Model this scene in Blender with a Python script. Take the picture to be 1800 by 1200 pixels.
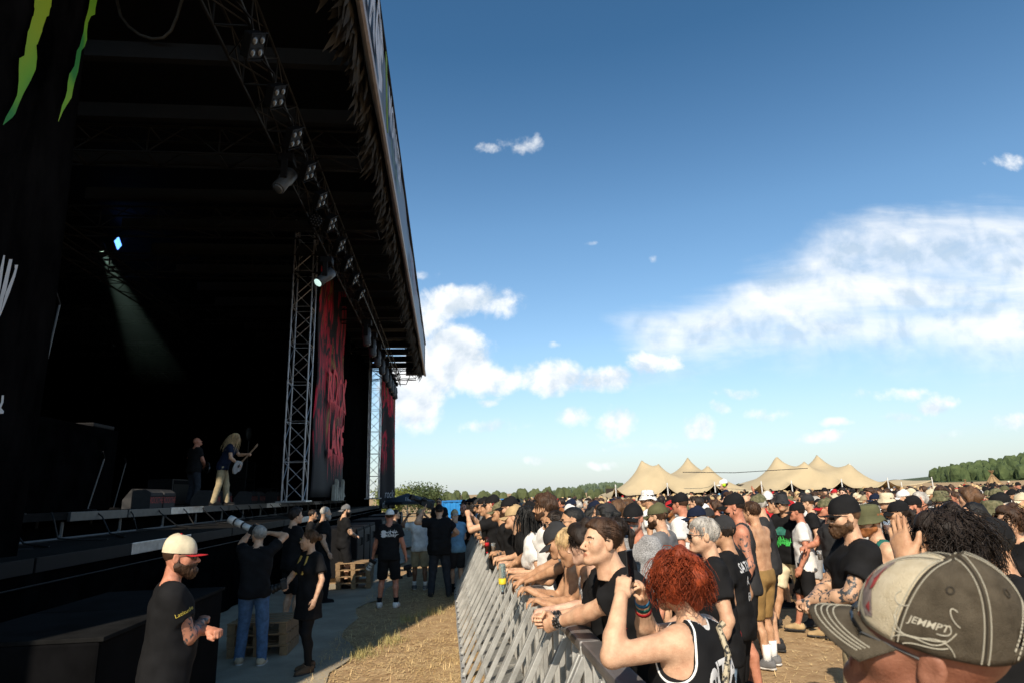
import bpy, bmesh, math, random
import numpy as np
from mathutils import Vector, Matrix
from mathutils.bvhtree import BVHTree
random.seed(7); RNG = np.random.default_rng(11)
PI = math.pi; RAD = math.radians
for o in list(bpy.data.objects): bpy.data.objects.remove(o, do_unlink=True)
SC = bpy.context.scene
COL = SC.collection

# ------------------------------------------------------------------ camera
CAM_H = 2.03; F_PX = 1100.0; ROLL = RAD(1.8); PITCH = math.atan(266*math.cos(ROLL)/F_PX)
_c, _s, _cp, _sp = math.cos(ROLL), math.sin(ROLL), math.cos(PITCH), math.sin(PITCH)
cd = bpy.data.cameras.new('camera'); cd.sensor_width = 36; cd.lens = 36*F_PX/1800
cd.clip_start = 0.05; cd.clip_end = 9000
cd.dof.use_dof = True; cd.dof.focus_distance = 4.6; cd.dof.aperture_fstop = 5.6
cam = bpy.data.objects.new('camera', cd); COL.objects.link(cam); SC.camera = cam
cam.matrix_world = Matrix(((_c, _s, 0, 0), (_sp*_s, -_sp*_c, -_cp, 0), (-_cp*_s, _cp*_c, -_sp, CAM_H), (0, 0, 0, 1)))

def ray(px, py):                      # world direction seen at a pixel of the 1800x1200 photograph
    u = (px-900)/F_PX; v = (600-py)/F_PX
    U = _c*u+_s*v; V = -_s*u+_c*v
    return np.array([U, _cp-_sp*V, _sp+_cp*V])
def at(px, py, Y):
    r = ray(px, py); return r*(Y/r[1])+np.array([0, 0, CAM_H])
def on_z(px, py, z=0.0):
    r = ray(px, py); return r*((z-CAM_H)/r[2])+np.array([0, 0, CAM_H])

# ------------------------------------------------------------------ light
SUN_AZ = np.array([.25, .968]); SUN_EL = RAD(38)
tr = Vector((SUN_AZ[0]*math.cos(SUN_EL), SUN_AZ[1]*math.cos(SUN_EL), -math.sin(SUN_EL)))
sd = bpy.data.lights.new('sun', 'SUN'); sd.energy = 4.2; sd.angle = RAD(.5); sd.color = (1, .87, .70)
sun = bpy.data.objects.new('sun', sd); COL.objects.link(sun)
sun.rotation_euler = tr.to_track_quat('-Z', 'Y').to_euler(); sun.location = (-20, -60, 60)

class NT:                              # tiny node-graph helper
    def __init__(s, tree): s.t = tree
    def n(s, typ, **kw):
        x = s.t.nodes.new(typ)
        for k, v in kw.items(): setattr(x, k, v)
        return x
    def put(s, sock, val):
        if val is None: return
        if hasattr(val, 'is_linked') or isinstance(val, bpy.types.NodeSocket): s.t.links.new(val, sock)
        else: sock.default_value = val
    def m(s, op, a, b=None, c=None, clamp=False):
        x = s.n('ShaderNodeMath', operation=op, use_clamp=clamp)
        for i, v in enumerate((a, b, c)): s.put(x.inputs[i], v)
        return x.outputs[0]
    def vm(s, op, a, b=None, scale=None):
        x = s.n('ShaderNodeVectorMath', operation=op)
        s.put(x.inputs[0], a); s.put(x.inputs[1], b)
        if scale is not None: s.put(x.inputs['Scale'], scale)
        return x.outputs[0]
    def mix(s, f, a, b, blend='MIX'):
        x = s.n('ShaderNodeMix', data_type='RGBA', blend_type=blend)
        s.put(x.inputs['Factor'], f)
        for k, v in (('A', a), ('B', b)):
            sk = [i for i in x.inputs if i.name == k and i.type == 'RGBA'][0]
            if isinstance(v, tuple) and len(v) == 3: v = (*v, 1)
            s.put(sk, v)
        return [o for o in x.outputs if o.type == 'RGBA'][0]
    def ramp(s, f, stops, interp='LINEAR'):
        x = s.n('ShaderNodeValToRGB'); cr = x.color_ramp; cr.interpolation = interp
        while len(cr.elements) < len(stops): cr.elements.new(.5)
        for e, (p, c) in zip(cr.elements, stops):
            e.position = p; e.color = (*c, 1) if not isinstance(c, (int, float)) else (c, c, c, 1)
        s.put(x.inputs[0], f); return x.outputs[0]
    def noise(s, vec, scale, detail=4, rough=.55, dist=0, lac=2):
        x = s.n('ShaderNodeTexNoise'); s.put(x.inputs['Vector'], vec)
        x.inputs['Scale'].default_value = scale; x.inputs['Detail'].default_value = detail
        x.inputs['Roughness'].default_value = rough; x.inputs['Distortion'].default_value = dist
        x.inputs['Lacunarity'].default_value = lac
        return x.outputs[0]
    def sep(s, v):
        x = s.n('ShaderNodeSeparateXYZ'); s.put(x.inputs[0], v); return x.outputs
    def comb(s, x_, y_, z_=0.0):
        x = s.n('ShaderNodeCombineXYZ')
        for i, v in enumerate((x_, y_, z_)): s.put(x.inputs[i], v)
        return x.outputs[0]

# ------------------------------------------------------------------ sky with clouds
W = bpy.data.worlds.new('World'); SC.world = W; W.use_nodes = True
wt = W.node_tree; wt.nodes.clear(); G = NT(wt)
sky = G.n('ShaderNodeTexSky', sky_type='NISHITA'); sky.sun_disc = False
sky.sun_elevation = SUN_EL; sky.sun_rotation = math.atan2(-SUN_AZ[0], -SUN_AZ[1])
sky.air_density = 1.0; sky.dust_density = .9; sky.ozone_density = 2.2; sky.altitude = 200
def build_clouds():
    d = G.n('ShaderNodeTexCoord').outputs['Generated']
    x, y, z = G.sep(d)
    p = G.vm('SCALE', d, scale=G.m('DIVIDE', 1.0, G.m('MAXIMUM', y, .05)))
    p = G.vm('MULTIPLY', p, (1, 0, 1))
    w1 = G.n('ShaderNodeTexNoise'); G.put(w1.inputs['Vector'], p); w1.inputs['Scale'].default_value = 9; w1.inputs['Detail'].default_value = 4; w1.inputs['Roughness'].default_value = .6
    wx = G.n('ShaderNodeVectorMath', operation='MULTIPLY_ADD'); G.put(wx.inputs[0], w1.outputs['Color']); wx.inputs[1].default_value = (.05, 0, .04); G.put(wx.inputs[2], p)
    pw = G.vm('SUBTRACT', wx.outputs[0], (.025, 0, .02)); uw, _, vw = G.sep(pw)
    fb = G.noise(p, 13, 7, .62, .25)
    fb2 = G.noise(p, 48, 4, .6)
    def uv(px, py):
        r = ray(px, py); return r[0]/r[1], r[2]/r[1]
    puffs = [(915,258,44,24,.55),(858,264,22,11,.45),(942,248,12,17,.5),(815,532,120,36,1.0),(742,570,60,60,.9),(748,482,32,10,.4),
             (790,632,92,66,1.5),(725,690,72,80,1.5),(865,662,75,34,.9),(965,665,75,36,1.0),(1060,668,70,30,.9),(870,748,70,16,.5),
             (1010,728,40,26,.8),(1085,742,52,34,.9),(1232,752,34,28,.85),(1262,716,26,13,.6),(1355,724,46,15,.55),(1435,768,62,13,.7),(1470,742,34,11,.5),
             (1650,708,50,20,.7),(1575,730,40,13,.55),(1775,740,46,20,.6),(945,805,32,9,.45),(1148,453,13,9,.45),(1775,288,50,15,.5),(1042,429,14,5,.42),(978,607,14,8,.5),(1150,640,60,34,.8),(1300,690,70,12,.4),(1130,780,80,9,.32),(1560,690,90,14,.4),(1690,760,60,9,.36),(860,702,26,10,.45),(1060,815,40,8,.4)]
    dens = None
    for (px, py, rx, ry, st) in puffs:
        cu, cv = uv(px, py); ru = abs(uv(px+rx, py)[0]-cu)+1e-4; rv = abs(uv(px, py-ry)[1]-cv)+1e-4
        q = G.n('ShaderNodeVectorMath', operation='MULTIPLY_ADD'); G.put(q.inputs[0], pw); q.inputs[1].default_value = (1/ru, 0, 1/rv); q.inputs[2].default_value = (-cu/ru, 0, -cv/rv)
        dt = G.n('ShaderNodeVectorMath', operation='DOT_PRODUCT'); G.put(dt.inputs[0], q.outputs[0]); G.put(dt.inputs[1], q.outputs[0])
        mm = G.m('MULTIPLY_ADD', dt.outputs['Value'], -st, st)
        dens = mm if dens is None else G.m('MAXIMUM', dens, mm)
    cum = G.n('ShaderNodeMapRange', interpolation_type='SMOOTHSTEP')
    G.put(cum.inputs[0], G.m('ADD', dens, G.m('ADD', G.m('MULTIPLY_ADD', fb, 1.9, -.95), G.m('MULTIPLY_ADD', fb2, .9, -.45)))); cum.inputs[1].default_value = .08; cum.inputs[2].default_value = 1.0
    # the broad bank drawn out toward upper right
    a0 = uv(1095, 575); a1 = uv(1540, 352); sl = (a1[1]-a0[1])/(a1[0]-a0[0]); ang = math.atan(sl*.55)
    mp = G.n('ShaderNodeMapping'); G.put(mp.inputs[0], p); mp.inputs['Rotation'].default_value = (0, ang, 0); mp.inputs['Scale'].default_value = (.42, 0, 1.55)
    bn = G.noise(mp.outputs[0], 7.0, 6, .6, .5)
    bn2 = G.noise(mp.outputs[0], 2.2, 1, .5, .3)
    top = G.m('SUBTRACT', G.m('MULTIPLY_ADD', uw, sl, a0[1]+.02-a0[0]*sl), vw)     # >0 below the upper edge
    top = G.m('MINIMUM', top, G.m('SUBTRACT', uv(1700, 325)[1], vw))
    b0 = uv(1120, 700); b1 = uv(1800, 690); sb = (b1[1]-b0[1])/(b1[0]-b0[0])
    bot = G.m('SUBTRACT', vw, G.m('MULTIPLY_ADD', uw, sb, b0[1]-.01-b0[0]*sb))
    lf = G.m('SUBTRACT', uw, uv(1085, 600)[0])
    reg = G.m('MINIMUM', G.m('MINIMUM', G.m('MULTIPLY', top, 11), G.m('MULTIPLY', bot, 9)), G.m('MULTIPLY', lf, 14))
    reg = G.m('MINIMUM', reg, .95)
    bd = G.m('ADD', reg, G.m('ADD', G.m('MULTIPLY_ADD', bn, 2.0, -1.0), G.m('MULTIPLY_ADD', bn2, 1.5, -.75)))
    bank = G.n('ShaderNodeMapRange', interpolation_type='SMOOTHSTEP')
    G.put(bank.inputs[0], bd); bank.inputs[1].default_value = .0; bank.inputs[2].default_value = 1.4
    bank.inputs[4].default_value = .95
    # the same kind of fair-weather cloud all round, outside the picture
    gn = G.noise(G.vm('MULTIPLY', d, (1, 1, 2.6)), 5.0, 4, .6)
    gm = G.n('ShaderNodeMapRange', interpolation_type='SMOOTHSTEP'); G.put(gm.inputs[0], gn); gm.inputs[1].default_value = .52; gm.inputs[2].default_value = .68
    outside = G.m('MULTIPLY', G.m('SUBTRACT', .55, y, clamp=True), 4, clamp=True)
    gen = G.m('MULTIPLY', G.m('MULTIPLY', gm.outputs[0], outside), G.m('MULTIPLY', G.m('SUBTRACT', .75, z, clamp=True), 2, clamp=True))
    front = G.m('GREATER_THAN', y, .06)
    c = G.m('MULTIPLY', G.m('MAXIMUM', cum.outputs[0], bank.outputs[0]), front)
    c = G.m('MAXIMUM', c, gen)
    haze = G.m('MULTIPLY', G.m('POWER', G.m('SUBTRACT', 1.0, G.m('ABSOLUTE', z), clamp=True), 9), .66)
    shade = G.noise(G.vm('ADD', p, (-.010, 0, .028)), 13, 2, .62, .25)
    lit = G.m('ADD', G.m('MULTIPLY', G.m('SUBTRACT', fb, shade), 2.4), G.m('MULTIPLY_ADD', fb2, .35, .22))
    ccol = G.ramp(G.m('ADD', lit, .10), [(.10, (.50, .57, .64)), (.40, (.66, .70, .745)), (.72, (.80, .805, .80))])
    return c, haze, ccol
cl, hz_, ccol = build_clouds()
skyc = G.vm('SCALE', sky.outputs[0], scale=.105)
zs = G.sep(G.n('ShaderNodeTexCoord').outputs['Generated'])[2]
skyc = G.vm('MULTIPLY', skyc, G.ramp(zs, [(0, (.90, .95, .97)), (.22, (.97, 1.12, 1.12)), (.40, (.82, 1.06, 1.10)), (.62, (.44, .76, .87)), (1, (.38, .70, .83))]))
base = G.mix(hz_, skyc, (.52, .565, .60))
fin = G.mix(cl, base, ccol)
bg = G.n('ShaderNodeBackground'); wt.links.new(fin, bg.inputs[0]); bg.inputs[1].default_value = 1.0
wo = G.n('ShaderNodeOutputWorld'); wt.links.new(bg.outputs[0], wo.inputs[0])
W.cycles.sampling_method = 'MANUAL'; W.cycles.sample_map_resolution = 512

SC.view_settings.view_transform = 'Standard'; SC.view_settings.look = 'None'
SC.view_settings.exposure = 0.5; SC.view_settings.gamma = 1.0; SC.view_settings.use_curve_mapping = False
SC.cycles.max_bounces = 6; SC.cycles.transparent_max_bounces = 8
# ================================================================== helpers: materials, meshes
MATS = {}
def mat(name, col, rough=.7, var=.25, scale=9., bump=.0, bscale=60., metal=0., spec=.4, col2=None, sheen=0, emit=None, estr=0, alpha=None, trans=0, stretch=None, coat=0, spots=None):
    if name in MATS: return MATS[name]
    m = bpy.data.materials.new(name); m.use_nodes = True; t = m.node_tree; g = NT(t)
    b = t.nodes['Principled BSDF']
    tc = g.n('ShaderNodeTexCoord').outputs['Object']
    if stretch: tc = g.vm('MULTIPLY', tc, stretch)
    if var or col2:
        nz = g.noise(tc, scale, 5, .6)
        c1 = tuple(max(0, c*(1-var)) for c in col); c2 = tuple(min(1, c*(1+var)) for c in col)
        if col2: c1, c2 = col, col2
        cc = g.ramp(nz, [(.32, c1), (.68, c2)])
        if spots:
            sn = g.noise(tc, spots[1], 4, .6); cc = g.mix(g.ramp(sn, [(spots[2], 0.), (spots[2]+.06, 1.)]), cc, spots[0])
        t.links.new(cc, b.inputs['Base Color'])
        r = g.m('ADD', g.m('MULTIPLY', nz, .2), rough-.1, clamp=True); t.links.new(r, b.inputs['Roughness'])
    else:
        b.inputs['Base Color'].default_value = (*col, 1); b.inputs['Roughness'].default_value = rough
    b.inputs['Metallic'].default_value = metal; b.inputs['Specular IOR Level'].default_value = spec
    if sheen: b.inputs['Sheen Weight'].default_value = sheen
    if coat: b.inputs['Coat Weight'].default_value = coat
    if emit: b.inputs['Emission Color'].default_value = (*emit, 1); b.inputs['Emission Strength'].default_value = estr
    if alpha is not None: b.inputs['Alpha'].default_value = alpha
    if trans: b.inputs['Transmission Weight'].default_value = trans
    if bump:
        bn = g.noise(tc, bscale, 4, .6)
        bp = g.n('ShaderNodeBump'); bp.inputs['Strength'].default_value = bump; bp.inputs['Distance'].default_value = .01
        t.links.new(bn, bp.inputs['Height']); t.links.new(bp.outputs[0], b.inputs['Normal'])
    MATS[name] = m; return m

def tag(o, label=None, cat=None, group=None, kind=None):
    if label: o['label'] = label
    if cat: o['category'] = cat
    if group: o['group'] = group
    if kind: o['kind'] = kind
    return o
def empty(name, loc=(0, 0, 0), rz=0., label=None, cat=None, group=None, mtx=None):
    o = bpy.data.objects.new(name, None); COL.objects.link(o)
    o.empty_display_size = .1
    if mtx is not None: o.matrix_world = mtx
    else: o.location = loc; o.rotation_euler = (0, 0, rz)
    return tag(o, label, cat, group)
def npmesh(name, V, Fq, smooth=True, mi=None):
    """V (n,3); Fq: array (m,k) of equal-sized faces, or a list of faces"""
    me = bpy.data.meshes.new(name)
    V = np.asarray(V, dtype=np.float32)
    if isinstance(Fq, np.ndarray) and Fq.ndim == 2:
        m, k = Fq.shape
        me.vertices.add(len(V)); me.vertices.foreach_set('co', V.ravel())
        me.loops.add(m*k); me.loops.foreach_set('vertex_index', Fq.ravel().astype(np.int32))
        me.polygons.add(m); me.polygons.foreach_set('loop_start', np.arange(0, m*k, k, dtype=np.int32))
        me.polygons.foreach_set('loop_total', np.full(m, k, dtype=np.int32))
        me.update(calc_edges=True)
    else:
        me.from_pydata(V.tolist(), [], [list(f) for f in Fq]); me.update()
    n = len(me.polygons)
    me.polygons.foreach_set('use_smooth', np.full(n, bool(smooth)))
    if mi is not None: me.polygons.foreach_set('material_index', np.asarray(mi, dtype=np.int32))
    me.validate(); me.update()
    return me
def link(name, me, mats=None, parent=None, **kw):
    o = bpy.data.objects.new(name, me); COL.objects.link(o)
    if mats is not None:
        for m in (mats if isinstance(mats, (list, tuple)) else [mats]): me.materials.append(m)
    if parent: o.parent = parent
    return tag(o, **kw)

class MB:                              # collects boxes, bars, tubes and sheets, then links them as one mesh
    def __init__(s): s.v = []; s.f = []; s.mi = []; s.cur = 0
    def add(s, vs, fs):
        b = len(s.v); s.v += [tuple(map(float, p)) for p in vs]; s.f += [[b+i for i in f] for f in fs]; s.mi += [s.cur]*len(fs)
        return s
    def box(s, c, d, rz=0., M=None):
        x, y, z = d[0]/2, d[1]/2, d[2]/2
        P = [Vector((i*x, j*y, k*z)) for k in (-1, 1) for j in (-1, 1) for i in (-1, 1)]
        R = M if M is not None else Matrix.Rotation(rz, 3, 'Z')
        P = [R @ p + Vector(c) for p in P]
        return s.add(P, [(0, 2, 3, 1), (4, 5, 7, 6), (0, 1, 5, 4), (2, 6, 7, 3), (0, 4, 6, 2), (1, 3, 7, 5)])
    def bbox(s, c, d, bv=.01, rz=0., M=None):        # box with chamfered edges
        x, y, z = d[0]/2, d[1]/2, d[2]/2; bv = min(bv, x*.9, y*.9, z*.9)
        bm = bmesh.new(); bmesh.ops.create_cube(bm, size=1)
        for q in bm.verts: q.co = Vector((q.co.x*2*x, q.co.y*2*y, q.co.z*2*z))
        bmesh.ops.bevel(bm, geom=bm.edges[:], offset=bv, segments=2, affect='EDGES', profile=.6)
        R = M if M is not None else Matrix.Rotation(rz, 3, 'Z')
        bm.verts.index_update()
        s.add([R @ q.co + Vector(c) for q in bm.verts], [[q.index for q in f.verts] for f in bm.faces]); bm.free(); return s
    def bar(s, a, b, r, n=6, r2=None, caps=True):
        a = Vector(a); b = Vector(b); d = (b-a)
        if d.length < 1e-6: return s
        d.normalize(); r2 = r if r2 is None else r2
        t = Vector((0, 0, 1)) if abs(d.z) < .9 else Vector((1, 0, 0))
        e1 = d.cross(t).normalized(); e2 = d.cross(e1)
        V = [];
        for (p, rr) in ((a, r), (b, r2)):
            for i in range(n):
                A = 2*PI*i/n; V.append(p+e1*(math.cos(A)*rr)+e2*(math.sin(A)*rr))
        Fs = [(i, (i+1) % n, n+(i+1) % n, n+i) for i in range(n)]
        if caps: Fs += [tuple(range(n-1, -1, -1)), tuple(range(n, 2*n))]
        return s.add(V, Fs)
    def tube(s, pts, r, n=6, closed=False):
        pts = [Vector(p) for p in pts]; m = len(pts); V = []
        rs = r if isinstance(r, (list, tuple, np.ndarray)) else [r]*m
        up = Vector((0, 0, 1)); pe = None
        for i, p in enumerate(pts):
            a = pts[(i-1) % m] if (i or closed) else p; b = pts[(i+1) % m] if (i < m-1 or closed) else p
            d = (b-a); d = d.normalized() if d.length > 1e-9 else Vector((0, 0, 1))
            if pe is None:
                t = up if abs(d.z) < .9 else Vector((1, 0, 0)); e1 = d.cross(t).normalized()
            else:
                e1 = (pe-d*pe.dot(d)); e1 = e1.normalized() if e1.length > 1e-6 else d.orthogonal().normalized()
            pe = e1; e2 = d.cross(e1)
            for k in range(n):
                A = 2*PI*k/n; V.append(p+e1*(math.cos(A)*rs[i])+e2*(math.sin(A)*rs[i]))
        Fs = []
        for i in range(m if closed else m-1):
            j = (i+1) % m
            Fs += [(i*n+k, i*n+(k+1) % n, j*n+(k+1) % n, j*n+k) for k in range(n)]
        if not closed: Fs += [tuple(range(n-1, -1, -1)), tuple(range((m-1)*n, m*n))]
        return s.add(V, Fs)
    def lathe(s, prof, n=16, c=(0, 0, 0), M=None):
        V = []; m = len(prof)
        for (r, z) in prof:
            for k in range(n):
                A = 2*PI*k/n; p = Vector((r*math.cos(A), r*math.sin(A), z))
                V.append((M @ p if M is not None else p)+Vector(c))
        Fs = [(i*n+k, i*n+(k+1) % n, (i+1)*n+(k+1) % n, (i+1)*n+k) for i in range(m-1) for k in range(n)]
        Fs += [tuple(range(n-1, -1, -1)), tuple(range((m-1)*n, m*n))]
        return s.add(V, Fs)
    def sheet(s, fn, nu, nv, th=0.):      # parametric sheet fn(u,v)->xyz, doubled with thickness th along its normal
        P = np.array([[fn(i/nu, j/nv) for j in range(nv+1)] for i in range(nu+1)], dtype=float)
        idx = lambda i, j: i*(nv+1)+j
        V = P.reshape(-1, 3); Fs = [(idx(i, j), idx(i+1, j), idx(i+1, j+1), idx(i, j+1)) for i in range(nu) for j in range(nv)]
        if not th: return s.add(V, Fs)
        du = np.gradient(P, axis=0); dv = np.gradient(P, axis=1); N = np.cross(du, dv); N /= (np.linalg.norm(N, axis=2, keepdims=True)+1e-9)
        V2 = (P-N*th).reshape(-1, 3); k = len(V)
        Fs2 = [tuple(k+q for q in reversed(f)) for f in Fs]
        rim = [idx(i, 0) for i in range(nu+1)]+[idx(nu, j) for j in range(1, nv+1)]+[idx(i, nv) for i in range(nu-1, -1, -1)]+[idx(0, j) for j in range(nv-1, 0, -1)]
        Fr = [(rim[(i+1) % len(rim)], rim[i], k+rim[i], k+rim[(i+1) % len(rim)]) for i in range(len(rim))]
        return s.add(np.vstack([V, V2]), Fs+Fs2+Fr)
    def mesh(s, name='m', smooth=False): return npmesh(name, s.v, s.f, smooth, s.mi)
    def build(s, name, m, parent=None, smooth=False, mtx=None, **kw):
        o = link(name, s.mesh(name, smooth), m, parent, **kw)
        if mtx is not None: o.matrix_world = mtx
        return o
def copy_tree(o, parent=None):
    c = o.copy(); COL.objects.link(c)
    if parent: c.parent = parent
    for ch in o.children: copy_tree(ch, c)
    return c
def vnoise(P, seed, freq, n=7):        # smooth pseudo noise from a handful of sine waves
    r = np.random.default_rng(seed); out = np.zeros(len(P))
    for i in range(n):
        k = r.normal(size=3); k *= freq*r.uniform(.6, 1.6)/np.linalg.norm(k)
        out += np.sin(P@k+r.uniform(0, 6.28))
    return out/math.sqrt(n)
TEXTC = {}
def text_mesh(s, size=1., shear=0., bold=0., res=3):
    """triangulated outline of a string: verts (x right, y up), centred"""
    key = (s, shear, bold)
    if key not in TEXTC:
        cu = bpy.data.curves.new('t', 'FONT'); cu.body = s; cu.shear = shear; cu.offset = bold; cu.align_x = 'CENTER'; cu.align_y = 'CENTER'; cu.resolution_u = res
        o = bpy.data.objects.new('t', cu); COL.objects.link(o); dg = bpy.context.evaluated_depsgraph_get(); dg.update()
        me = o.evaluated_get(dg).to_mesh()
        V = np.zeros(len(me.vertices)*3); me.vertices.foreach_get('co', V); Fs = [tuple(p.vertices) for p in me.polygons]
        TEXTC[key] = (V.reshape(-1, 3).copy(), Fs); o.evaluated_get(dg).to_mesh_clear(); bpy.data.objects.remove(o); bpy.data.curves.remove(cu)
    V, Fs = TEXTC[key]; return V*size, Fs
def flat_text(name, s, m, parent, origin, right, up, size, shear=0, bold=0., jag=0., stretch=(1, 1), mtx=None, seed=1, **kw):
    V, Fs = text_mesh(s, 1., shear, bold); V = V.copy()
    if jag: V[:, 0] += jag*vnoise(V, seed, 9); V[:, 1] += jag*1.6*vnoise(V, seed+3, 8)
    o = Vector(origin); r = Vector(right).normalized(); u = Vector(up).normalized()
    P = [o+r*(x*size*stretch[0])+u*(y*size*stretch[1]) for x, y, _ in V]
    ob = link(name, npmesh(name, [tuple(p) for p in P], Fs, False), m, parent, **kw)
    return ob
def poly_decal(name, polys, m, parent, target, origin, right, up, size, off=.003, maxlen=.02, **kw):
    """2-D polygons laid onto a mesh (array of verts, quads) by projection along -normal"""
    bm = bmesh.new()
    for P in polys:
        vs = [bm.verts.new((x*size, y*size, 0)) for x, y in P]
        try: bm.faces.new(vs)
        except ValueError: pass
    return _decal(name, bm, m, parent, target, origin, right, up, off, maxlen, **kw)
def text_decal(name, s, m, parent, target, origin, right, up, size, off=.003, maxlen=.02, bold=0., shear=0., stretch=(1, 1), arc=0., **kw):
    V, Fs = text_mesh(s, size, shear, bold, 2); bm = bmesh.new()
    vs = [bm.verts.new((x*stretch[0], y*stretch[1]+arc*(x*stretch[0])**2, 0)) for x, y, _ in V]
    for f in Fs:
        try: bm.faces.new([vs[i] for i in f])
        except ValueError: pass
    return _decal(name, bm, m, parent, target, origin, right, up, off, maxlen, **kw)
def _decal(name, bm, m, parent, target, origin, right, up, off, maxlen, **kw):
    for _ in range(4):
        bmesh.ops.triangulate(bm, faces=bm.faces[:])
        L = [e for e in bm.edges if e.calc_length() > maxlen]
        if not L: break
        bmesh.ops.subdivide_edges(bm, edges=L, cuts=1)
    bmesh.ops.triangulate(bm, faces=bm.faces[:])
    o = Vector(origin); r = Vector(right).normalized(); u = Vector(up); u = (u-r*u.dot(r)).normalized(); n = r.cross(u)
    tv, tf = target; bvh = BVHTree.FromPolygons([tuple(p) for p in tv], [tuple(f) for f in tf])
    kill = []
    for q in bm.verts:
        p = o+r*q.co.x+u*q.co.y
        h = bvh.ray_cast(p+n*.35, -n, .8)
        if h[0] is None: kill.append(q)
        else: q.co = h[0]+n*off
    bmesh.ops.delete(bm, geom=kill, context='VERTS')
    me = bpy.data.meshes.new(name); bm.to_mesh(me); bm.free()
    return link(name, me, m, parent, **kw)
# ================================================================== figures: signed-distance modelling
def A3(*p): return np.array(p, dtype=float)
class Grid:
    def __init__(s, lo, hi, h):
        s.lo = np.array(lo, float); s.h = h; s.n = np.maximum(((np.array(hi, float)-s.lo)/h).astype(int)+2, 4)
        s.v = np.full(s.n, 1., np.float32); s.ax = [s.lo[i]+np.arange(s.n[i])*h for i in range(3)]
    def sub(s, lo, hi, pad):
        sl = []
        for i in range(3):
            a = int(np.floor((lo[i]-pad-s.lo[i])/s.h)); b = int(np.ceil((hi[i]+pad-s.lo[i])/s.h))+1
            a = max(a, 0); b = min(b, s.n[i])
            if b <= a: return None
            sl.append(slice(a, b))
        X = s.ax[0][sl[0]][:, None, None]; Y = s.ax[1][sl[1]][None, :, None]; Z = s.ax[2][sl[2]][None, None, :]
        return tuple(sl), X, Y, Z
    def add(s, pr, k=.03):
        fn, lo, hi = pr; q = s.sub(lo, hi, k+3*s.h)
        if q is None: return
        sl, X, Y, Z = q; d = fn(X, Y, Z); a = s.v[sl]
        if k > 0: hh = np.maximum(k-np.abs(a-d), 0)/k; s.v[sl] = np.minimum(a, d)-hh*hh*k*.25
        else: s.v[sl] = np.minimum(a, d)
    def cut(s, pr, k=.01):
        fn, lo, hi = pr; q = s.sub(lo, hi, k+3*s.h)
        if q is None: return
        sl, X, Y, Z = q; d = -fn(X, Y, Z); a = s.v[sl]
        hh = np.maximum(k-np.abs(a-d), 0)/k; s.v[sl] = np.maximum(a, d)+hh*hh*k*.25
    def clip(s, fn):
        s.v = np.maximum(s.v, fn(s.ax[0][:, None, None], s.ax[1][None, :, None], s.ax[2][None, None, :])).astype(np.float32)
    def mesh(s):
        V = s.v.copy(); V[[0, -1]] = 1; V[:, [0, -1]] = 1; V[:, :, [0, -1]] = 1
        S = V < 0; n = V.shape; cnt = np.zeros((n[0]-1, n[1]-1, n[2]-1), np.uint8)
        for a in (0, 1):
            for b in (0, 1):
                for c in (0, 1): cnt += S[a:n[0]-1+a, b:n[1]-1+b, c:n[2]-1+c]
        act = (cnt > 0) & (cnt < 8); I, J, K = np.nonzero(act)
        idx = np.full(act.shape, -1, np.int32); idx[I, J, K] = np.arange(len(I))
        acc = np.zeros((len(I), 3)); num = np.zeros(len(I))
        for ax in range(3):
            o = [(0, 0), (0, 1), (1, 0), (1, 1)]
            for (p, q) in o:
                d1 = [0, 0, 0]; r = [i for i in range(3) if i != ax]; d1[r[0]] = p; d1[r[1]] = q
                d2 = list(d1); d2[ax] = 1
                v1 = V[I+d1[0], J+d1[1], K+d1[2]]; v2 = V[I+d2[0], J+d2[1], K+d2[2]]
                m = (v1 < 0) != (v2 < 0); t = np.where(m, v1/np.where(m, v1-v2, 1), 0)
                for i in range(3): acc[:, i] += m*(d1[i]+(t if i == ax else 0))
                num += m
        P = (np.stack([I, J, K], 1)+acc/num[:, None])*s.h+s.lo
        quads = []
        for ax in range(3):
            b, c = (ax+1) % 3, (ax+2) % 3
            sl1 = [slice(1, -1)]*3; sl1[ax] = slice(0, -1); sl2 = [slice(1, -1)]*3; sl2[ax] = slice(1, None)
            s1 = S[tuple(sl1)]; s2 = S[tuple(sl2)]
            for flip, mk in ((0, s1 & ~s2), (1, ~s1 & s2)):
                E_ = np.stack(np.nonzero(mk), 1)
                if not len(E_): continue
                base = E_+1; base[:, ax] -= 1
                def cell(db, dc):
                    q = base.copy(); q[:, b] += db; q[:, c] += dc; return idx[q[:, 0], q[:, 1], q[:, 2]]
                Q = np.stack([cell(-1, -1), cell(0, -1), cell(0, 0), cell(-1, 0)], 1)
                quads.append(Q[:, ::-1] if flip else Q)
        Q = np.concatenate(quads) if quads else np.zeros((0, 4), np.int32)
        return P, Q[(Q >= 0).all(1)]
def rc(a, b, ra, rb=None):              # tapered capsule
    a = np.array(a, float); b = np.array(b, float); rb = ra if rb is None else rb; ba = b-a; l2 = max(ba@ba, 1e-9); R = max(ra, rb)
    def fn(X, Y, Z):
        x, y, z = X-a[0], Y-a[1], Z-a[2]; t = np.clip((x*ba[0]+y*ba[1]+z*ba[2])/l2, 0, 1)
        return np.sqrt((x-ba[0]*t)**2+(y-ba[1]*t)**2+(z-ba[2]*t)**2)-(ra+(rb-ra)*t)
    return fn, np.minimum(a, b)-R, np.maximum(a, b)+R
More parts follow.
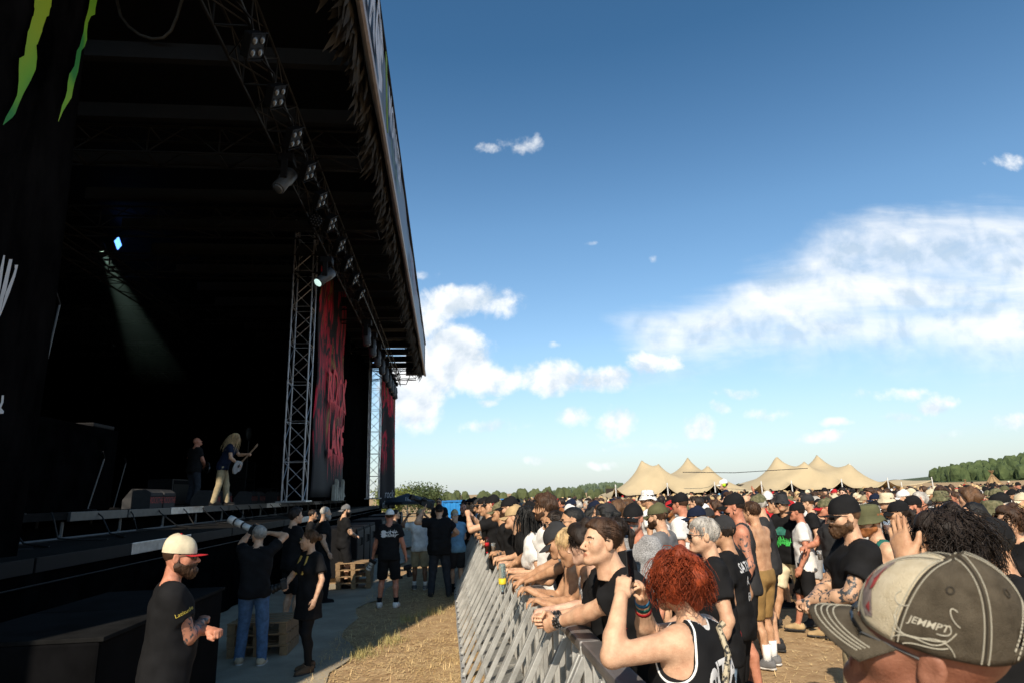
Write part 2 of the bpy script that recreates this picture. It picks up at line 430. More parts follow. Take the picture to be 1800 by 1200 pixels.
def rcut(a, b, ra, rb, cap=.0, ext=0.):          # tapered capsule cut flat at b (a sleeve or trouser leg)
    a = np.array(a, float); b = np.array(b, float); ba = b-a; L = np.linalg.norm(ba); u = ba/L; fn0, lo, hi = rc(a, b+u*.1, ra, rb+(rb-ra)*.1/L)
    def fn(X, Y, Z): return np.maximum(fn0(X, Y, Z), (X-b[0])*u[0]+(Y-b[1])*u[1]+(Z-b[2])*u[2])
    return fn, lo, hi
def el(c, r, R=None):
    c = np.array(c, float); r = np.array(r, float); M = None if R is None else np.array(R)
    def fn(X, Y, Z):
        x, y, z = X-c[0], Y-c[1], Z-c[2]
        if M is not None: x, y, z = (M[0][0]*x+M[1][0]*y+M[2][0]*z, M[0][1]*x+M[1][1]*y+M[2][1]*z, M[0][2]*x+M[1][2]*y+M[2][2]*z)
        k0 = np.sqrt((x/r[0])**2+(y/r[1])**2+(z/r[2])**2); k1 = np.sqrt((x/r[0]**2)**2+(y/r[1]**2)**2+(z/r[2]**2)**2)
        return k0*(k0-1)/np.maximum(k1, 1e-6)
    m = r.max() if R is not None else r
    return fn, c-m, c+m
def rotx(a): c, s = math.cos(a), math.sin(a); return np.array([[1, 0, 0], [0, c, -s], [0, s, c]])
def roty(a): c, s = math.cos(a), math.sin(a); return np.array([[c, 0, s], [0, 1, 0], [-s, 0, c]])
def rotz(a): c, s = math.cos(a), math.sin(a); return np.array([[c, -s, 0], [s, c, 0], [0, 0, 1]])
def unit(v): v = np.asarray(v, float); return v/(np.linalg.norm(v)+1e-12)
def vnormals(P, Q):
    N = np.zeros_like(P); a, b, c = P[Q[:, 0]], P[Q[:, 1]], P[Q[:, 2]]; n = np.cross(b-a, c-a)
    for i in range(Q.shape[1]): np.add.at(N, Q[:, i], n)
    return N/(np.linalg.norm(N, axis=1, keepdims=True)+1e-12)
def relax(P, Q, n=1):
    for _ in range(n):
        S = np.zeros_like(P); C = np.zeros(len(P))
        for i in range(4):
            j = (i+1) % 4; np.add.at(S, Q[:, i], P[Q[:, j]]); np.add.at(C, Q[:, i], 1); np.add.at(S, Q[:, j], P[Q[:, i]]); np.add.at(C, Q[:, j], 1)
        P = P*.4+.6*S/np.maximum(C, 1)[:, None]
    return P

# ---- head, in a frame with its centre between the ears, facing +Y; material 0 skin 1 lips 2 eye white 3 iris 4 brow 5 shaved scalp
HEADS = {}
def head_mesh(var='m0', h=.0055):
    if (var, h) in HEADS: return HEADS[(var, h)]
    p = dict(w=1., jaw=1., nose=1., cheek=1., brow=1.)
    p.update({'m0': {}, 'm1': dict(w=1.04, jaw=1.12, nose=1.12, brow=1.25), 'm2': dict(w=.97, jaw=.96, nose=.95, cheek=1.05), 'f0': dict(w=.95, jaw=.8, nose=.82, brow=.6, cheek=1.1), 'lo': {}}[var])
    w = p['w']; j = p['jaw']; ns = p['nose']
    g = Grid((-.105, -.13, -.2), (.105, .14, .14), h)
    g.add(el((0, -.016, .032), (.076*w, .097, .087)), .0)
    g.add(el((0, .032, -.028), (.059*w, .056, .088)), .03)
    for s in (-1, 1):
        g.add(rc((s*.05*w*j, -.008, -.058), (s*.016*j, .066, -.102), .020, .017), .03)
        g.add(el((s*.040*w, .050, -.026), (.026, .026*p['cheek'], .028)), .025)
        g.add(rc((s*.036, .072, .020), (s*.012, .082, .016), .010*p['brow'], .010*p['brow']), .015)
        g.cut(el((s*.031, .098, -.002), (.0185, .022, .0135)), .012)
        g.add(el((s*.080*w, -.012, -.008), (.008, .021, .033), rotz(s*.32)), .006)
        g.cut(el((s*.089*w, -.006, -.004), (.007, .011, .018), rotz(s*.32)), .004)
    g.add(rc((0, .080, -.095), (0, .072, -.098), .020*j, .018), .02)
    g.add(rc((0, .086, .006), (0, .104+.010*ns, -.034), .0085, .0115*ns), .012)
    for s in (-1, 1): g.add(rc((s*.012*ns, .096, -.040), (s*.010*ns, .103, -.038), .0085, .008), .008)
    g.add(rc((-.019, .083, -.064), (.019, .083, -.064), .009, .009), .012); g.add(rc((-.008, .088, -.064), (.008, .088, -.064), .0075), .008)
    g.add(rc((-.015, .084, -.076), (.015, .084, -.076), .0095), .008)
    for s in (-1, 1): g.add(el((s*.0305, .0745, -.002), (.0135, .0135, .0118)), .002)
    g.add(rc((0, -.025, -.05), (0, -.05, -.185), .056*(.86 if var[0] == 'f' else 1), .056*(.86 if var[0] == 'f' else 1)), .035)
    P, Q = g.mesh(); P = relax(P, Q, 1) if h < .006 else P
    C = P[Q].mean(1); mi = np.zeros(len(Q), np.int32); x, y, z = np.abs(C[:, 0]), C[:, 1], C[:, 2]
    mi[(y > .080) & (x < .0235) & (z < -.059) & (z > -.0815) & (x/.0235*.006+np.abs(z+.070) < .0105)] = 1
    ks = max(1., h/.0062); eye = (y > .07) & (((x-.0305)/.0112)**2+((z+.002)/(.0040*ks))**2 < 1)
    mi[eye] = 2; mi[eye & ((x-.0305)**2+(z+.002)**2 < (.0062*ks)**2)] = 3
    mi[(y > .055) & (x > .012) & (x < .05) & (np.abs(z-.0235+.006*((x-.03)/.02)**2) < .0042*ks)] = 4
    HEADS[(var, h)] = (P, Q, mi); return P, Q, mi

# ---- hand, wrist at origin, fingers along +Y, palm facing -Z, thumb on +X
HANDS = {}
def hand_mesh(pose='relaxed', side=1, h=.0048):
    key = (pose, side, h)
    if key in HANDS: return HANDS[key]
    g = Grid((-.10, -.04, -.14), (.12, .22, .06), h)
    g.add(rc((0, -.03, 0), (0, .01, 0), .026, .025), .0)
    g.add(rc((.018, .015, -.003), (.024, .085, 0), .019, .016), .02); g.add(rc((-.018, .015, -.003), (-.024, .078, 0), .018, .015), .02); g.add(rc((0, .02, 0), (0, .086, .002), .018, .015), .02)
    curl = {'relaxed': (.28, .45, .35), 'flat': (.04, .06, .05), 'grip': (1.05, 1.05, .6), 'fist': (1.45, 1.55, 1.0), 'hang': (.75, .45, .3), 'hold': (.75, .8, .5)}[pose]
    for i, (x, y, L, r) in enumerate(((.030, .088, .072, .0092), (.0105, .093, .080, .0095), (-.0095, .090, .074, .0092), (-.028, .081, .060, .0082))):
        sp = (x*.9 if pose == 'flat' else x*.35); a = 0; p = A3(x, y, 0); d0 = unit((sp*2.2, 1, 0))
        for k, fr in enumerate((.45, .31, .24)):
            a += curl[k]*(1+.12*i if pose in ('relaxed', 'hang') else 1); d = d0*math.cos(a)+A3(0, 0, -1)*math.sin(a); q = p+d*L*fr*(1+.0)
            g.add(rc(p, q, r*(1-.10*k), r*(.92-.10*k)), .007 if k == 0 else .003); p = q
    tb = {'flat': ((.028, .02, -.006), (.058, .055, -.010), (.070, .085, -.012)), 'relaxed': ((.028, .02, -.008), (.050, .055, -.022), (.050, .083, -.034)), 'hang': ((.028, .02, -.008), (.048, .055, -.026), (.046, .085, -.038))}.get(pose, ((.028, .02, -.010), (.046, .05, -.034), (.026, .075, -.052)))
    g.add(rc((.012, .01, -.004), tb[0], .019, .017), .015); g.add(rc(tb[0], tb[1], .0145, .0115), .012); g.add(rc(tb[1], tb[2], .0112, .009), .004)
    P, Q = g.mesh(); P = P*A3(side, 1, 1)
    if side < 0: Q = Q[:, ::-1]
    HANDS[key] = (P, Q); return HANDS[key]

def ik(s, w, l1, l2, hint):
    s = np.array(s, float); w = np.array(w, float); d = w-s; L = np.linalg.norm(d); u = d/max(L, 1e-6); L = min(max(L, abs(l1-l2)+.02), (l1+l2)*.998)
    a = (l1*l1-l2*l2+L*L)/(2*L); hh = math.sqrt(max(l1*l1-a*a, 0)); hint = np.array(hint, float); pv = hint-u*(hint@u); pv = unit(pv)
    return s+u*a+pv*hh, s+u*L

SKIN = {}
def skin_set(tone):
    cols = {'fair': (.61, .37, .235), 'tan': (.50, .285, .165), 'shaded_red': (.27, .115, .07), 'olive': (.39, .215, .115), 'brown': (.20, .10, .055), 'red': (.52, .225, .14), 'pale': (.62, .39, .28)}  # the near cap man's tone has the shade on him painted in
    if tone not in SKIN:
        c = cols[tone]
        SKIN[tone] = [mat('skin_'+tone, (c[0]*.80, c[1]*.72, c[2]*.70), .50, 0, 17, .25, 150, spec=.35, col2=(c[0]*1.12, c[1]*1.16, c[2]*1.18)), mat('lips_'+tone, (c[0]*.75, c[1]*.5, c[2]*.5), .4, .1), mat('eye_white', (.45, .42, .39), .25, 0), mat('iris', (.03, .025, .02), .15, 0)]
    return SKIN[tone]
HAIRC = {'brown': (.045, .022, .011), 'dark': (.016, .010, .007), 'black': (.006, .006, .006), 'blond': (.46, .32, .16), 'grey': (.33, .31, .28), 'red': (.19, .030, .007), 'light_brown': (.085, .043, .02), 'ginger': (.22, .08, .025), 'white': (.55, .53, .50)}
def hair_mat(c): k = HAIRC[c]; return mat('hair_'+c, tuple(x*.6 for x in k), .56, 0, 22, .6, 160, spec=.35, col2=tuple(min(1, x*1.7) for x in k), stretch=(1, 1, .25))
CLOTH = {'black': (.013, .013, .014), 'charcoal': (.035, .035, .037), 'grey': (.16, .16, .165), 'light_grey': (.34, .34, .34), 'white': (.74, .73, .71), 'navy': (.012, .018, .04), 'olive': (.10, .10, .05), 'khaki': (.38, .31, .19), 'tan': (.42, .30, .16),
         'mustard': (.27, .165, .06), 'denim': (.085, .15, .26), 'light_denim': (.22, .32, .43), 'blue': (.04, .20, .40), 'sky': (.18, .36, .52), 'red': (.42, .02, .025), 'maroon': (.10, .02, .03), 'green': (.03, .10, .05), 'teal': (.02, .11, .09), 'beige': (.52, .43, .30), 'orange': (.55, .13, .03), 'camo': (.10, .105, .06), 'cream': (.62, .54, .38), 'brown': (.12, .075, .045), 'purple': (.10, .03, .14), 'dark_denim': (.028, .034, .045), 'speckled': (.22, .22, .23)}
def cloth(c, kind=''):
    b = CLOTH[c]
    if c == 'camo': return mat('cloth_camo', (.045, .055, .025), .85, 0, 26, .4, 300, spec=.2, col2=(.21, .19, .11))
    if c == 'speckled': return mat('cloth_speckled', (.06, .06, .062), .85, 0, 130, .4, 300, spec=.2, col2=(.50, .50, .51))
    if 'denim' in c: return mat('cloth_'+c, tuple(x*.7 for x in b), .85, 0, 14, .4, 420, spec=.2, col2=tuple(x*1.35 for x in b))
    return mat('cloth_'+c, b, .85, .25, 7, .30, 420, spec=.10 if max(b) < .1 else .2, sheen=.0)

# ---- hats, hair, glasses, built in the head frame
def hairline(Y): return np.interp(Y, [-.12, -.060, -.040, -.012, .012, .035, .065, .1], [-.095, -.085, -.030, -.010, .000, .040, .066, .085])
HAIRM = {}
def hair_mesh(style, h=.0065):
    if (style, h) in HAIRM: return HAIRM[(style, h)]
    g = Grid((-.2, -.24, -.52), (.2, .16, .2), h) if style in ('long', 'curly_long') else Grid((-.15, -.19, -.2), (.15, .16, .2), h)
    t = {'short': .010, 'crop': .003, 'long': .014, 'bun': .010, 'pony': .010, 'messy': .024, 'under': .006, 'bob': .018, 'fringe': .012, 'curly_long': .030, 'curly': .022}[style]
    g.add(el((0, -.018, .034), (.077+t, .098+t, .088+t)), 0)
    if style == 'messy': g.add(el((0, .02, .10), (.06, .07, .035)), .03)
    if style == 'under': g.add(el((0, -.01, .075), (.07, .105, .058)), .01)
    hl = (.0, .0) if style not in ('fringe', 'bob') else (-.035, 0)
    g.clip(lambda X, Y, Z: (hairline(Y)-Z+(hl[0]*(Y > .03)))*.8+0*X)
    if style == 'bun':
        g.add(el((0, -.135, .035), (.045, .042, .045)), .012)
    if style == 'pony':
        g.add(rc((0, -.11, .03), (0, -.15, -.02), .028, .03), .02); g.add(rc((0, -.15, -.02), (0, -.13, -.16), .03, .012), .01)
    if style in ('long', 'curly_long'):
        e = .012 if style == 'curly_long' else 0
        for s in (-1, 1):
            g.add(rc((s*.068, -.02, .01), (s*.085, -.045, -.20), .030+e, .030+e), .03); g.add(rc((s*.085, -.045, -.2), (s*.075, -.06, -.36), .03+e, .016+e), .02)
        g.add(rc((0, -.075, 0), (0, -.10, -.22), .055+e, .05+e), .03); g.add(rc((-.03, -.095, -.2), (-.03, -.105, -.42), .045+e, .02), .02); g.add(rc((.03, -.095, -.2), (.03, -.105, -.40), .045+e, .02), .02)
    if style == 'curly':
        for q in (-1, 1): g.add(rc((q*.072, -.03, .03), (q*.074, -.035, -.06), .034, .028), .04)
        g.add(rc((0, -.09, .03), (0, -.09, -.08), .05, .04), .04)
    if style == 'bob':
        for s in (-1, 1): g.add(rc((s*.070, -.01, .02), (s*.074, .0, -.09), .026, .022), .03)
        g.add(rc((0, -.075, .0), (0, -.075, -.11), .05, .04), .03)
    P, Q = g.mesh(); N = vnormals(P, Q)
    amp = {'crop': .0006, 'under': .003, 'messy': .008, 'curly': .012, 'curly_long': .012, 'long': .006}.get(style, .005)
    fr = 55 if style in ('curly', 'curly_long', 'messy') else 130
    St = P*A3(1, 1, .25) if style not in ('curly', 'curly_long', 'messy') else P
    P = P+N*(amp*vnoise(St, 5, fr, 9))[:, None]
    if style not in ('crop', 'curly'):     # combed locks radiating from the whorl
        dv = P-A3(0, -.05, .0); dr = dv[:, :2]/(np.linalg.norm(dv[:, :2], axis=1, keepdims=True)+.02); lock = vnoise(np.concatenate([dr, dv[:, 2:]*2.2], 1), 8, 30, 10)
        P = P+N*(np.abs(lock)*amp*-.9)[:, None]
    HAIRM[(style, h)] = (P, Q); return P, Q
def strands(n, roots, length, r0, style, seed, seg=9):
    """hair locks as thin three-sided tubes; roots on the scalp ellipsoid"""
    rg = np.random.default_rng(seed); mb = []; V = []; Fs = []; b = 0
    for i in range(n):
        for _t in range(30):
            th, ph = roots(rg); zz_ = .034+.090*math.cos(th); yy_ = -.018+.1*math.sin(th)*math.cos(ph)
            if zz_ > hairline(yy_)+.004 or style != 'comb': break
        d = A3(math.sin(th)*math.sin(ph), math.sin(th)*math.cos(ph), math.cos(th))
        p = A3(0, -.018, .034)+d*A3(.080, .100, .090); L = length*rg.uniform(.6, 1.2); st = L/seg
        hor = unit(A3(d[0], d[1], 0)); vel = unit(d*.75+A3(*rg.normal(size=3))*.5); ax1 = unit(np.cross(d, rg.normal(size=3))); ax2 = np.cross(d, ax1); phs = rg.uniform(0, 6.28); fr = rg.uniform(1.0, 2.0)
        pts = []
        for k in range(seg+1):
            pts.append(p.copy())
            if style == 'curl':
                vel = unit(vel*.70+A3(0, 0, -.42)+hor*.05+A3(*rg.normal(size=3))*.12); w = .015*min(1, k/2)
                p = p+vel*st; pts[-1] = pts[-1]+w*(ax1*math.cos(phs+fr*k)+ax2*math.sin(phs+fr*k))
            elif style == 'comb':
                q = (p-A3(0, -.018, .034))/A3(.080, .100, .090); nn_ = unit(q/A3(.080, .100, .090)); fl = A3(0, -1, -.25) if seed % 2 else (A3(d[0]*.8, d[1]*.6, -.8)+A3(0, .25, 0)); fl = fl+A3(*rg.normal(size=3))*.16; tv_ = fl-nn_*(fl@nn_); vel = unit(unit(tv_)+nn_*(.42 if k == 0 else .10)); p = p+vel*st
            else:
                vel = unit(vel*.55+A3(0, 0, -.55)+hor*.06); p = p+vel*st
                q = (p-A3(0, -.018, .034))/A3(.086, .106, .096); L2 = np.linalg.norm(q)
                if L2 < 1: p = A3(0, -.018, .034)+q/L2*A3(.086, .106, .096)
                pts[-1] = pts[-1]+.004*A3(math.sin(phs+k*.9), math.cos(phs*2+k), 0)*(style == 'wave')*2
        pts = np.array(pts); m = len(pts)
        T = np.gradient(pts, axis=0); T /= np.linalg.norm(T, axis=1, keepdims=True)+1e-9
        e1 = np.cross(T, A3(.3, .2, 1)); e1 /= np.linalg.norm(e1, axis=1, keepdims=True)+1e-9; e2 = np.cross(T, e1)
        rad = r0*rg.uniform(.6, 1.3)*np.linspace(1, .35, m)[:, None]
        ring = [pts+rad*(e1*math.cos(a)+e2*math.sin(a)) for a in (0, 2.094, 4.188)]
        V.append(np.stack(ring, 1).reshape(-1, 3))
        for k in range(m-1):
            for c in range(3): Fs.append((b+k*3+c, b+k*3+(c+1) % 3, b+(k+1)*3+(c+1) % 3, b+(k+1)*3+c))
        b += m*3
    return np.concatenate(V), np.array(Fs)
CAPM = {}
def cap_mesh(kind='ball', nseg=48):
    """returns dict part -> (P, Q or face list)"""
    if kind in CAPM: return CAPM[kind]
    out = {}
    if kind in ('ball', 'snap'):
        hc = .105 if kind == 'ball' else .118; mb = MB()
        rows = 12
        def ptc(i, k):
            t = i/rows; a = 2*PI*k/nseg; ph = t*PI/2
            sq = .80 if kind == 'snap' else .92
            r = math.cos(ph)**sq; z = math.sin(ph)**(.86 if kind == 'snap' else .95)
            seam = 1-.012*math.exp(-((a*6/(2*PI)+.5) % 1-.5)**2/.0015)*(1-t)
            fx = 1+.04*max(0, math.cos(a))*z if kind == 'snap' else 1
            return (.0875*r*math.sin(a)*seam, -.012+.107*r*math.cos(a)*seam*fx+.0*z, .028-.010*math.cos(a)+z*hc)
        V = [ptc(i, k) for i in range(rows) for k in range(nseg)]+[(0, -.012, .028+hc)]
        Fs = [(i*nseg+(k+1) % nseg, i*nseg+k, (i+1)*nseg+k, (i+1)*nseg+(k+1) % nseg) for i in range(rows-1) for k in range(nseg)]
        Fs += [((rows-1)*nseg+(k+1) % nseg, (rows-1)*nseg+k, len(V)-1) for k in range(nseg)]
        out['crown'] = (V, Fs)
        mb = MB(); W_ = 1.02
        def br(u, v):
            a = (u-.5)*2*W_; r0x, r0y = .0865, .105
            x0 = r0x*math.sin(a); y0 = -.012+r0y*math.cos(a)
            ln = .072*math.cos(a*1.15)**.55 if abs(a) < 1.3 else 0
            ln = max(ln, .004)
            cv = .030 if kind == 'ball' else .008
            x = x0*(1+.06*v); y = y0+ln*v; z = .024-.008*math.cos(a)-.004-.020*v*(1 if kind == 'ball' else .25)-cv*(x/.0865)**2*(.35+.65*v)
            return (x, y, z)
        mb.sheet(br, 28, 6, .0035); out['brim'] = (mb.v, mb.f)
        mb = MB(); mb.lathe([(.0001, .006), (.006, .005), (.009, .001), (.009, -.003)], 10, (0, -.012, .028+hc)); out['button'] = (mb.v, mb.f)
    else:   # bucket hat
        mb = MB(); n = 32; prof = [(.118, .012), (.112, .020), (.100, .034), (.0885, .048), (.0875, .052), (.084, .100), (.078, .122), (.066, .132), (.03, .136), (.001, .136)]
        V = []; r_ = np.random.default_rng(3)
        for (r, z) in prof:
            for k in range(n):
                a = 2*PI*k/n; wv = (.010*math.sin(3*a+1)+.006*math.sin(5*a))*(1 if r > .095 else .15)
                V.append((r*.94*math.sin(a), -.012+r*1.14*math.cos(a), z-.012+wv-(.012*(r > .1))))
        m = len(prof); Fs = [(i*n+(k+1) % n, i*n+k, (i+1)*n+k, (i+1)*n+(k+1) % n) for i in range(m-1) for k in range(n)]
        V2 = [(x, y, z-.004) for x, y, z in V[:4*n]]; b = len(V); V += V2
        Fs += [(b+i*n+k, b+i*n+(k+1) % n, b+(i+1)*n+(k+1) % n, b+(i+1)*n+k) for i in range(3) for k in range(n)]+[(k, (k+1) % n, b+(k+1) % n, b+k) for k in range(n)]
        out['crown'] = (V, Fs)
    CAPM[kind] = out; return out
def glasses_mesh():
    mb = MB(); fr = MB()
    for s in (-1, 1):
        mb.sheet(lambda u, v, s=s: (s*(.0085+.052*u-.004*math.sin(v*PI)*0), .106-.018*u*u-.004*abs(v-.5), .012-.036*v*(1-.18*u)-.004*u*(1-v)), 6, 4, .002)
        fr.bar((s*.059, .088, .006), (s*.080, -.012, .004), .0022, 5); fr.bar((s*.08, -.012, .004), (s*.078, -.026, -.012), .002, 5)
        fr.tube([(s*.0085, .107, .012), (s*.035, .102, .013), (s*.0605, .088, .008)], .0022, 5)
    fr.bar((-.0085, .107, .008), (.0085, .107, .008), .0022, 5)
    return mb, fr
GL = None

def xform(P, R, o): return np.asarray(P, float)@np.asarray(R).T+np.asarray(o)

# ---- a whole person ------------------------------------------------------------------
def person(pos, face, H=1.78, sex='m', bulk=1., lean=0., twist=0., head=(0, 0, 0), arms=None, legs=None, tone='fair', hv=None, hair=None, hairc='brown',
           hat=None, hatc='black', hat_rot=0., hat_tilt=0., glasses=False, beard=None, beardc=None, top='tee', topc='black', bottom='shorts', bottomc='black', shoes='black', socks=None,
           hands=('relaxed', 'relaxed'), palm=(None, None), vox=.014, belly=0., label=None, group=None, legs_on=True, tattoo=None, name='person', loose=1., sleeve=.58, hair_strands=None, brimc=None, hem=None, brow=True, out=None, skirt=None, neckcut=True, trim=None, headh=None):
    s = H/1.78; fem = sex == 'f'; hires = vox <= .0113; lod = (.0055, .0068, .0068) if hires else ((.0090, .0115, .0098) if vox <= .0146 else (.0122, .0150, .0128)); v_in = vox; vox *= 1.15 if hires else (1.45 if vox <= .0146 else 1.6)
    root = empty(name, pos, face, label, 'person', group)
    Rw = rotz(face); pos = np.array(pos, float)
    def loc(w): return Rw.T@(np.array(w, float)-pos)
    pel = A3(0, 0, .95)*s; hw = (.102 if fem else .095)*s; sw = (.146 if fem else .168)*s
    RT = rotz(twist)@rotx(-lean)
    def T(x, y, z):
        q = A3(x, y, z)*s; return pel+RT@(q-pel) if z >= .95 else q
    hipj = [A3(-hw, 0, .91*s), A3(hw, 0, .91*s)]
    legs = legs or ((-.11, -.02, .08), (.11, .03, .08))
    kn = []; an = []
    for i in (0, 1):
        L = legs[i]; a = A3(*L[:3])*A3(s, s, s) if len(L) >= 3 else A3(L[0]*s, L[1]*s, .08*s)
        k, a = ik(hipj[i], a, .422*s, .418*s, (L[3] if len(L) > 3 else (L[0]*.3, 1, 0))); kn.append(k); an.append(a)
    sh = [T(-sw/s, -.012, 1.425), T(sw/s, -.012, 1.425)]; nb = T(0, -.018, 1.49); hc = T(0, .0, 1.49)+rotz(twist)@rotx(-lean*.45)@A3(0, .035, .165)*s
    Rh = rotz(twist+head[0])@rotx(head[1])@roty(head[2])
    Hs = s*.5+.5        # heads vary less than bodies
    arms = arms or ('down', 'down'); elb = []; wri = []
    for i in (0, 1):
        a = arms[i]; sg = -1 if i == 0 else 1; hint = (sg*.35, -1, -.15)
        if a == 'down': t = sh[i]+RT@A3(sg*.085, .07, -.52)*s
        elif a == 'crossed': t = T(-sg*.10, .205 if i else .245, 1.17+.03*i); hint = (sg*1, -.1, -.9)
        elif a == 'belly': t = T(sg*.02, .25, 1.10); hint = (sg*1, -.4, -.4)
        elif a == 'pocket': t = T(sg*.235, .03, .93); hint = (sg*.6, -1, 0)
        elif a == 'chest': t = T(sg*.03, .26, 1.28); hint = (sg*.9, -.1, -1)
        elif a == 'up': t = sh[i]+A3(sg*.10, .12, .50)*s; hint = (sg*1, .2, -.2)
        elif isinstance(a, tuple) and a[0] == 'l': t = A3(*a[1])*s; hint = a[2] if len(a) > 2 else hint
        elif isinstance(a, tuple) and a[0] == 'w': t = loc(a[1]); hint = Rw.T@np.array(a[2], float) if len(a) > 2 else hint
        e, w = ik(sh[i], t, .298*s, .262*s, hint); elb.append(e); wri.append(w)
    b = bulk; PR = []                    # body primitives (prim, blend)
    R_ = lambda *q: q
    ce = lambda z, y=0.: T(0, y, z)
    ax = RT@A3(1, 0, 0)
    def bar_(z, y, half, r): c = ce(z, y); return rc(c-ax*half*s, c+ax*half*s, r*s)
    tb = b**.8
    torso = [(bar_(.945, -.01, .065*tb*(1.1 if fem else 1), .112*tb), .05), (bar_(1.07, .0, .055*tb*(.9 if fem else 1), (.098 if fem else .108)*tb), .06), (bar_(1.20, .005, .075*tb*(.9 if fem else 1), .108*tb*(.92 if fem else 1)), .06), (bar_(1.33, .0, .095*(.9 if fem else 1), .108*(.95 if fem else 1)*(.5+.5*tb)), .06), (bar_(1.425, -.018, sw/s-.03, .058*(.5+.5*tb)), .05)]
    if belly: torso.append((el(ce(1.06, .06+belly*.4), (.13*s*tb, .09*s+belly*s*.6, .15*s)), .06))
    if fem:
        for q in (-1, 1): torso.append((el(T(q*.075, .095, 1.285), (.066*s, .062*s, .066*s)), .03))
    trap = [(rc(nb+A3(0, 0, -.02), T(-sw/s*.72, -.02, 1.452), .045*s, .036*s), .03), (rc(nb+A3(0, 0, -.02), T(sw/s*.72, -.02, 1.452), .045*s, .036*s), .03)]
    neckp = [(rc(nb+A3(0, 0, -.03)*s, hc+Rh@A3(0, -.03, -.05)*Hs, .058*s*(.84 if fem else 1.), .054*s*(.84 if fem else 1.)), .03)]
    am = .87 if fem else 1.; armp = []
    for i in (0, 1):
        armp.append([(rc(sh[i], elb[i], .054*s*b*am, .041*s*b*am), .04), (el(sh[i]*.98+elb[i]*.02, (.054*s*b*am,)*3), .04), (rc(elb[i], elb[i]*.7+wri[i]*.3, .040*s*b*am, .043*s*b*am), .02), (rc(elb[i]*.7+wri[i]*.3, wri[i], .042*s*b*am, .0265*s*(.5+.5*b)), .02)])
    legp = []; lk = .82 if bottom == 'jeans' else 1.
    for i in (0, 1):
        mid = kn[i]*.65+an[i]*.35; bk = unit(np.cross(an[i]-kn[i], A3(1, 0, 0)))*.018*s
        if bk[1] > 0: bk = -bk
        legp.append([(rc(hipj[i], kn[i], .088*s*b*lk*(1.05 if fem else 1), .056*s*lk*(.6+.4*b)), .05), (rc(kn[i], mid+bk, .054*s*lk*(.6+.4*b), .055*s*lk*(.6+.4*b)), .03), (rc(mid+bk, an[i], .053*s*lk*(.6+.4*b), .036*s), .03), (rc(an[i], an[i]+A3(0, .09, -.045)*s, .036*s, .028*s), .02)])
    body = list(neckp)+torso+trap+[q for p in armp for q in p]
    if legs_on: body += [q for p in legp for q in p]
    los = np.min([p[0][1] for p in body], 0); his = np.max([p[0][2] for p in body], 0)
    g = Grid(los-.05, his+.05, vox)
    for (p, k) in body: g.add(p, k*s)
    P, Q = g.mesh()
    mi = np.zeros(len(Q), np.int32)
    Vs = [P]; Qs = [Q]; Ms = [mi]; nb_ = len(P)
    hv = hv or ('f0' if fem else 'm0'); hp, hq, hm = head_mesh(hv, headh or lod[0])
    hm = hm.copy()
    if not brow: hm[hm == 4] = 0
    hP = xform(hp*Hs, Rh, hc); Vs.append(hP); Qs.append(hq+nb_); Ms.append(hm); nb_ += len(hp)
    Hframes = []
    for i in (0, 1):
        d = unit(wri[i]-elb[i]); sg = -1 if i == 0 else 1
        pn = palm[i] if palm[i] is not None else (A3(-sg, 0, 0) if abs(d[2]) > .6 else A3(0, 0, -1))
        pn = np.array(pn, float)
        if isinstance(palm[i], tuple) and len(palm[i]) == 4: pn = Rw.T@A3(*palm[i][:3])
        dd = d
        zz = -unit(pn-dd*(pn@dd)); xx = np.cross(dd, zz); Rm = np.stack([xx, dd, zz], 1)
        # thumb lies on +x of the hand; pick the mirrored hand whose thumb points forward or inward
        fwd = A3(0, 1, 0) if abs(d[2]) > .6 else A3(-sg, 0, .3)
        side = 1 if sg < 0 else -1
        hp2, hq2 = hand_mesh(hands[i], side, lod[1]); hs = s*(.88 if fem else .98)
        Vs.append(xform(hp2*hs, Rm, wri[i])); Qs.append(hq2+nb_); Ms.append(np.zeros(len(hq2), np.int32)); nb_ += len(hp2)
        Hframes.append((wri[i], Rm))
    P = np.concatenate(Vs); Q = np.concatenate(Qs); mi = np.concatenate(Ms)
    mats = skin_set(tone)+[hair_mat(hairc)]
    if tattoo is not None:
        C = P[Q].mean(1); mats = mats+[mat('tattooed_skin_'+tone, tuple(x*.8 for x in CLOTHSKIN(tone)), .5, .15, 14, .1, 120, spots=((.045, .05, .055), 26, .52))]
        for i in tattoo:
            a_, b_ = sh[i]*.35+elb[i]*.65, wri[i]; ba = b_-a_; 
            mid_ = elb[i]
            def dseg(p, q): t = np.clip(((C-p)@(q-p))/((q-p)@(q-p)), 0, 1); return np.linalg.norm(C-p-t[:, None]*(q-p), axis=1)
            near = np.minimum(dseg(sh[i], elb[i]), dseg(elb[i], wri[i])) < .058*s
            mi[near & (mi == 0)] = 5
    bo = link('body', npmesh('body', P, Q, True, mi), mats, root)
    res = dict(root=root, body=(P, Q), hc=hc, Rh=Rh, hands=Hframes, sh=sh, elb=elb, wri=wri, s=s, Rw=Rw, pos=pos, an=an, T=T, Hs=Hs, face=face)
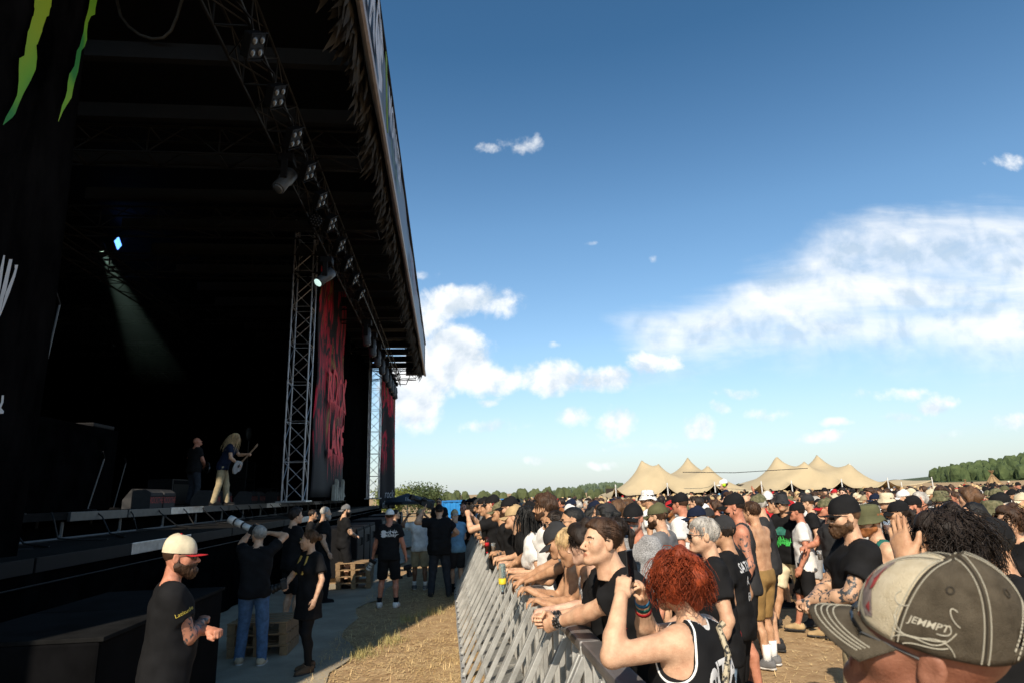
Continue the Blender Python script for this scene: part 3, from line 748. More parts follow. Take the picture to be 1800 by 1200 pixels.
    # ---------------- clothing
    def garment(name, prims, cuts, color, wr=.005, fr=26, seed=1, clipfn=None, v=None):
        los = np.min([p[0][1] for p in prims], 0); his = np.max([p[0][2] for p in prims], 0); g = Grid(los-.06, his+.06, v or vox)
        for (p, k) in prims: g.add(p, k*s)
        if clipfn: g.clip(clipfn)
        for c in cuts: g.cut(c, .008)
        P, Q = g.mesh()
        if not len(P): return None
        N = vnormals(P, Q); sd = (int(abs(pos[0])*31+abs(pos[1])*57)+seed) % 997
        w = vnoise(P*A3(1, 1, .55), sd, fr, 6); w2 = vnoise(P*A3(.7, .7, 1.2), sd+5, fr*2.1, 6)
        P = P+N*(wr*(1-np.abs(w))*1.0+wr*.45*w2)[:, None]
        mi_ = None; ms_ = [color if not isinstance(color, str) else cloth(color)]
        if trim and cuts:
            dd = np.min([c[0](P[:, 0], P[:, 1], P[:, 2]) for c in cuts], 0); ms_ = [trim_mat(topc, trim)]
        go_ = link(name, npmesh(name, P, Q, True, mi_), ms_, root)
        if trim and cuts: go_.data.attributes.new('edge', 'FLOAT', 'POINT').data.foreach_set('value', dd.astype(np.float32))
        res[name] = (P, Q); return P, Q
    inf = .013*s*loose
    def grow(pr, e):
        fn, lo, hi = pr; return (lambda X, Y, Z: fn(X, Y, Z)-e), lo-e, hi+e
    neckc = rc(nb+RT@A3(0, .005, -.015)*s, nb+RT@A3(0, .03, .10)*s, .066*s*(.9 if fem else 1), .075*s)
    hemz = hem if hem is not None else (.84 if top in ('tee', 'jersey') else .86)
    hn = RT@A3(0, 0, 1) if hemz > .95 else A3(0, 0, 1); ho = ce(hemz)
    def hemclip(X, Y, Z): return -((X-ho[0])*hn[0]+(Y-ho[1])*hn[1]+(Z-ho[2])*hn[2])
    if top in ('tee', 'tank', 'vest', 'hoodie'):
        pr = [(grow(p, inf*(1.0+.35*(n < 2))), k) for n, (p, k) in enumerate(torso)]
        c = ce(hemz+.02, -.005); pr.append((rc(c-A3(.062, 0, 0)*s*tb, c+A3(.062, 0, 0)*s*tb, (.118*tb+.008*loose)*s), .06))
        cuts = []
        if top in ('tee', 'hoodie'):
            pr += [(grow(p, inf*.9), k) for p, k in trap]
            sl = sleeve
            for i in (0, 1):
                pr.append((el(sh[i]*.98+elb[i]*.02, (.063*s*b*am,)*3), .04))
                if sl <= 1: e = sh[i]*(1-sl)+elb[i]*sl; pr.append((rcut(sh[i], e, (.063)*s*b*am, (.066+.008*loose)*s*b*am), .035))
                else:
                    pr.append((rc(sh[i], elb[i], .066*s*b*am, .058*s*b*am), .035)); pr.append((rcut(elb[i], elb[i]*.1+wri[i]*.9, .058*s*b*am, .044*s*b*am), .02))
            cuts = [neckc] if neckcut else []
        else:
            pr += [(grow(p, inf*.8), k) for p, k in trap]
            for i in (0, 1):
                o_ = sh[i]; d_ = unit(ax*(1 if i else -1)); cuts.append(rc(o_+RT@A3(0, 0, -.055)*s+d_*.035*s, o_+RT@A3(0, 0, .12)*s+d_*.02*s, .080*s, .085*s))
            cuts.append(rc(nb+RT@A3(0, .02, -.035)*s, nb+RT@A3(0, .03, .12)*s, .082*s, .09*s))
        garment({'tee': 't_shirt', 'tank': 'tank_top', 'vest': 'vest', 'hoodie': 'hoodie'}[top], pr, cuts, topc, .0085*loose, 24, 3, hemclip)
    if top == 'dress':
        pr = [(grow(p, inf), k) for p, k in torso]+[(grow(p, inf*.9), k) for p, k in trap]
        c = ce(1.0); pr.append((rc(ce(1.02)-ax*.05*s, ce(.60)-ax*.06*s, .115*s, .155*s), .05)); pr.append((rc(ce(1.02)+ax*.05*s, ce(.60)+ax*.06*s, .115*s, .155*s), .05))
        for i in (0, 1): e = sh[i]*.3+elb[i]*.7; pr.append((rcut(sh[i], e, .068*s, .082*s), .035))
        ho = ce(.66); garment('dress', pr, [neckc], topc, .008, 22, 3, hemclip)
    if bottom and legs_on:
        bi = .020*s if bottom == 'shorts' else .012*s
        pr = [(grow(torso[0][0], .006*s), .05)]; c = ce(.99); pr.append((rc(c-ax*.055*s*tb, c+ax*.055*s*tb, .108*s*tb), .05))
        for i in (0, 1):
            if bottom in ('shorts', 'skinny_shorts'):
                e = hipj[i]*.02+kn[i]*.98; pr.append((rcut(hipj[i], e, .105*s*b, (.092 if bottom == 'shorts' else .07)*s*(.6+.4*b)), .03))
            elif bottom == 'leggings':
                for p, k in legp[i][:3]: pr.append((grow(p, .005*s), k))
            else:
                pr.append((rc(hipj[i]-A3(0, 0, .03)*s, kn[i], .096*s*b, .075*s*(.6+.4*b)), .04)); pr.append((rcut(kn[i], an[i]+unit(an[i]-kn[i])*.03*s, .074*s*(.6+.4*b), .062*s), .02))
        garment({'shorts': 'shorts', 'skinny_shorts': 'shorts', 'leggings': 'leggings'}.get(bottom, 'trousers'), pr, [], bottomc, .006 if bottom != 'leggings' else .001, 22, 9, lambda X, Y, Z: Z-(.97 if top == 'tee' else 1.03)*s+0*X+0*Y)
    if legs_on and shoes:
        for i in (0, 1):
            ft = unit(A3((legs[i][0])*.8, 1, 0)*A3(1, 1, 0)); a = an[i].copy(); fx = rotz(math.atan2(-ft[0], ft[1]))
            shoe_obj(a, fx, s, shoes, socks, root)
    # ---------------- hair, beard, hat, glasses
    def put(name, P, Q, m, sm=True): return link(name, npmesh(name, xform(np.asarray(P)*Hs, Rh, hc), Q, sm), m, root)
    if hair and hair != 'bald':
        sty = hair
        hp3, hq3 = hair_mesh(sty, lod[2]); hp3 = hp3.copy(); hq3 = hq3
        if hat:     # the hat presses the hair down
            top_ = hp3[:, 2] > .05; hp3[top_] = (hp3[top_]-A3(0, -.018, .034))*A3(.9, .9, .88)+A3(0, -.018, .034)
        ho_ = put('hair', hp3, hq3, hair_mat(hairc)); res['hair'] = ho_
    if not hair_strands and not hat and v_in <= .0135 and hair in ('short', 'under', 'messy', 'pony', 'bun', 'bob'):
        hair_strands = (520, .05 if hair != 'messy' else .07, .0017, 'comb', lambda r: (math.acos(1-r.uniform(0, 1.5)), r.uniform(0, 2*PI)))
        comb_seed = 1 if hair in ('under', 'pony', 'bun') else 2
    else: comb_seed = None
    if hair_strands:
        n, Lh, r0, st, rf = hair_strands
        Vv, Ff = strands(n, rf, Lh, r0, st, comb_seed or int(abs(pos[0])*100)+3, 4 if st == 'comb' else 8); so = put('hair_locks', Vv, Ff, hair_mat(hairc))
    if beard:
        g = Grid((-.10, -.04, -.19), (.10, .14, .03), .006 if hires else .009); e = {'stubble': .0016, 'short': .006, 'full': .013, 'long': .017}[beard]
        g.add(el((0, .032, -.028), (.059+e, .056+e, .088+e)), 0)
        for q in (-1, 1):
            g.add(rc((q*.052, -.008, -.058), (q*.016, .066, -.102), .020+e, .018+e), .03); g.add(rc((q*.060, -.004, -.01), (q*.052, -.008, -.058), .012+e*.6, .020+e), .02); g.add(el((q*.040, .050, -.040), (.026+e, .027+e, .028)), .02); g.add(rc((q*.022, .080, -.056), (q*.004, .088, -.053), .009+e*.5, .009+e*.6), .015)
        g.add(rc((0, .078, -.095), (0, .07, -.10-(.06 if beard == 'long' else .02 if beard == 'full' else 0)), .021+e, .018+e), .02)
        g.clip(lambda X, Y, Z: (Z-np.interp(Y, [-.03, .004, .012, .045, .075, .1, .13], [-.005, -.005, -.035, -.052, -.050, -.046, -.046]))*.8+0*X); g.clip(lambda X, Y, Z: (-.022-Y)+0*X+0*Z)
        g.cut(el((0, .105, -.070), (.020, .03, .0075)), .004)
        bp_, bq_ = g.mesh(); bp_ = bp_+vnormals(bp_, bq_)*((.0008+e*.10)*vnoise(bp_*A3(1, 1, .5), 3, 420, 14))[:, None]
        put('beard', bp_, bq_, hair_mat(beardc or hairc))
    if hat:
        parts = cap_mesh(hat); Rt = rotz(hat_rot)@rotx(hat_tilt)
        for pn, (V, Fs) in parts.items():
            mc = cloth(brimc) if (brimc and pn in ('brim', 'button')) else (cloth(hatc) if isinstance(hatc, str) else hatc)
            V = xform((np.array(V)-A3(0, -.012, .04))*1.03, Rt, A3(0, -.012, .04)); put({'crown': 'cap' if hat != 'bucket' else 'bucket_hat', 'brim': 'cap_brim', 'button': 'cap_button'}[pn], V, Fs, mc)
    if glasses:
        l_, f_ = glasses_mesh(); lo_ = put('sunglasses', f_.v, f_.f, mat('glasses_frame', (.01, .01, .01), .3, 0), False)
        put('sunglass_lens', l_.v, l_.f, mat('dark_lens', (.008, .008, .010), .08, 0, spec=.8), True)
    if out is not None: out.update(res)
    return res
def trim_mat(c, tr):
    m = bpy.data.materials.new('piped_cloth'); m.use_nodes = True; g = NT(m.node_tree); b = m.node_tree.nodes['Principled BSDF']; a = g.n('ShaderNodeAttribute', attribute_name='edge').outputs['Fac']
    k = g.m('MULTIPLY', g.m('GREATER_THAN', a, .004), g.m('LESS_THAN', a, .0125)); m.node_tree.links.new(g.mix(k, CLOTH[c], CLOTH[tr]), b.inputs['Base Color']); b.inputs['Roughness'].default_value = .85; b.inputs['Specular IOR Level'].default_value = .1
    return m
def CLOTHSKIN(t): return {'shaded_red': (.27, .115, .07), 'fair': (.61, .37, .235), 'tan': (.50, .285, .165), 'olive': (.40, .215, .125), 'brown': (.20, .10, .055), 'red': (.52, .225, .14), 'pale': (.62, .39, .28)}[t]
SHOE = {}
def shoe_obj(a, fx, s, color, socks, root):
    if 'u' not in SHOE:
        g = Grid((-.08, -.13, -.11), (.08, .24, .09), .014)
        g.add(rc((0, -.045, -.035), (0, .02, -.03), .046, .048), 0); g.add(rc((0, .02, -.04), (.004, .155, -.055), .050, .040), .04); g.add(rc((0, -.03, -.02), (0, -.02, .015), .05, .052), .03)
        g.clip(lambda X, Y, Z: np.maximum(Z-.022, -.068-Z)+0*X+0*Y); g.cut(rc((0, -.02, .01), (0, -.02, .06), .042), .005)
        SHOE['u'] = g.mesh()
        g = Grid((-.08, -.13, -.11), (.08, .24, .0), .014); g.add(rc((0, -.05, -.075), (.004, .16, -.075), .050, .046), 0)
        g.add(rc((0, .03, -.075), (0, .12, -.075), .056), .01); g.clip(lambda X, Y, Z: np.maximum(Z+.058, -.082-Z)+0*X+0*Y); SHOE['s'] = g.mesh()
    P, Q = SHOE['u']; o = link('shoe', npmesh('shoe', xform(P*s, fx, a), Q), cloth(color), root)
    P, Q = SHOE['s']; link('shoe_sole', npmesh('shoe_sole', xform(P*s, fx, a), Q), mat('sole_'+('white' if color in ('white', 'grey', 'beige', 'red') else 'black'), (.55, .53, .5) if color in ('white', 'grey', 'beige', 'red') else (.03, .03, .03), .7), o)
    if socks:
        mb = MB(); mb.tube([a+A3(0, 0, -.03)*s, a+A3(0, -.005, .05)*s, a+A3(0, -.01, socks[1])*s], [.046*s, .044*s, .05*s], 12); mb.build('sock', cloth(socks[0]), root, True)
# ================================================================== the setting
def ground_material():
    m = bpy.data.materials.new('dry_dirt'); m.use_nodes = True; t = m.node_tree; g = NT(t); b = t.nodes['Principled BSDF']
    P = g.n('ShaderNodeTexCoord').outputs['Object']
    n1 = g.noise(P, .55, 5, .6); n2 = g.noise(P, 5, 6, .65); n3 = g.noise(g.vm('MULTIPLY', P, (1, 1, 1)), 60, 4, .7)
    st = g.noise(g.vm('MULTIPLY', P, (14, 70, 1)), 1.0, 3, .6, 1.5)
    c = g.ramp(n2, [(.25, (.22, .135, .07)), (.5, (.42, .28, .15)), (.75, (.55, .41, .24))])
    c = g.mix(g.m('MULTIPLY', g.ramp(n1, [(.40, 0.), (.62, 1.)]), .35), c, (.30, .20, .105))
    c = g.mix(g.m('MULTIPLY', g.ramp(st, [(.56, 0.), (.66, 1.)]), .55), c, (.56, .45, .28))
    c = g.mix(g.m('MULTIPLY', g.ramp(n3, [(.30, 1.), (.44, 0.)]), .45), c, (.14, .09, .05))
    t.links.new(c, b.inputs['Base Color']); b.inputs['Roughness'].default_value = .95; b.inputs['Specular IOR Level'].default_value = .1
    bp = g.n('ShaderNodeBump'); bp.inputs['Strength'].default_value = .9; bp.inputs['Distance'].default_value = .03
    t.links.new(g.m('ADD', n2, g.m('MULTIPLY', n3, .35)), bp.inputs['Height']); t.links.new(bp.outputs[0], b.inputs['Normal'])
    return m
def gz(y): return float(np.interp(y, [18, 45, 56], [0, -.324, 0]))      # the field dips gently, then rises to the tents
mb = MB()
xs = [-4000, -300, -60]+list(np.arange(-14, 30.1, .5))+[60, 300, 4000]; ys = [-60, -10]+list(np.arange(0, 34, .5))+[45, 56, 140, 400, 6000]
nx, ny = len(xs), len(ys); VV = []
for a in xs:
    for q in ys:
        near = -13 < a < 29 and 1 < q < 33
        VV.append((a, q, gz(q)+(.012*math.sin(a*2.1+q)+.012*math.sin(q*1.7-a*.8)+.008*math.sin(a*5+q*4) - .012 if near and not (-9 < a < -1.6) else -.012)))
mb.add(VV, [(i*ny+j, (i+1)*ny+j, (i+1)*ny+j+1, i*ny+j+1) for i in range(nx-1) for j in range(ny-1)])
mb.build('ground', ground_material(), None, True, kind='structure')

# frame of the stage and barrier: x=0 is the crowd rail, y runs along it
ST_A = math.atan(.11)
MS = Matrix.Translation((.82, 0, 0)) @ Matrix.Rotation(ST_A, 4, 'Z')
MSi = MS.inverted()
def S(x, y, z=0.): return np.array(MS @ Vector((x, y, z)))
def Sl(p): return np.array(MSi @ Vector(p))

# paved service strip between stage and trampled grass
def pave_mat():
    m = bpy.data.materials.new('service_strip'); m.use_nodes = True; t = m.node_tree; g = NT(t); b = t.nodes['Principled BSDF']
    P = g.n('ShaderNodeTexCoord').outputs['Object']; n = g.noise(P, 1.6, 6, .62); f = g.noise(P, 45, 4, .7)
    c = g.ramp(n, [(.3, (.24, .205, .15)), (.55, (.34, .295, .215)), (.75, (.42, .36, .26))])
    c = g.mix(g.m('MULTIPLY', g.ramp(f, [(.3, 1.), (.45, 0.)]), .4), c, (.12, .11, .09))
    t.links.new(c, b.inputs['Base Color']); b.inputs['Roughness'].default_value = .85
    bp = g.n('ShaderNodeBump'); bp.inputs['Strength'].default_value = .35; bp.inputs['Distance'].default_value = .02; t.links.new(g.m('ADD', n, f), bp.inputs['Height']); t.links.new(bp.outputs[0], b.inputs['Normal'])
    return m
mb = MB(); r_ = random.Random(4); n = 90; V = []
for i in range(n+1):
    y = -4+i*.5; V.append((-7.0, y, .006)); V.append((-2.28+.18*math.sin(y*.9)+.10*math.sin(y*2.7+1)+r_.uniform(-.03, .03)+max(0, (8-y))*.05, y, .006))
mb.add(V, [(2*i, 2*i+1, 2*i+3, 2*i+2) for i in range(n)])
mb.build('service_path', pave_mat(), mtx=MS, kind='structure')

# straw and dry grass: too much to count
def grass(name, n, region, mcol, hmin, hmax, seed, flat=.5):
    r = np.random.default_rng(seed); V = []; b = 0
    P = region(r, n); n = len(P); a = r.uniform(0, 2*PI, n); L = r.uniform(hmin, hmax, n); lay = r.uniform(0, 1, n) < flat
    d = np.stack([np.cos(a), np.sin(a)], 1); pr = np.stack([-np.sin(a), np.cos(a)], 1)*r.uniform(.003, .006, n)[:, None]
    run = np.where(lay, .97, r.uniform(.2, .6, n)); rise = np.where(lay, r.uniform(.02, .16, n), .85)
    A = np.zeros((n, 4, 3)); A[:, 0, :2] = P-pr; A[:, 1, :2] = P+pr; tip = P+d*(L*run)[:, None]
    A[:, 2, :2] = tip+pr*.25; A[:, 3, :2] = tip-pr*.25; A[:, :2, 2] = .0; A[:, 2:, 2] = (L*rise)[:, None]+.006
    return link(name, npmesh(name, A.reshape(-1, 3), np.arange(4*n).reshape(-1, 4), False), mcol, kind='stuff')
def reg_pit(r, n):
    y = 5+11*r.uniform(0, 1, n)**1.3; x = r.uniform(-2.5, .3, n); k = vnoise(np.stack([x*1.3, y*1.1, 0*x], 1), 5, 1.7) + vnoise(np.stack([x, y, 0*x], 1), 9, 5)*.6
    keep = k > r.uniform(-1.6, 1.2, n); q = np.stack([x, y, 0*x], 1)[keep]
    w = q@np.array(MS.to_3x3()).T+np.array(MS.translation); return w[:, :2]
def reg_right(r, n):
    y = r.uniform(5.5, 13, n); x = r.uniform(1.6, 6.5, n); k = vnoise(np.stack([x, y, 0*x], 1), 15, 2.2); return np.stack([x, y], 1)[k > r.uniform(-1.5, 1.2, n)]
g1 = grass('trampled_straw', 52000, reg_pit, mat('straw', (.50, .34, .15), .8, 0, 3, col2=(.74, .57, .30)), .03, .09, 3, .97)
tag(g1, 'trampled yellow straw strewn beside the crowd barrier', 'straw')
g2 = grass('scattered_straw', 9000, reg_right, MATS['straw'], .03, .08, 5, .95)
tag(g2, 'thin straw scattered on the bare earth among the standing crowd', 'straw')
def reg_tuft(r, n):
    c = np.array([on_z(718, 1090)[:2], on_z(690, 1128)[:2], on_z(760, 1078)[:2], on_z(640, 1150)[:2]]); i = r.integers(0, 4, n); return c[i]+r.normal(size=(n, 2))*np.array([.10, .16])
g3 = grass('dry_grass_tuft', 900, reg_tuft, mat('dry_grass', (.30, .25, .09), .8, 0, 3, col2=(.40, .36, .16)), .05, .13, 7, .35)
tag(g3, 'small dry green grass tufts at the edge of the service path', 'grass')

# ---------------------------------------------------------------- distance: hills, woods, trees, container
def hill(name, px0, px1, prof, Y, depth, col, seed):
    mb = MB(); n = 60; m = 8; V = []
    for i in range(n+1):
        px = px0+(px1-px0)*i/n; top = np.interp(px, [p[0] for p in prof], [p[1] for p in prof]); p = at(px, top, Y+depth); zt = p[2]; p = p*Y/(Y+depth)
        for j in range(m+1):
            f = j/m; w = math.sin(f*PI/2)
            V.append((p[0]*(1+depth*f/Y), Y+depth*f, -2+(zt+2)*w+(vnoise(np.array([[px*.02, f*3, 0]]), seed, 3)[0]*.02*zt if 0 < j < m else 0)))
    for i in range(n+1):
        V.append((V[i*(m+1)+m][0]*1.5, Y+depth*6, -5))
    base = (n+1)*(m+1); F_ = [(i*(m+1)+j, (i+1)*(m+1)+j, (i+1)*(m+1)+j+1, i*(m+1)+j+1) for i in range(n) for j in range(m)]
    F_ += [(i*(m+1)+m, (i+1)*(m+1)+m, base+i+1, base+i) for i in range(n)]
    mb.add(V, F_); mb.build(name, col, None, True, kind='structure'); return V, n, m
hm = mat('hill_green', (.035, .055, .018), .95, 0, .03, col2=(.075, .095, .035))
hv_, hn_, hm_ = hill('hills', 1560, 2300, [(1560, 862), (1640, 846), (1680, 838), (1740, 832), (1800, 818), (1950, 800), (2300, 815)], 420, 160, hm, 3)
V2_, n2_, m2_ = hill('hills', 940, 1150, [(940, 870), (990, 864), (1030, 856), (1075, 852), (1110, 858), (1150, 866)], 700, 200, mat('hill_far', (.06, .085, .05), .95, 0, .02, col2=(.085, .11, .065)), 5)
def crown_base(seed, subdiv=2):
    bm = bmesh.new(); bmesh.ops.create_icosphere(bm, subdivisions=subdiv, radius=1); P = np.array([v.co for v in bm.verts]); F_ = np.array([[v.index for v in f.verts] for f in bm.faces]); bm.free()
    k = 1+.22*vnoise(P, seed, 4)+.12*vnoise(P, seed+1, 9); return P*k[:, None], F_
def wood(name, spots, h, mcol, label, seed, sub=1, conif=.35):
    r = np.random.default_rng(seed); Vs = []; Fs = []; b = 0; bases = [crown_base(seed+i, sub) for i in range(7)]
    for (x, y, z) in spots:
        P, F_ = bases[r.integers(7)]; s = h*r.uniform(.35, 1.0)**1.2*1.5; con = r.uniform() < conif
        Q = P*np.array([s*.33, s*.33, s*.55]) if not con else P*np.array([s*.22, s*.22, s*.7])*(1-.35*np.clip(P[:, 2:], -1, 1))
        a = r.uniform(0, 6.28); Q = Q@rotz(a).T; Vs.append(Q+np.array([x, y, z+s*.35])); Fs.append(F_+b); b += len(P)
    o = link(name, npmesh(name, np.concatenate(Vs), np.concatenate(Fs), False), mcol, kind='stuff'); tag(o, label, 'woods'); return o
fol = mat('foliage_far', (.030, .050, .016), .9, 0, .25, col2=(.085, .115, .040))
r = np.random.default_rng(8); sp = []
for k in range(1500):
    i = r.uniform(0, hn_); j = r.uniform(0, 1)**.75*hm_; i0 = min(int(i), hn_-1); j0 = min(int(j), hm_-1); p = np.array(hv_[i0*(hm_+1)+j0])*(1-(i-i0))+np.array(hv_[(i0+1)*(hm_+1)+j0])*(i-i0)
    q = np.array(hv_[i0*(hm_+1)+j0+1]); p = p*(1-(j-j0))+q*(j-j0)
    if p[2] > .5: sp.append(p)
wood('hillside_forest', sp, 9., fol, 'dark green woods covering the hill behind the far crowd', 21, 2)
sp = [(V2_[i*(m2_+1)+j][0]+r.uniform(-5, 5), V2_[i*(m2_+1)+j][1], V2_[i*(m2_+1)+j][2]) for i in range(n2_) for j in range(3, m2_+1)]
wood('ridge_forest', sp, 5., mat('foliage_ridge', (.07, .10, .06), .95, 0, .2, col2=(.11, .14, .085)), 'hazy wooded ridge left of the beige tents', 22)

r = np.random.default_rng(18); sp = [(x+r.uniform(-2, 2), 150+r.uniform(0, 14), -.3) for x in np.arange(-26, 60, .55)]
wood('field_hedge', sp, 2.6, mat('foliage_hedge', (.045, .060, .022), .95, 0, .3, col2=(.095, .11, .045)), 'low green hedge along the field edge left of the tents', 23, 2, 0.)
def leaf_tree(name, base, height, spread, seed, mcol, label, trunk_h=.3, n=5200, group='trees beyond the far end of the stage'):
    r = np.random.default_rng(seed); root = empty(name, base, 0, label, 'tree', group); mb = MB()
    mb.tube([(0, 0, -.1), (.05, .02, height*trunk_h*.6), (0, .05, height*.55)], [height*.035, height*.028, height*.012], 7); tips = []
    for k in range(9):
        a = r.uniform(0, 6.28); z0 = height*r.uniform(trunk_h*.7, .5); t = np.array([math.cos(a)*spread*r.uniform(.4, .8), math.sin(a)*spread*r.uniform(.4, .8), height*r.uniform(.45, .85)])
        mb.tube([(0, 0, z0), tuple(t*.5+np.array([0, 0, z0*.5+.1])), tuple(t)], [height*.012, height*.008, height*.003], 5); tips.append(t)
    mb.build('trunk', mat('bark', (.07, .05, .035), .9, .3, 6, .5, 20), root, True)
    cl = [np.array([r.normal()*spread*.45, r.normal()*spread*.45, height*r.uniform(trunk_h+.1, .92)]) for _ in range(26)]+tips
    C = np.array(cl); k = r.integers(0, len(C), n); rad = spread*.30
    P = C[k]+r.normal(size=(n, 3))*rad*np.array([.62, .62, .5]); sz = r.uniform(.5, 1.2, n)*height*.05
    e1 = r.normal(size=(n, 3)); e1 /= np.linalg.norm(e1, axis=1, keepdims=True); e2 = np.cross(e1, r.normal(size=(n, 3))); e2 /= np.linalg.norm(e2, axis=1, keepdims=True)
    Q = np.stack([P-e1*sz[:, None], P+e2*sz[:, None]*.6, P+e1*sz[:, None], P-e2*sz[:, None]*.6], 1).reshape(-1, 3)
    link('crown', npmesh('crown', Q, np.arange(4*n).reshape(-1, 4), False), mcol, root); return root
lf1 = mat('leaves_dark', (.035, .055, .018), .75, 0, .6, col2=(.085, .115, .038)); lf2 = mat('leaves_light', (.11, .15, .03), .75, 0, .6, col2=(.20, .22, .055))
p = at(735, 884, 78); leaf_tree('tree', (p[0], 78, 0), at(735, 857, 78)[2]*1.0, 3.4, 31, lf1, 'dark round tree behind the black parasol', .2)
p = at(762, 886, 84); leaf_tree('tree', (p[0], 84, 0), at(757, 868, 84)[2], 1.8, 32, lf1, 'lower dark tree right of the round one, before the blue container', .2, 3000)
p = at(690, 884, 66); leaf_tree('tree', (p[0], 66, 0), at(690, 855, 66)[2], 2.0, 33, lf2, 'yellow green tree beside the edge of the far banner', .15, 4000)

def container():
    a = at(778, 893, 58); root = empty('shipping_container', (a[0], 58, 0), RAD(-3), 'bright blue corrugated container behind the barrier crowd', 'container')
    L, Hh, D = 6.0, at(790, 879, 58)[2], 2.4; mb = MB(); n = 48
    for (y, s) in ((0, 1), (D, -1)):
        V = []
        for i in range(n+1):
            k = i % 4; dy = (0, 0, .05, .05)[k]; V += [(i*L/n, y+dy*s, .15), (i*L/n, y+dy*s, Hh-.1)]
        mb.add(V, [(2*i, 2*i+2, 2*i+3, 2*i+1) for i in range(n)])
    mb.box((L/2, D/2, Hh-.08), (L, D, .06)); mb.box((0, D/2, Hh/2), (.06, D, Hh-.3)); mb.box((L, D/2, Hh/2), (.06, D, Hh-.3))
    mb.build('wall', mat('container_blue', (.015, .20, .52), .5, .15, 2), root)
    f = MB()
    for x in (0, L):
        for y in (0, D): f.box((x, y, Hh/2), (.14, .14, Hh))
    for z in (.08, Hh-.06):
        for y in (-.005, D+.005): f.box((L/2, y, z), (L, .12, .14))
    f.build('frame', mat('container_frame', (.01, .15, .42), .5, .15, 2), root)
container()

# ---------------------------------------------------------------- stretch tents
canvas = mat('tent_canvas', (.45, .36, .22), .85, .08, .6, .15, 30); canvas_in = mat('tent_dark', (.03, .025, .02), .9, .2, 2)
pole_m = mat('pole_white', (.62, .62, .60), .5, .1, 8)
def stretch_tent(label, Y, pxl, pxr, peaks, poles, zc=1.55, depth=11, tail=None, seed=1):
    xl, xr = at(pxl, 862, Y)[0], at(pxr, 858, Y)[0]; root = empty('stretch_tent', ((xl+xr)/2, Y, 0), 0, label, 'tent', 'beige stretch tents'); cx = (xl+xr)/2
    PK = []
    for (px, py, dy) in peaks: p = at(px, py, Y+dy); PK.append((p[0]-cx, dy, p[2]))
    PO = []
    for px, top in poles: p = at(px, top, Y); PO.append((p[0]-cx, p[2]))
    nu, nv = 130, 44; W2 = (xr-xl)/2
    def z_(x, y):
        e = min((x+W2)/1.0, (W2-x)/1.0); ex = (W2-abs(x))/W2
        b = 1.35+1.35*max(0, min(1, ex*1.7))**.8*math.sin(PI*min(1, max(0, (y+.0)/depth))*.5+.35)
        t = sum(max(0, h-2.45)*math.exp(-math.hypot(x-a, y-c)/1.35) for a, c, h in PK)
        return b+t
    def edge(x):   # scalloped front edge: lifted at the poles
        return sum(max(0, h-zc)*max(0, 1-abs(x-a)/1.05)**1.6 for a, h in PO)
    def fn(u, v):
        x = -W2+2*W2*u; y = depth*v; zf = zc+edge(x)+.1*math.sin(x*1.3)*.4
        k = min(1, v*6.5); k = k*k*(3-2*k); z = zf*(1-k)+z_(x, y)*k
        if tail: z += 0
        z *= 1 if abs(x) < W2*.96 else 1-.25*(abs(x)/W2-.96)/.04
        return (x, y+.35*math.sin(PI*u)*0, z)
    mb = MB(); mb.sheet(fn, nu, nv, .02); mb.build('canopy', canvas, root, True)
    w = MB(); w.sheet(lambda u, v: (-W2*.93+2*W2*.93*u, depth*.62+.12*math.sin(u*60), 2.2*v), 60, 2); w.build('dark_backing', canvas_in, root, True)  # dark sheet added so the tent interior looks shaded; the shade is its colour
    w = MB()
    for i in range(int(W2*2/1.6)):                        # furniture and dark skirts seen under the eave
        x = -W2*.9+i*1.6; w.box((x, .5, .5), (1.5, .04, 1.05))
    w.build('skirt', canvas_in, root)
    for a, h in PO:
        m = MB(); m.bar((a, -.03, 0), (a, -.03, h+.22), .055, 8); m.build('pole', pole_m, root)
        m = MB(); m.bar((a, -.03, h), (a+.2, -2.4, .05), .012, 4); m.build('guy_rope', mat('rope', (.08, .07, .06), .8), root)
    for a, c, h in PK:
        m = MB(); m.bar((a, c, .0), (a, c, h-.12), .06, 8); m.build('centre_pole', pole_m, root)
    return root
stretch_tent('left beige stretch tent with four pointed peaks', 58, 1074, 1346, [(1128, 811, 3.2), (1158, 821, 2.0), (1209, 808, 5.5), (1244, 816, 2.2)], [(1082, 855), (1173, 852), (1256, 850), (1338, 849)])
stretch_tent('right beige stretch tent with the longest canopy and tallest peaks', 60, 1322, 1590, [(1365, 805, 4.6), (1414, 812, 2.2), (1437, 804, 5.2), (1493, 811, 2.4)], [(1391, 848), (1479, 845), (1560, 843)], seed=2)
def awning():
    Y = 60; a = at(1585, 852, Y); b = at(1640, 843, Y); root = empty('tent_awning', ((a[0]), Y, 0), 0, 'low beige awning stretched out right of the long tent', 'awning'); mb = MB(); w = b[0]-a[0]
    mb.sheet(lambda u, v: (w*u, 4*v, a[2]-.15*math.sin(u*PI)+(b[2]-a[2])*u+.5*v*math.sin(u*PI)), 20, 8, .02); mb.build('canopy', canvas, root, True)
    for x, px in ((0, 1587), (w*.97, 1638)):
        m = MB(); m.bar((x, .0, 0), (x, .0, (a[2] if x == 0 else b[2])+.3), .045, 8); m.build('pole', pole_m, root)
awning()
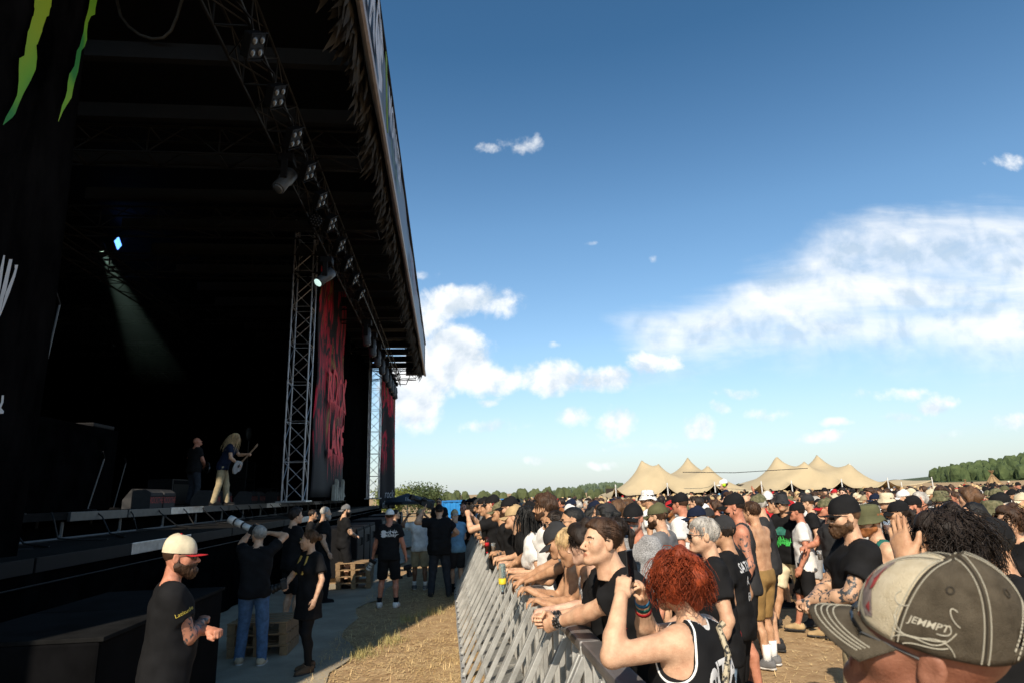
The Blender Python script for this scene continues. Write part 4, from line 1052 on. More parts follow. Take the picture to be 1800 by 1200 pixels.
# dark cable strung between the tents
mb = MB(); mb.tube([at(1200, 829, 57), at(1290, 827, 57)+np.array([0, 0, -.15]), at(1420, 822, 57)], .03, 5); tag(mb.build('cable', mat('cable_black', (.012, .012, .012), .6)), 'thin dark cable strung between the two beige tents', 'cable')
def teepee(px, py, Y, hb, label, scale=1.):
    a = at(px, py, Y); root = empty('teepee', (a[0], Y, 0), 0, label, 'teepee', 'teepees before the wooded hill'); zt = a[2]
    mb = MB(); n = 20; R = (zt)*.62; prof = [(R, 0), (R*.55, zt*.36), (R*.12, zt*.74)]; V = []
    mb.lathe(prof, n); mb.build('cover', mat('teepee_canvas', (.33, .22, .11), .9, .15, 1), root, True)
    for k in range(9):
        A = 2*PI*k/9; m = MB(); m.bar((R*math.cos(A)*.96, R*math.sin(A)*.96, 0), (-R*.16*math.cos(A), -R*.16*math.sin(A), zt), .05, 5); m.build('pole', mat('teepee_pole', (.22, .14, .07), .8), root)
teepee(1742, 826, 85, 0, 'larger tan teepee with crossed poles before the hill'); teepee(1696, 842, 110, 0, 'smaller far teepee whose crossed pole tops show above heads')
# dark green parasol at the far end of the pit
def parasol():
    a = at(716, 866, 40); root = empty('parasol', (a[0], 40, gz(40)), 0, 'black parasol beyond the pit at the foot of the far banner', 'parasol'); mb = MB(); n = 8; z = a[2]-gz(40)
    P = [(0, 0, z)]+[(1.75*math.cos(2*PI*k/n), 1.75*math.sin(2*PI*k/n), z-.50) for k in range(n)]+[(1.75*math.cos(2*PI*k/n), 1.75*math.sin(2*PI*k/n), z-.66) for k in range(n)]
    mb.add(P, [(0, 1+k, 1+(k+1) % n) for k in range(n)]+[(1+k, 1+n+k, 1+n+(k+1) % n, 1+(k+1) % n) for k in range(n)]); mb.build('canopy', mat('parasol_cloth', (.012, .016, .022), .7, .2, 3), root)
    m = MB(); m.bar((0, 0, 0), (0, 0, z), .03, 8); m.build('pole', pole_m, root)
    m = MB(); m.lathe([(.3, 0), (.3, .08), (.05, .12)], 12); m.build('base', mat('base_grey', (.1, .1, .1), .8), root)
    flat_text('lettering', 'Jäg', mat('print_white', (.7, .7, .7), .7, 0), root, (.3, -1.40, z-.36), (1, 0, 0), (0, .3, .86), .36)
parasol()
# ================================================================== stage (built in the stage frame, local x < 0 is toward the stage)
scrim_m = mat('black_scrim', (.0028, .0028, .003), .95, .5, 2.5, .3, 200, spec=.0)
blackm = mat('black_metal', (.006, .006, .007), .6, .3, 6, spec=.12); alum = mat('aluminium', (.55, .55, .56), .38, .2, 9, metal=.9)
trussm = mat('truss_aluminium', (.45, .45, .46), .4, .2, 9, metal=.85); trussd = mat('truss_dull', (.10, .10, .10), .5, .2, 9, metal=.7)
wood_m = mat('stage_ply', (.008, .0075, .007), .9, .4, 5, .2, 50, spec=.1); pallet_m = mat('pallet_wood', (.26, .17, .09), .85, .3, 9, .4, 40, stretch=(1, 4, 1))
def sthing(name, label, cat, group=None): return empty(name, label=label, cat=cat, group=group, mtx=MS)
# --- deck
DZ = 1.95
RZ0, RZ1 = 9.72, 11.75; YN, YF = 6.2, 40.9; XE = -2.16
deck = sthing('stage_deck', 'dark stage floor on scaffold with aluminium front edge', 'stage')
mb = MB(); mb.box((-15.5, 22.5, DZ-.06), (17., 43, .12)); mb.build('floor', wood_m, deck)
for i in range(20):
    y = 4.6+i*1.95
    if i in (3,): continue
    mb = MB(); mb.bbox((-6.98, y, DZ-.075), (.06, 1.9, .15), .008)
    mb.build('edge_plate', alum if i % 4 == 2 else trussd, deck)
mb = MB()
for i in range(22):
    y = 2+i*1.9
    for x in (-7.1, -8.6): mb.bar((x, y, 0), (x, y, DZ-.15), .028, 6)
    mb.bar((-7.1, y, .15), (-7.1, y+1.9, DZ-.35), .02, 5)
mb.bar((-7.05, 1, DZ-.42), (-7.05, 44, DZ-.42), .028, 6); mb.bar((-7.05, 1, .35), (-7.05, 44, .35), .028, 6)
mb.build('scaffold', trussd, deck)
mb = MB(); mb.sheet(lambda u, v: (-7.35+.04*math.sin(u*220), 1+43*u, .02+(DZ-.25)*v), 320, 2); mb.build('skirt_cloth', scrim_m, deck)
# lower step with cables in front of the deck
step = sthing('stage_step', 'lower black walkway with pale edge boards running before the stage', 'walkway')
mb = MB(); mb.box((-5.95, 22, 1.47), (1.9, 43, .10)); mb.build('walk_floor', wood_m, step)
for i in range(21):
    y = 2.2+i*2.02; mb = MB(); mb.bbox((-4.98, y, 1.465), (.035, 1.98, .15), .006)
    mb.build('edge_board', alum if i in (4, 9) else blackm, step)
mb = MB(); mb.sheet(lambda u, v: (-5.02+.03*math.sin(u*260), 1+42*u, .02+1.37*v), 320, 2); mb.build('front_cloth', scrim_m, step)
mb = MB(); mb.bar((-4.97, 1.5, 1.27), (-4.97, 43, 1.27), .010, 6); mb.build('clamp_rail', blackm, step)
r_ = random.Random(2)
mb = MB()
for k in range(26):
    y = 6+k*1.25; x = -6.5
    mb.tube([(-7.0+.0, y, DZ+.01), (-6.9, y+r_.uniform(-.1, .1), DZ-.1), (-6.8+r_.uniform(-.05, .2), y+r_.uniform(-.3, .3), 1.56), (-6.4, y+r_.uniform(-.6, .6), 1.535), (-6.0, y+r_.uniform(-1, 1), 1.535)], .013, 5)
tag(mb.build('cable_loom', mat('cable_black', (.012, .012, .012), .6), mtx=MS), 'black cables drooping from the stage edge to the walkway', 'cables', kind='stuff')

# --- black subwoofer boxes and ramps before the stage
def sub_box(x, y, w, l, hh, label):
    root = empty('speaker_box', mtx=MS @ Matrix.Translation((x, y, 0)), label=label, cat='speaker', group='black boxes along the stage front'); mb = MB(); mb.bbox((0, 0, hh/2+.14), (w, l-.02, hh), .02); mb.build('cabinet', mat('cabinet_black', (.009, .009, .010), .7, .3, 8, .2, 120, spec=.1), root)
    g = MB(); g.box((w/2+.004, 0, hh/2+.14), (.02, l-.16, hh-.16)); g.build('grille', mat('grille_black', (.008, .008, .008), .5, .3, 90), root)
    for q in (-1, 1): g = MB(); g.box((0, q*(l/2-.2), .07), (w*.9, .1, .13)); g.build('runner', pallet_m, root)
    for q in (-1, 1):
        g = MB(); g.tube([(w/2+.01, q*.12, hh*.75), (w/2+.05, q*.12, hh*.75), (w/2+.05, q*.12, hh*.9), (w/2+.01, q*.12, hh*.9)], .012, 5); g.build('handle', blackm, root)
nm = ['first', 'second', 'third', 'fourth', 'fifth', 'sixth', 'seventh', 'eighth']
for k, y in enumerate((17.3, 18.7, 20.1, 23.6, 25.0, 28.4, 29.8, 33.0)):
    sub_box(-3.55-.0*k, y, 1.05, 1.3, 1.15, 'black speaker box on runners before the stage, %s beyond the bearded cap wearer' % nm[k])
# the long black riser in the near pit
rz = sthing('black_riser', 'long low black platform with scuffed top beside the near stage front', 'platform')
mb = MB(); mb.bbox((-3.80, 6.35, .56), (1.15, 2.5, 1.1), .02); mb.build('carcass', mat('riser_side', (.004, .004, .0045), .95, .4, 4, spec=.05), rz)
for i in range(2):
    mb = MB(); mb.bbox((-3.80, 5.72+i*1.26, 1.125), (1.2, 1.24, .03), .006); mb.build('top_panel', mat('riser_top', (.010, .010, .010), .95, .5, 3, .2, 30, spec=.05), rz)
mb = MB(); mb.bbox((-3.1, 3.2, .38), (1.1, 1.6, .76), .01); tag(mb.build('ramp_box', mat('ramp_top', (.03, .027, .024), .9, .4, 3, spec=.05), mtx=MS), 'low dark wooden box at the bottom left corner of the pit', 'box')
mb = MB(); mb.bbox((-3.35, 3.62, .13), (.34, .34, .26), .02); tag(mb.build('yellow_case', mat('case_yellow', (.45, .32, .05), .6, .2, 6), mtx=MS), 'small yellow case on the ground behind the crossed-arms guard', 'case')
def pallet_stack(x, y, n, label):
    for k in range(n):
        root = empty('wooden_pallet', mtx=MS @ Matrix.Translation((x, y, k*.145)) @ Matrix.Rotation(r_.uniform(-.05, .05), 4, 'Z'), label=label % ['bottom', 'second', 'third', 'top'][min(k if k < n-1 else 3, 3)], cat='pallet', group='wooden pallets in the pit')
        for q in range(5):
            m = MB(); m.box((0, -.32+q*.16, .132), (.8, .10, .02)); m.build('plank', pallet_m, root)
        for q in (-1, 0, 1):
            m = MB(); m.box((q*.34, 0, .07), (.1, .76, .095)); m.build('bearer', pallet_m, root)
            m = MB(); m.box((q*.34, 0, .011), (.1, .76, .02)); m.build('plank', pallet_m, root)
pallet_stack(-2.95, 16.0, 4, 'worn wooden pallet before the first speaker box, %s of its stack')
pallet_stack(-3.35, 9.9, 3, 'brown wooden pallet behind the photographer in jeans, %s of its stack')

# --- truss towers
def truss(root, a, b, w, step=None, m=trussm, r=.026, rb=.014, split=True, faces=(0, 1, 2, 3)):
    a = Vector(a); b = Vector(b); d = (b-a); L = d.length; d.normalize(); t = Vector((0, 0, 1)) if abs(d.z) < .9 else Vector((0, 1, 0)); e1 = d.cross(t).normalized()*w/2; e2 = d.cross(e1).normalized()*w/2
    cs = [(-1, -1), (1, -1), (1, 1), (-1, 1)]; C = [e1*i+e2*j for i, j in cs]
    for c in C:
        mb = MB(); mb.bar(a+c, b+c, r, 7); mb.build('chord', m, root)
    step = step or w*1.05; n = max(2, round(L/step)); lat = MB(); proto = None
    for f in faces:
        c0, c1 = C[f], C[(f+1) % 4]
        for k in range(n):
            p = a+d*(L*k/n); q = a+d*(L*(k+1)/n); s_, e_ = (p+c0, q+c1) if k % 2 == 0 else (p+c1, q+c0)
            if split:
                mb = MB(); mb.bar(s_, e_, rb, 5); mb.build('brace', m, root)
            else: lat.bar(s_, e_, rb, 5)
        if not split or True:
            for k in range(n+1):
                if k % 2 == 0: lat.bar(a+d*(L*k/n)+c0, a+d*(L*k/n)+c1, rb, 5)
    if lat.v: lat.build('lacing', m, root)['kind'] = 'stuff'
T1 = sthing('truss_tower', 'tall aluminium truss tower left of the red and black banner', 'truss', 'truss towers'); truss(T1, (-5.50, 20.7, DZ), (-5.50, 20.7, 11.3), .62, .62)
mb = MB(); mb.bbox((-5.5, 20.7, DZ+.03), (.9, .9, .05), .01); mb.build('base_plate', trussm, T1)
T2 = sthing('truss_tower', 'truss tower farther off beside the second narrow banner', 'truss', 'truss towers'); truss(T2, (-5.05, 38.3, DZ), (-5.05, 38.3, 11.0), .66, .66)
mb = MB(); mb.bbox((-5.05, 38.3, DZ+.03), (.9, .9, .05), .01); mb.build('base_plate', trussm, T2)

# --- printed banners hung on the stage front
def banner_mat(name, seed, dark):
    m = bpy.data.materials.new(name); m.use_nodes = True; t = m.node_tree; g = NT(t); b = t.nodes['Principled BSDF']; P = g.n('ShaderNodeTexCoord').outputs['Object']
    Q = g.vm('MULTIPLY', P, (1, .55, .24)); Q = g.vm('ADD', Q, (seed, seed*2, seed)); n = g.noise(Q, 1.5, 5, .55, 1.2); n2 = g.noise(g.vm('MULTIPLY', P, (2, 3, .35)), 2.2, 5, .6, .6)
    c = g.ramp(n, [(.34, (.012, .011, .014)), (.47, (.020, .016, .020)), (.49, (.52, .016, .045)), (.56, (.75, .03, .07)), (.585, (.14, .05, .03)), (.63, (.55, .28, .08)), (.66, (.02, .018, .02))])
    c = g.mix(g.m('MULTIPLY', g.ramp(n2, [(.45, 0.), (.62, 1.)]), .8), c, (.016, .015, .017))
    z = g.sep(P)[2]; c = g.mix(g.ramp(g.m('MULTIPLY_ADD', n, 1.4, g.m('MULTIPLY', z, .45)), [(.0, 1.), (1., 1.)]) if False else g.ramp(g.m('DIVIDE', g.m('SUBTRACT', z, g.m('MULTIPLY', n2, 2.2)), 10.), [(.24, 1.), (.36, 0.)]), c, (.014, .014, .016))
    t.links.new(c, b.inputs['Base Color']); b.inputs['Roughness'].default_value = .75; b.inputs['Specular IOR Level'].default_value = .2
    return m
red_paint = mat('banner_red', (.86, .04, .055), .7, .2, 4); bone = mat('banner_bone', (.35, .33, .27), .7, .2, 4)
B1 = sthing('banner', 'tall red and black printed banner with dripping red letters beside the near tower', 'banner', 'printed banners')
mb = MB(); mb.sheet(lambda u, v: (-5.30+.05*math.sin(u*9+v*3)+.03*math.sin(v*17), 22.0+6.4*u, DZ+.15+(11.3-DZ)*v), 24, 30, .012); mb.build('cloth', banner_mat('banner_print', 3.3, 1), B1, True)
def drips(root, y0, y1, z0, hgt, n, seed, x=-5.20):
    r = random.Random(seed); mb = MB()
    for k in range(n):
        y = y0+(y1-y0)*(k+r.uniform(.2, .8))/n; L = r.uniform(.3, 1.)*hgt; w = r.uniform(.04, .10)
        mb.add([(x, y-w, z0), (x, y+w, z0), (x, y+w*.5, z0-L*.6), (x, y, z0-L)], [(0, 1, 2, 3)])
    mb.build('paint_drip', red_paint, root)
for (s_, z, h_, st) in (('ROCK', 6.25, 1.9, (1.0, 1.25)), ('LAKE', 4.25, 2.3, (1.0, 1.25))):
    o = flat_text('lettering', s_, red_paint, B1, (-5.21, 26.2, z), (0, 1, 0), (0, 0, 1), 1.55, 0, .03, .05, st, seed=4)
    drips(B1, 24.4, 28.0, z-.5, 1.2, 16, len(s_)+int(z))
mb = MB()
for k in range(5): mb.tube([(-5.2, 25.9+k*.5, 1.95), (-5.2, 26.0+k*.5, 2.5+.25*math.sin(k*2)), (-5.2, 26.25+k*.5, 2.1)], .10, 5)
mb.build('scribble', bone, B1)
B2 = sthing('banner', 'narrow orange and red banner at the far corner of the stage', 'banner', 'printed banners')
mb = MB(); mb.sheet(lambda u, v: (-4.75+.75*u+.04*math.sin(u*9+v*3), 39.0+2.0*u, DZ-.6+(10.4-DZ)*v), 10, 24, .012); mb.build('cloth', banner_mat('banner_print_far', 7.7, 0), B2, True)
flat_text('lettering', 'rock', mat('print_grey', (.4, .4, .4), .7, 0), B2, (-4.27, 40.0, 2.2), (.35, 1, 0), (0, 0, 1), .7, .2); flat_text('lettering', 'the lake', MATS['print_grey'], B2, (-4.27, 40.0, 1.6), (.35, 1, 0), (0, 0, 1), .6, .2)
# black mesh over the speaker wing between the towers, and rear curtain of the stage
wing = sthing('speaker_wing', 'black gauze wall between the printed banner and the far truss tower', 'curtain'); mb = MB(); mb.sheet(lambda u, v: (-5.75+.03*math.sin(u*60), 28.5+12.6*u, DZ+(10.2-DZ)*v), 90, 4, .02); mb.build('gauze', scrim_m, wing, True)
back = sthing('rear_curtain', 'black curtains closing the back of the stage', 'curtain')
for (pa, pb) in (((-23.5, 1.5), (-23.5, 43.5)), ((-23.5, 41.3), (-5.6, 41.3)), ((-23.5, 1.4), (-6.0, 1.4))):
    mb = MB(); n = 260; mb.sheet(lambda u, v: (pa[0]+(pb[0]-pa[0])*u+.1*math.sin(u*200)*(pa[0] == pb[0]), pa[1]+(pb[1]-pa[1])*u+.1*math.sin(u*120)*(pa[1] == pb[1]), DZ-1.9+(RZ1+.28-DZ+1.9)*v), n, 1, .03); mb.build('drape', scrim_m, back, True)

# --- near wing: huge black printed gauze on the left
nw = sthing('wing_gauze', 'huge black gauze at the left with green claw marks', 'banner')
mb = MB(); mb.sheet(lambda u, v: (-5.62+.05*math.sin(u*14+v*2)+.03*math.sin(u*31), 0.0+7.9*u+.12*math.sin(v*7)*(u > .97), .2+15.1*v), 60, 30, .02); mb.build('gauze', mat('gauze_print', (.0012, .0012, .0014), .95, 0, 2.2, .3, 90, spec=0., col2=(.0075, .0070, .0070), stretch=(1, 1, .35)), nw, True)
def gpt(px, py, off=0.): # point of the gauze plane seen at a pixel
    r = ray(px, py); o = Sl((0, 0, CAM_H)); d = np.array(MSi.to_3x3() @ Vector(r)); t = (-5.53+off-o[0])/d[0]; return o+d*t
lime = bpy.data.materials.new('claw_green'); lime.use_nodes = True; g = NT(lime.node_tree); b_ = lime.node_tree.nodes['Principled BSDF']
nn = g.noise(g.vm('MULTIPLY', g.n('ShaderNodeTexCoord').outputs['Object'], (1, .9, .25)), 1.4, 3, .5, .4)
lime.node_tree.links.new(g.ramp(nn, [(.42, (.30, .42, .01)), (.52, (.16, .40, .015)), (.58, (.02, .22, .03))]), b_.inputs['Base Color']); b_.inputs['Roughness'].default_value = .6
def claw(rows, name='claw_mark', m=lime):
    L = [gpt(a, y) for y, a, b in rows]; R_ = [gpt(b, y) for y, a, b in rows]; mb = MB(); n = len(rows)
    mb.add(L+R_, [(i, i+1, n+i+1, n+i) for i in range(n-1)]); mb.build(name, m, nw)
claw([(-60, 66, 96), (-30, 63, 93), (0, 61, 91), (12, 60, 90), (16, 61, 88), (28, 59, 86), (30, 57, 82), (50, 52, 75), (56, 49, 74), (78, 46, 66), (80, 45, 64), (98, 43, 65), (103, 34, 65), (122, 33, 63), (142, 33, 54), (162, 31, 43), (168, 30, 40), (184, 23, 33), (200, 14, 27), (207, 10, 22), (220, 5, 6)])
claw([(-40, 164, 178), (0, 158, 171), (14, 156, 168), (26, 153, 167), (29, 152, 160), (40, 149, 155), (56, 147, 153), (70, 143, 153), (82, 140, 149), (90, 135, 143), (104, 133, 141), (116, 131, 139), (128, 124, 137), (130, 122, 136), (146, 119, 131), (160, 118, 128), (172, 115, 126), (186, 109, 117), (196, 107, 111), (214, 102, 103)])
gw = mat('gauze_white', (.55, .55, .55), .8, .15, 3)
claw([(449, 6, 9), (500, -6, 2), (560, -20, -8)], 'letter_stroke', gw); claw([(456, 16, 22), (510, 3, 11), (522, 0, 7), (560, -8, -1)], 'letter_stroke', gw); claw([(466, 26, 32), (474, 26, 30), (486, 22, 27), (515, 10, 17), (555, 0, 1)], 'letter_stroke', gw)
claw([(694, 3, 7), (706, 2, 6), (716, -4, 2), (722, -6, 7), (726, -6, 6)], 'letter_stroke', gw)

# --- roof
roof = sthing('stage_roof', 'dark stage roof with pale fascia, rafters and ragged leaf fringe', 'roof')
mb = MB(); mb.sheet(lambda u, v: (XE-.12-21.5*v, YN+(YF+.6-YN)*u, RZ1-.05+.3*math.sin(v*PI*.5)), 4, 8, .05); mb.build('skin', mat('roof_skin', (.004, .0045, .006), .7, .3, 1.5), roof)
fasm = mat('fascia_vinyl', (.10, .125, .165), .45, 0, .35, .05, 20, spec=.5, col2=(.16, .175, .20))
mb = MB(); mb.sheet(lambda u, v: (XE+.02*math.sin(u*37), YN+(YF-YN)*u, RZ0+(RZ1-RZ0)*v), 60, 3, .05); mb.build('fascia', fasm, roof)
mb = MB(); mb.bar((XE+.03, YN, RZ0-.02), (XE+.03, YF, RZ0-.02), .07, 8); mb.build('fascia_rail', mat('rail_pale', (.34, .32, .33), .45, .1, 6, metal=.4), roof)
mb = MB(); mb.bar((XE+.03, YN, RZ1+.03), (XE+.03, YF, RZ1+.03), .05, 8); mb.build('fascia_rail', blackm, roof)
mb = MB(); mb.box((XE-.6, YF+.04, (RZ0+RZ1)/2), (1.25, .05, RZ1-RZ0)); mb.build('end_panel', fasm, roof)
lt = mat('fascia_white', (.60, .62, .66), .6, .1, 4); lg = mat('fascia_lime', (.20, .34, .10), .6, .1, 4)
X_ = XE+.075
flat_text('lettering', 'STAGE', lt, roof, (X_, 10.0, 10.74), (0, 1, 0), (0, 0, 1), 1.7, .25, .05, .06, (.62, 1.2), seed=2)
flat_text('lettering', 'MONSTER', lt, roof, (X_, 15.1, 11.0), (0, 1, 0), (0, 0, 1), .92, .0, .02, .03, (.95, 1.25), seed=7)
flat_text('lettering', 'E N E R G Y', lg, roof, (X_, 15.3, 10.28), (0, 1, 0), (0, 0, 1), .48, 0, -.01, 0, (1.15, 1.1))
for k in range(3):
    mb = MB(); mb.tube([(X_, 12.25+.10*k+.55*t, 11.6-1.55*t*(1-.0*t)-.25*math.sin(t*PI)*.6) for t in np.linspace(0, 1, 10)], .012, 4); mb.build('claw_line', lg, roof)
for yy, ww in ((25, 2.6),):
    flat_text('lettering', 'ROCK THE LAKE', mat('fascia_red', (.25, .08, .10), .6, .2, 2), roof, (X_, yy, 10.75), (0, 1, 0), (0, 0, 1), .62, .1, .0, .03, (1., 1.8), seed=int(yy))
# rafters: dark beams from the fascia inward, lattice trusses every few bays
raft = mat('rafter', (.012, .012, .013), .6, .3, 4)
for i in range(18):
    y = 7.0+i*1.98; mb = MB(); mb.box((XE-4.4, y, RZ0+.62), (8., .16, .34)); mb.build('rafter', raft, roof)
rt = mat('roof_truss', (.022, .021, .020), .5, .2, 6, metal=.6)
for j, y in enumerate((13.2, 17.2, 20.7, 26.5, 32.5, 40.4)):
    tr_ = sthing('roof_truss', 'lattice girder under the stage roof, %s from the near end' % ['first', 'second', 'third', 'fourth', 'fifth', 'last'][j], 'truss', 'girders under the roof')
    truss(tr_, (XE-.55, y, RZ0-.05), (-22, y, RZ0-.05), .62, .75, rt, .028, .016, split=False, faces=(0, 2, 3))
lt_ = sthing('lighting_truss', 'long lighting truss running along the stage front under the roof', 'truss')
truss(lt_, (-3.95, 7.0, 9.2), (-3.95, 40.2, 9.2), .55, .70, rt, .028, .015, split=False, faces=(0, 1, 2, 3))
t2 = sthing('lighting_truss', 'second lighting truss deeper over the stage', 'truss'); truss(t2, (-11., 7.0, 9.0), (-11., 40.2, 9.0), .55, .70, rt, .028, .015, split=False, faces=(0, 2))
# ragged fringe of leaves along the inner edge of the fascia
r2 = np.random.default_rng(6); n = 1500; yy = np.sort(r2.uniform(YN, YF, n)); V = np.zeros((n, 4, 3)); L = r2.uniform(.2, .55, n); w = r2.uniform(.05, .13, n); dx = r2.uniform(-.65, -.02, n); dyv = r2.uniform(-.25, .25, n); x0 = XE-.10-r2.uniform(0, .25, n); z0 = RZ0+r2.uniform(-.02, .35, n)
V[:, 0] = np.stack([x0, yy-w, z0], 1); V[:, 1] = np.stack([x0, yy+w, z0], 1); V[:, 2] = np.stack([x0+dx*.5*L+.02, yy+dyv*.6+w*.8, z0-L*.55], 1); V[:, 3] = np.stack([x0+dx*L, yy+dyv, z0-L], 1)
fr_ = link('leaf_fringe', npmesh('leaf_fringe', V.reshape(-1, 3), np.arange(4*n).reshape(-1, 4), False), mat('fringe_leaf', (.010, .0095, .008), .9, 0, 3, col2=(.045, .040, .033)), roof); fr_['kind'] = 'stuff'
# end truss showing against the sky
mb = MB(); mb.bar((-4.8, YF-.2, RZ0+.05), (XE-.2, YF-.2, RZ0+.05), .03, 6); mb.build('end_tube', alum, roof)
mb = MB(); mb.tube([S(-3.0, YF-.3, 9.9), S(-3.3, YF-1, 8.95), S(-4.3, YF-2.2, 8.85), S(-5.0, YF-3, 9.3)], .03, 5); tag(mb.build('hanging_cable', MATS['cable_black']), 'slack black cable hanging from the far roof corner to the truss', 'cable')
mb = MB(); mb.tube([at(px, py, 10.) for px, py in ((198, -60), (205, 0), (212, 28), (226, 47), (246, 62), (268, 69), (287, 67), (301, 54), (311, 30), (320, 0), (326, -60))], .028, 6); tag(mb.build('cable_loop', mat('cable_pale', (.07, .07, .065), .5, .2, 8), None, True), 'slack cable loop hanging high beside the near wing gauze', 'cable')

# --- lamps on the lighting truss
lens_m = mat('lamp_lens', (.08, .085, .09), .15, .2, 8, spec=.8); lens_lit = mat('lens_lit', (.5, .6, .6), .2, 0, emit=(.62, .85, .78), estr=.75)
def blinder(y, label):
    root = empty('blinder_lamp', mtx=MS @ Matrix.Translation((-3.62, y, 8.6)) @ Matrix.Rotation(RAD(30), 4, 'Y') @ Matrix.Rotation(RAD(45), 4, 'X'), label=label, cat='stage lamp', group='four-eyed lamps on the front truss'); mb = MB(); mb.bbox((0, 0, 0), (.14, .36, .36), .02); mb.build('housing', blackm, root)
    f = MB()
    for a, b in (((-.2, -.2), (.2, -.2)), ((.2, -.2), (.2, .2)), ((.2, .2), (-.2, .2)), ((-.2, .2), (-.2, -.2))): f.bar((.08, *a), (.08, *b), .009, 5)
    f.build('frame', blackm, root)
    for a in (-1, 1):
        for b in (-1, 1):
            l = MB(); l.lathe([(.062, 0), (.055, .016), (.03, .024), (.001, .026)], 12, (.072, a*.09, b*.09), Matrix.Rotation(RAD(90), 3, 'Y')); l.build('reflector', lens_m, root, True)
    m = MB(); m.tube([(-.05, -.0, .2), (-.1, 0, .32), (-.25, -.2, .5)], .02, 5); m.build('yoke', blackm, root)
ords = ['nearest', 'second', 'third', 'fourth', 'fifth', 'sixth', 'seventh', 'eighth', 'ninth', 'tenth']
for k, y in enumerate((8.4, 9.62, 10.88, 12.14, 13.42, 14.7, 16.1, 17.4, 18.8, 20.3)): blinder(y, 'four-eyed square blinder lamp on the front truss, %s from the near end' % ords[k])
def moving_head(x, y, z, aim, label, lit=False, s=1.):
    root = empty('moving_lamp', mtx=MS @ Matrix.Translation((x, y, z)), label=label, cat='stage lamp', group='moving lamps on the trusses'); mb = MB(); mb.bbox((0, 0, .0), (.38*s, .38*s, .22*s), .03); mb.build('base', blackm, root)
    for q in (-1, 1):
        y_ = MB(); y_.bbox((0, q*.22*s, -.32*s), (.16*s, .06*s, .5*s), .02); y_.build('yoke_arm', blackm, root)
    A = Vector(aim).normalized(); R = A.to_track_quat('Z', 'Y').to_matrix(); h_ = MB(); h_.lathe([(.10*s, -.32*s), (.17*s, -.26*s), (.18*s, .02*s), (.15*s, .12*s), (.16*s, .40*s), (.145*s, .42*s)], 16, (0, 0, -.5*s), R); h_.build('barrel', mat('lamp_barrel', (.05, .055, .06), .45, .2, 9), root, True)
    l = MB(); l.lathe([(.135*s, .0), (.10*s, .03*s), (.001, .045*s)], 14, Vector((0, 0, -.5*s))+A*.425*s, R); l.build('lens', lens_lit if lit else lens_m, root, True)
moving_head(-4.05, 12.2, 8.85, (-.35, -.55, -1), 'long moving lamp pointing down on the front truss, nearest', False, .85)
moving_head(-3.8, 15.5, 7.9, (-.7, -.75, -1), 'moving lamp with pale lens hanging before the red banner', True, .80)
for k, y in enumerate((24.5, 26.5, 28.5, 30.5, 32.5, 34.3, 35.8, 37.2, 38.6)): moving_head(-3.9, y, 8.75, (.1, -.3, -1), 'small black lamp in the far cluster under the roof, %s along' % ords[k], False, 1.0)
def led_cluster(x, y, z, label, m, s=.3, lit=None, aim=(.6, -1, -.25)):
    A = Vector(aim).normalized(); R = A.to_track_quat('Z', 'Y').to_matrix(); root = empty('led_lamp', mtx=MS @ Matrix.Translation((x, y, z)), label=label, cat='stage lamp', group='round multi-eye lamps'); mb = MB(); mb.lathe([(s*.8, -.2), (s, -.1), (s, .02)], 18, (0, 0, 0), R); mb.build('housing', blackm, root, True)
    for k in range(19):
        rr, a = (0, 0) if k == 0 else ((s*.4, k*PI/3) if k < 7 else (s*.78, k*PI/6)); p = R @ Vector((rr*math.cos(a), rr*math.sin(a), .03)); l = MB(); l.lathe([(s*.13, 0), (s*.10, .02), (.001, .03)], 8, p, R); l.build('eye', lit or lens_m, root, True)
led_cluster(-4.0, 14.9, 8.75, 'round lamp of pale eyes above the red banner', lens_m, .17)
led_cluster(-14.5, 17.4, 3.75, 'round cluster of small white lights low behind the drum riser', lens_m, .34, mat('eye_lit', (.4, .5, .55), .2, 0, emit=(.55, .7, .8), estr=.6))
# lit lamps deep in the stage
p = Sl(at(207, 428, 21)); bl = empty('panel_lamp', mtx=MS @ Matrix.Translation(p), label='bright blue two-bar panel lamp glowing deep in the stage', cat='stage lamp'); mb = MB(); mb.bbox((-.05, 0, 0), (.08, .42, .42), .02, M=Matrix.Rotation(RAD(-40), 3, 'X')); mb.build('housing', blackm, bl)
for q in (-1, 1):
    m = MB(); m.box((0, 0, 0), (.03, .34, .14), M=Matrix.Rotation(RAD(-40), 3, 'X')); m.v = [(x+.01, y+q*.06, z+q*.07) for x, y, z in m.v]; m.build('tube_light', mat('tube_blue', (.05, .1, .4), .3, 0, emit=(.10, .28, 1.), estr=2.6), bl)
p = Sl(at(180, 440, 20.5)); sp_ = empty('spot_lamp', mtx=MS @ Matrix.Translation(p), label='small round spotlight throwing a pale green beam deep in the stage', cat='stage lamp')
A = Vector((.12, .80, -.78)).normalized(); R = A.to_track_quat('Z', 'Y').to_matrix(); mb = MB(); mb.lathe([(.08, -.4), (.13, -.3), (.14, 0)], 14, (0, 0, 0), R); mb.build('barrel', blackm, sp_, True); mb = MB(); mb.lathe([(.13, 0.), (.09, .03), (.001, .05)], 14, (0, 0, 0), R); mb.build('lens', mat('lens_green', (.4, .5, .4), .2, 0, emit=(.62, .9, .68), estr=1.2), sp_, True)
bl_ = bpy.data.lights.new('spot_light', 'SPOT'); bl_.energy = 1500; bl_.spot_size = RAD(20); bl_.color = (.7, 1, .8); bl_.shadow_soft_size = .1
bo_ = bpy.data.objects.new('spot_light', bl_); COL.objects.link(bo_); bo_.parent = sp_; bo_.rotation_euler = A.to_track_quat('-Z', 'Y').to_euler(); bo_.location = tuple(A*.12)
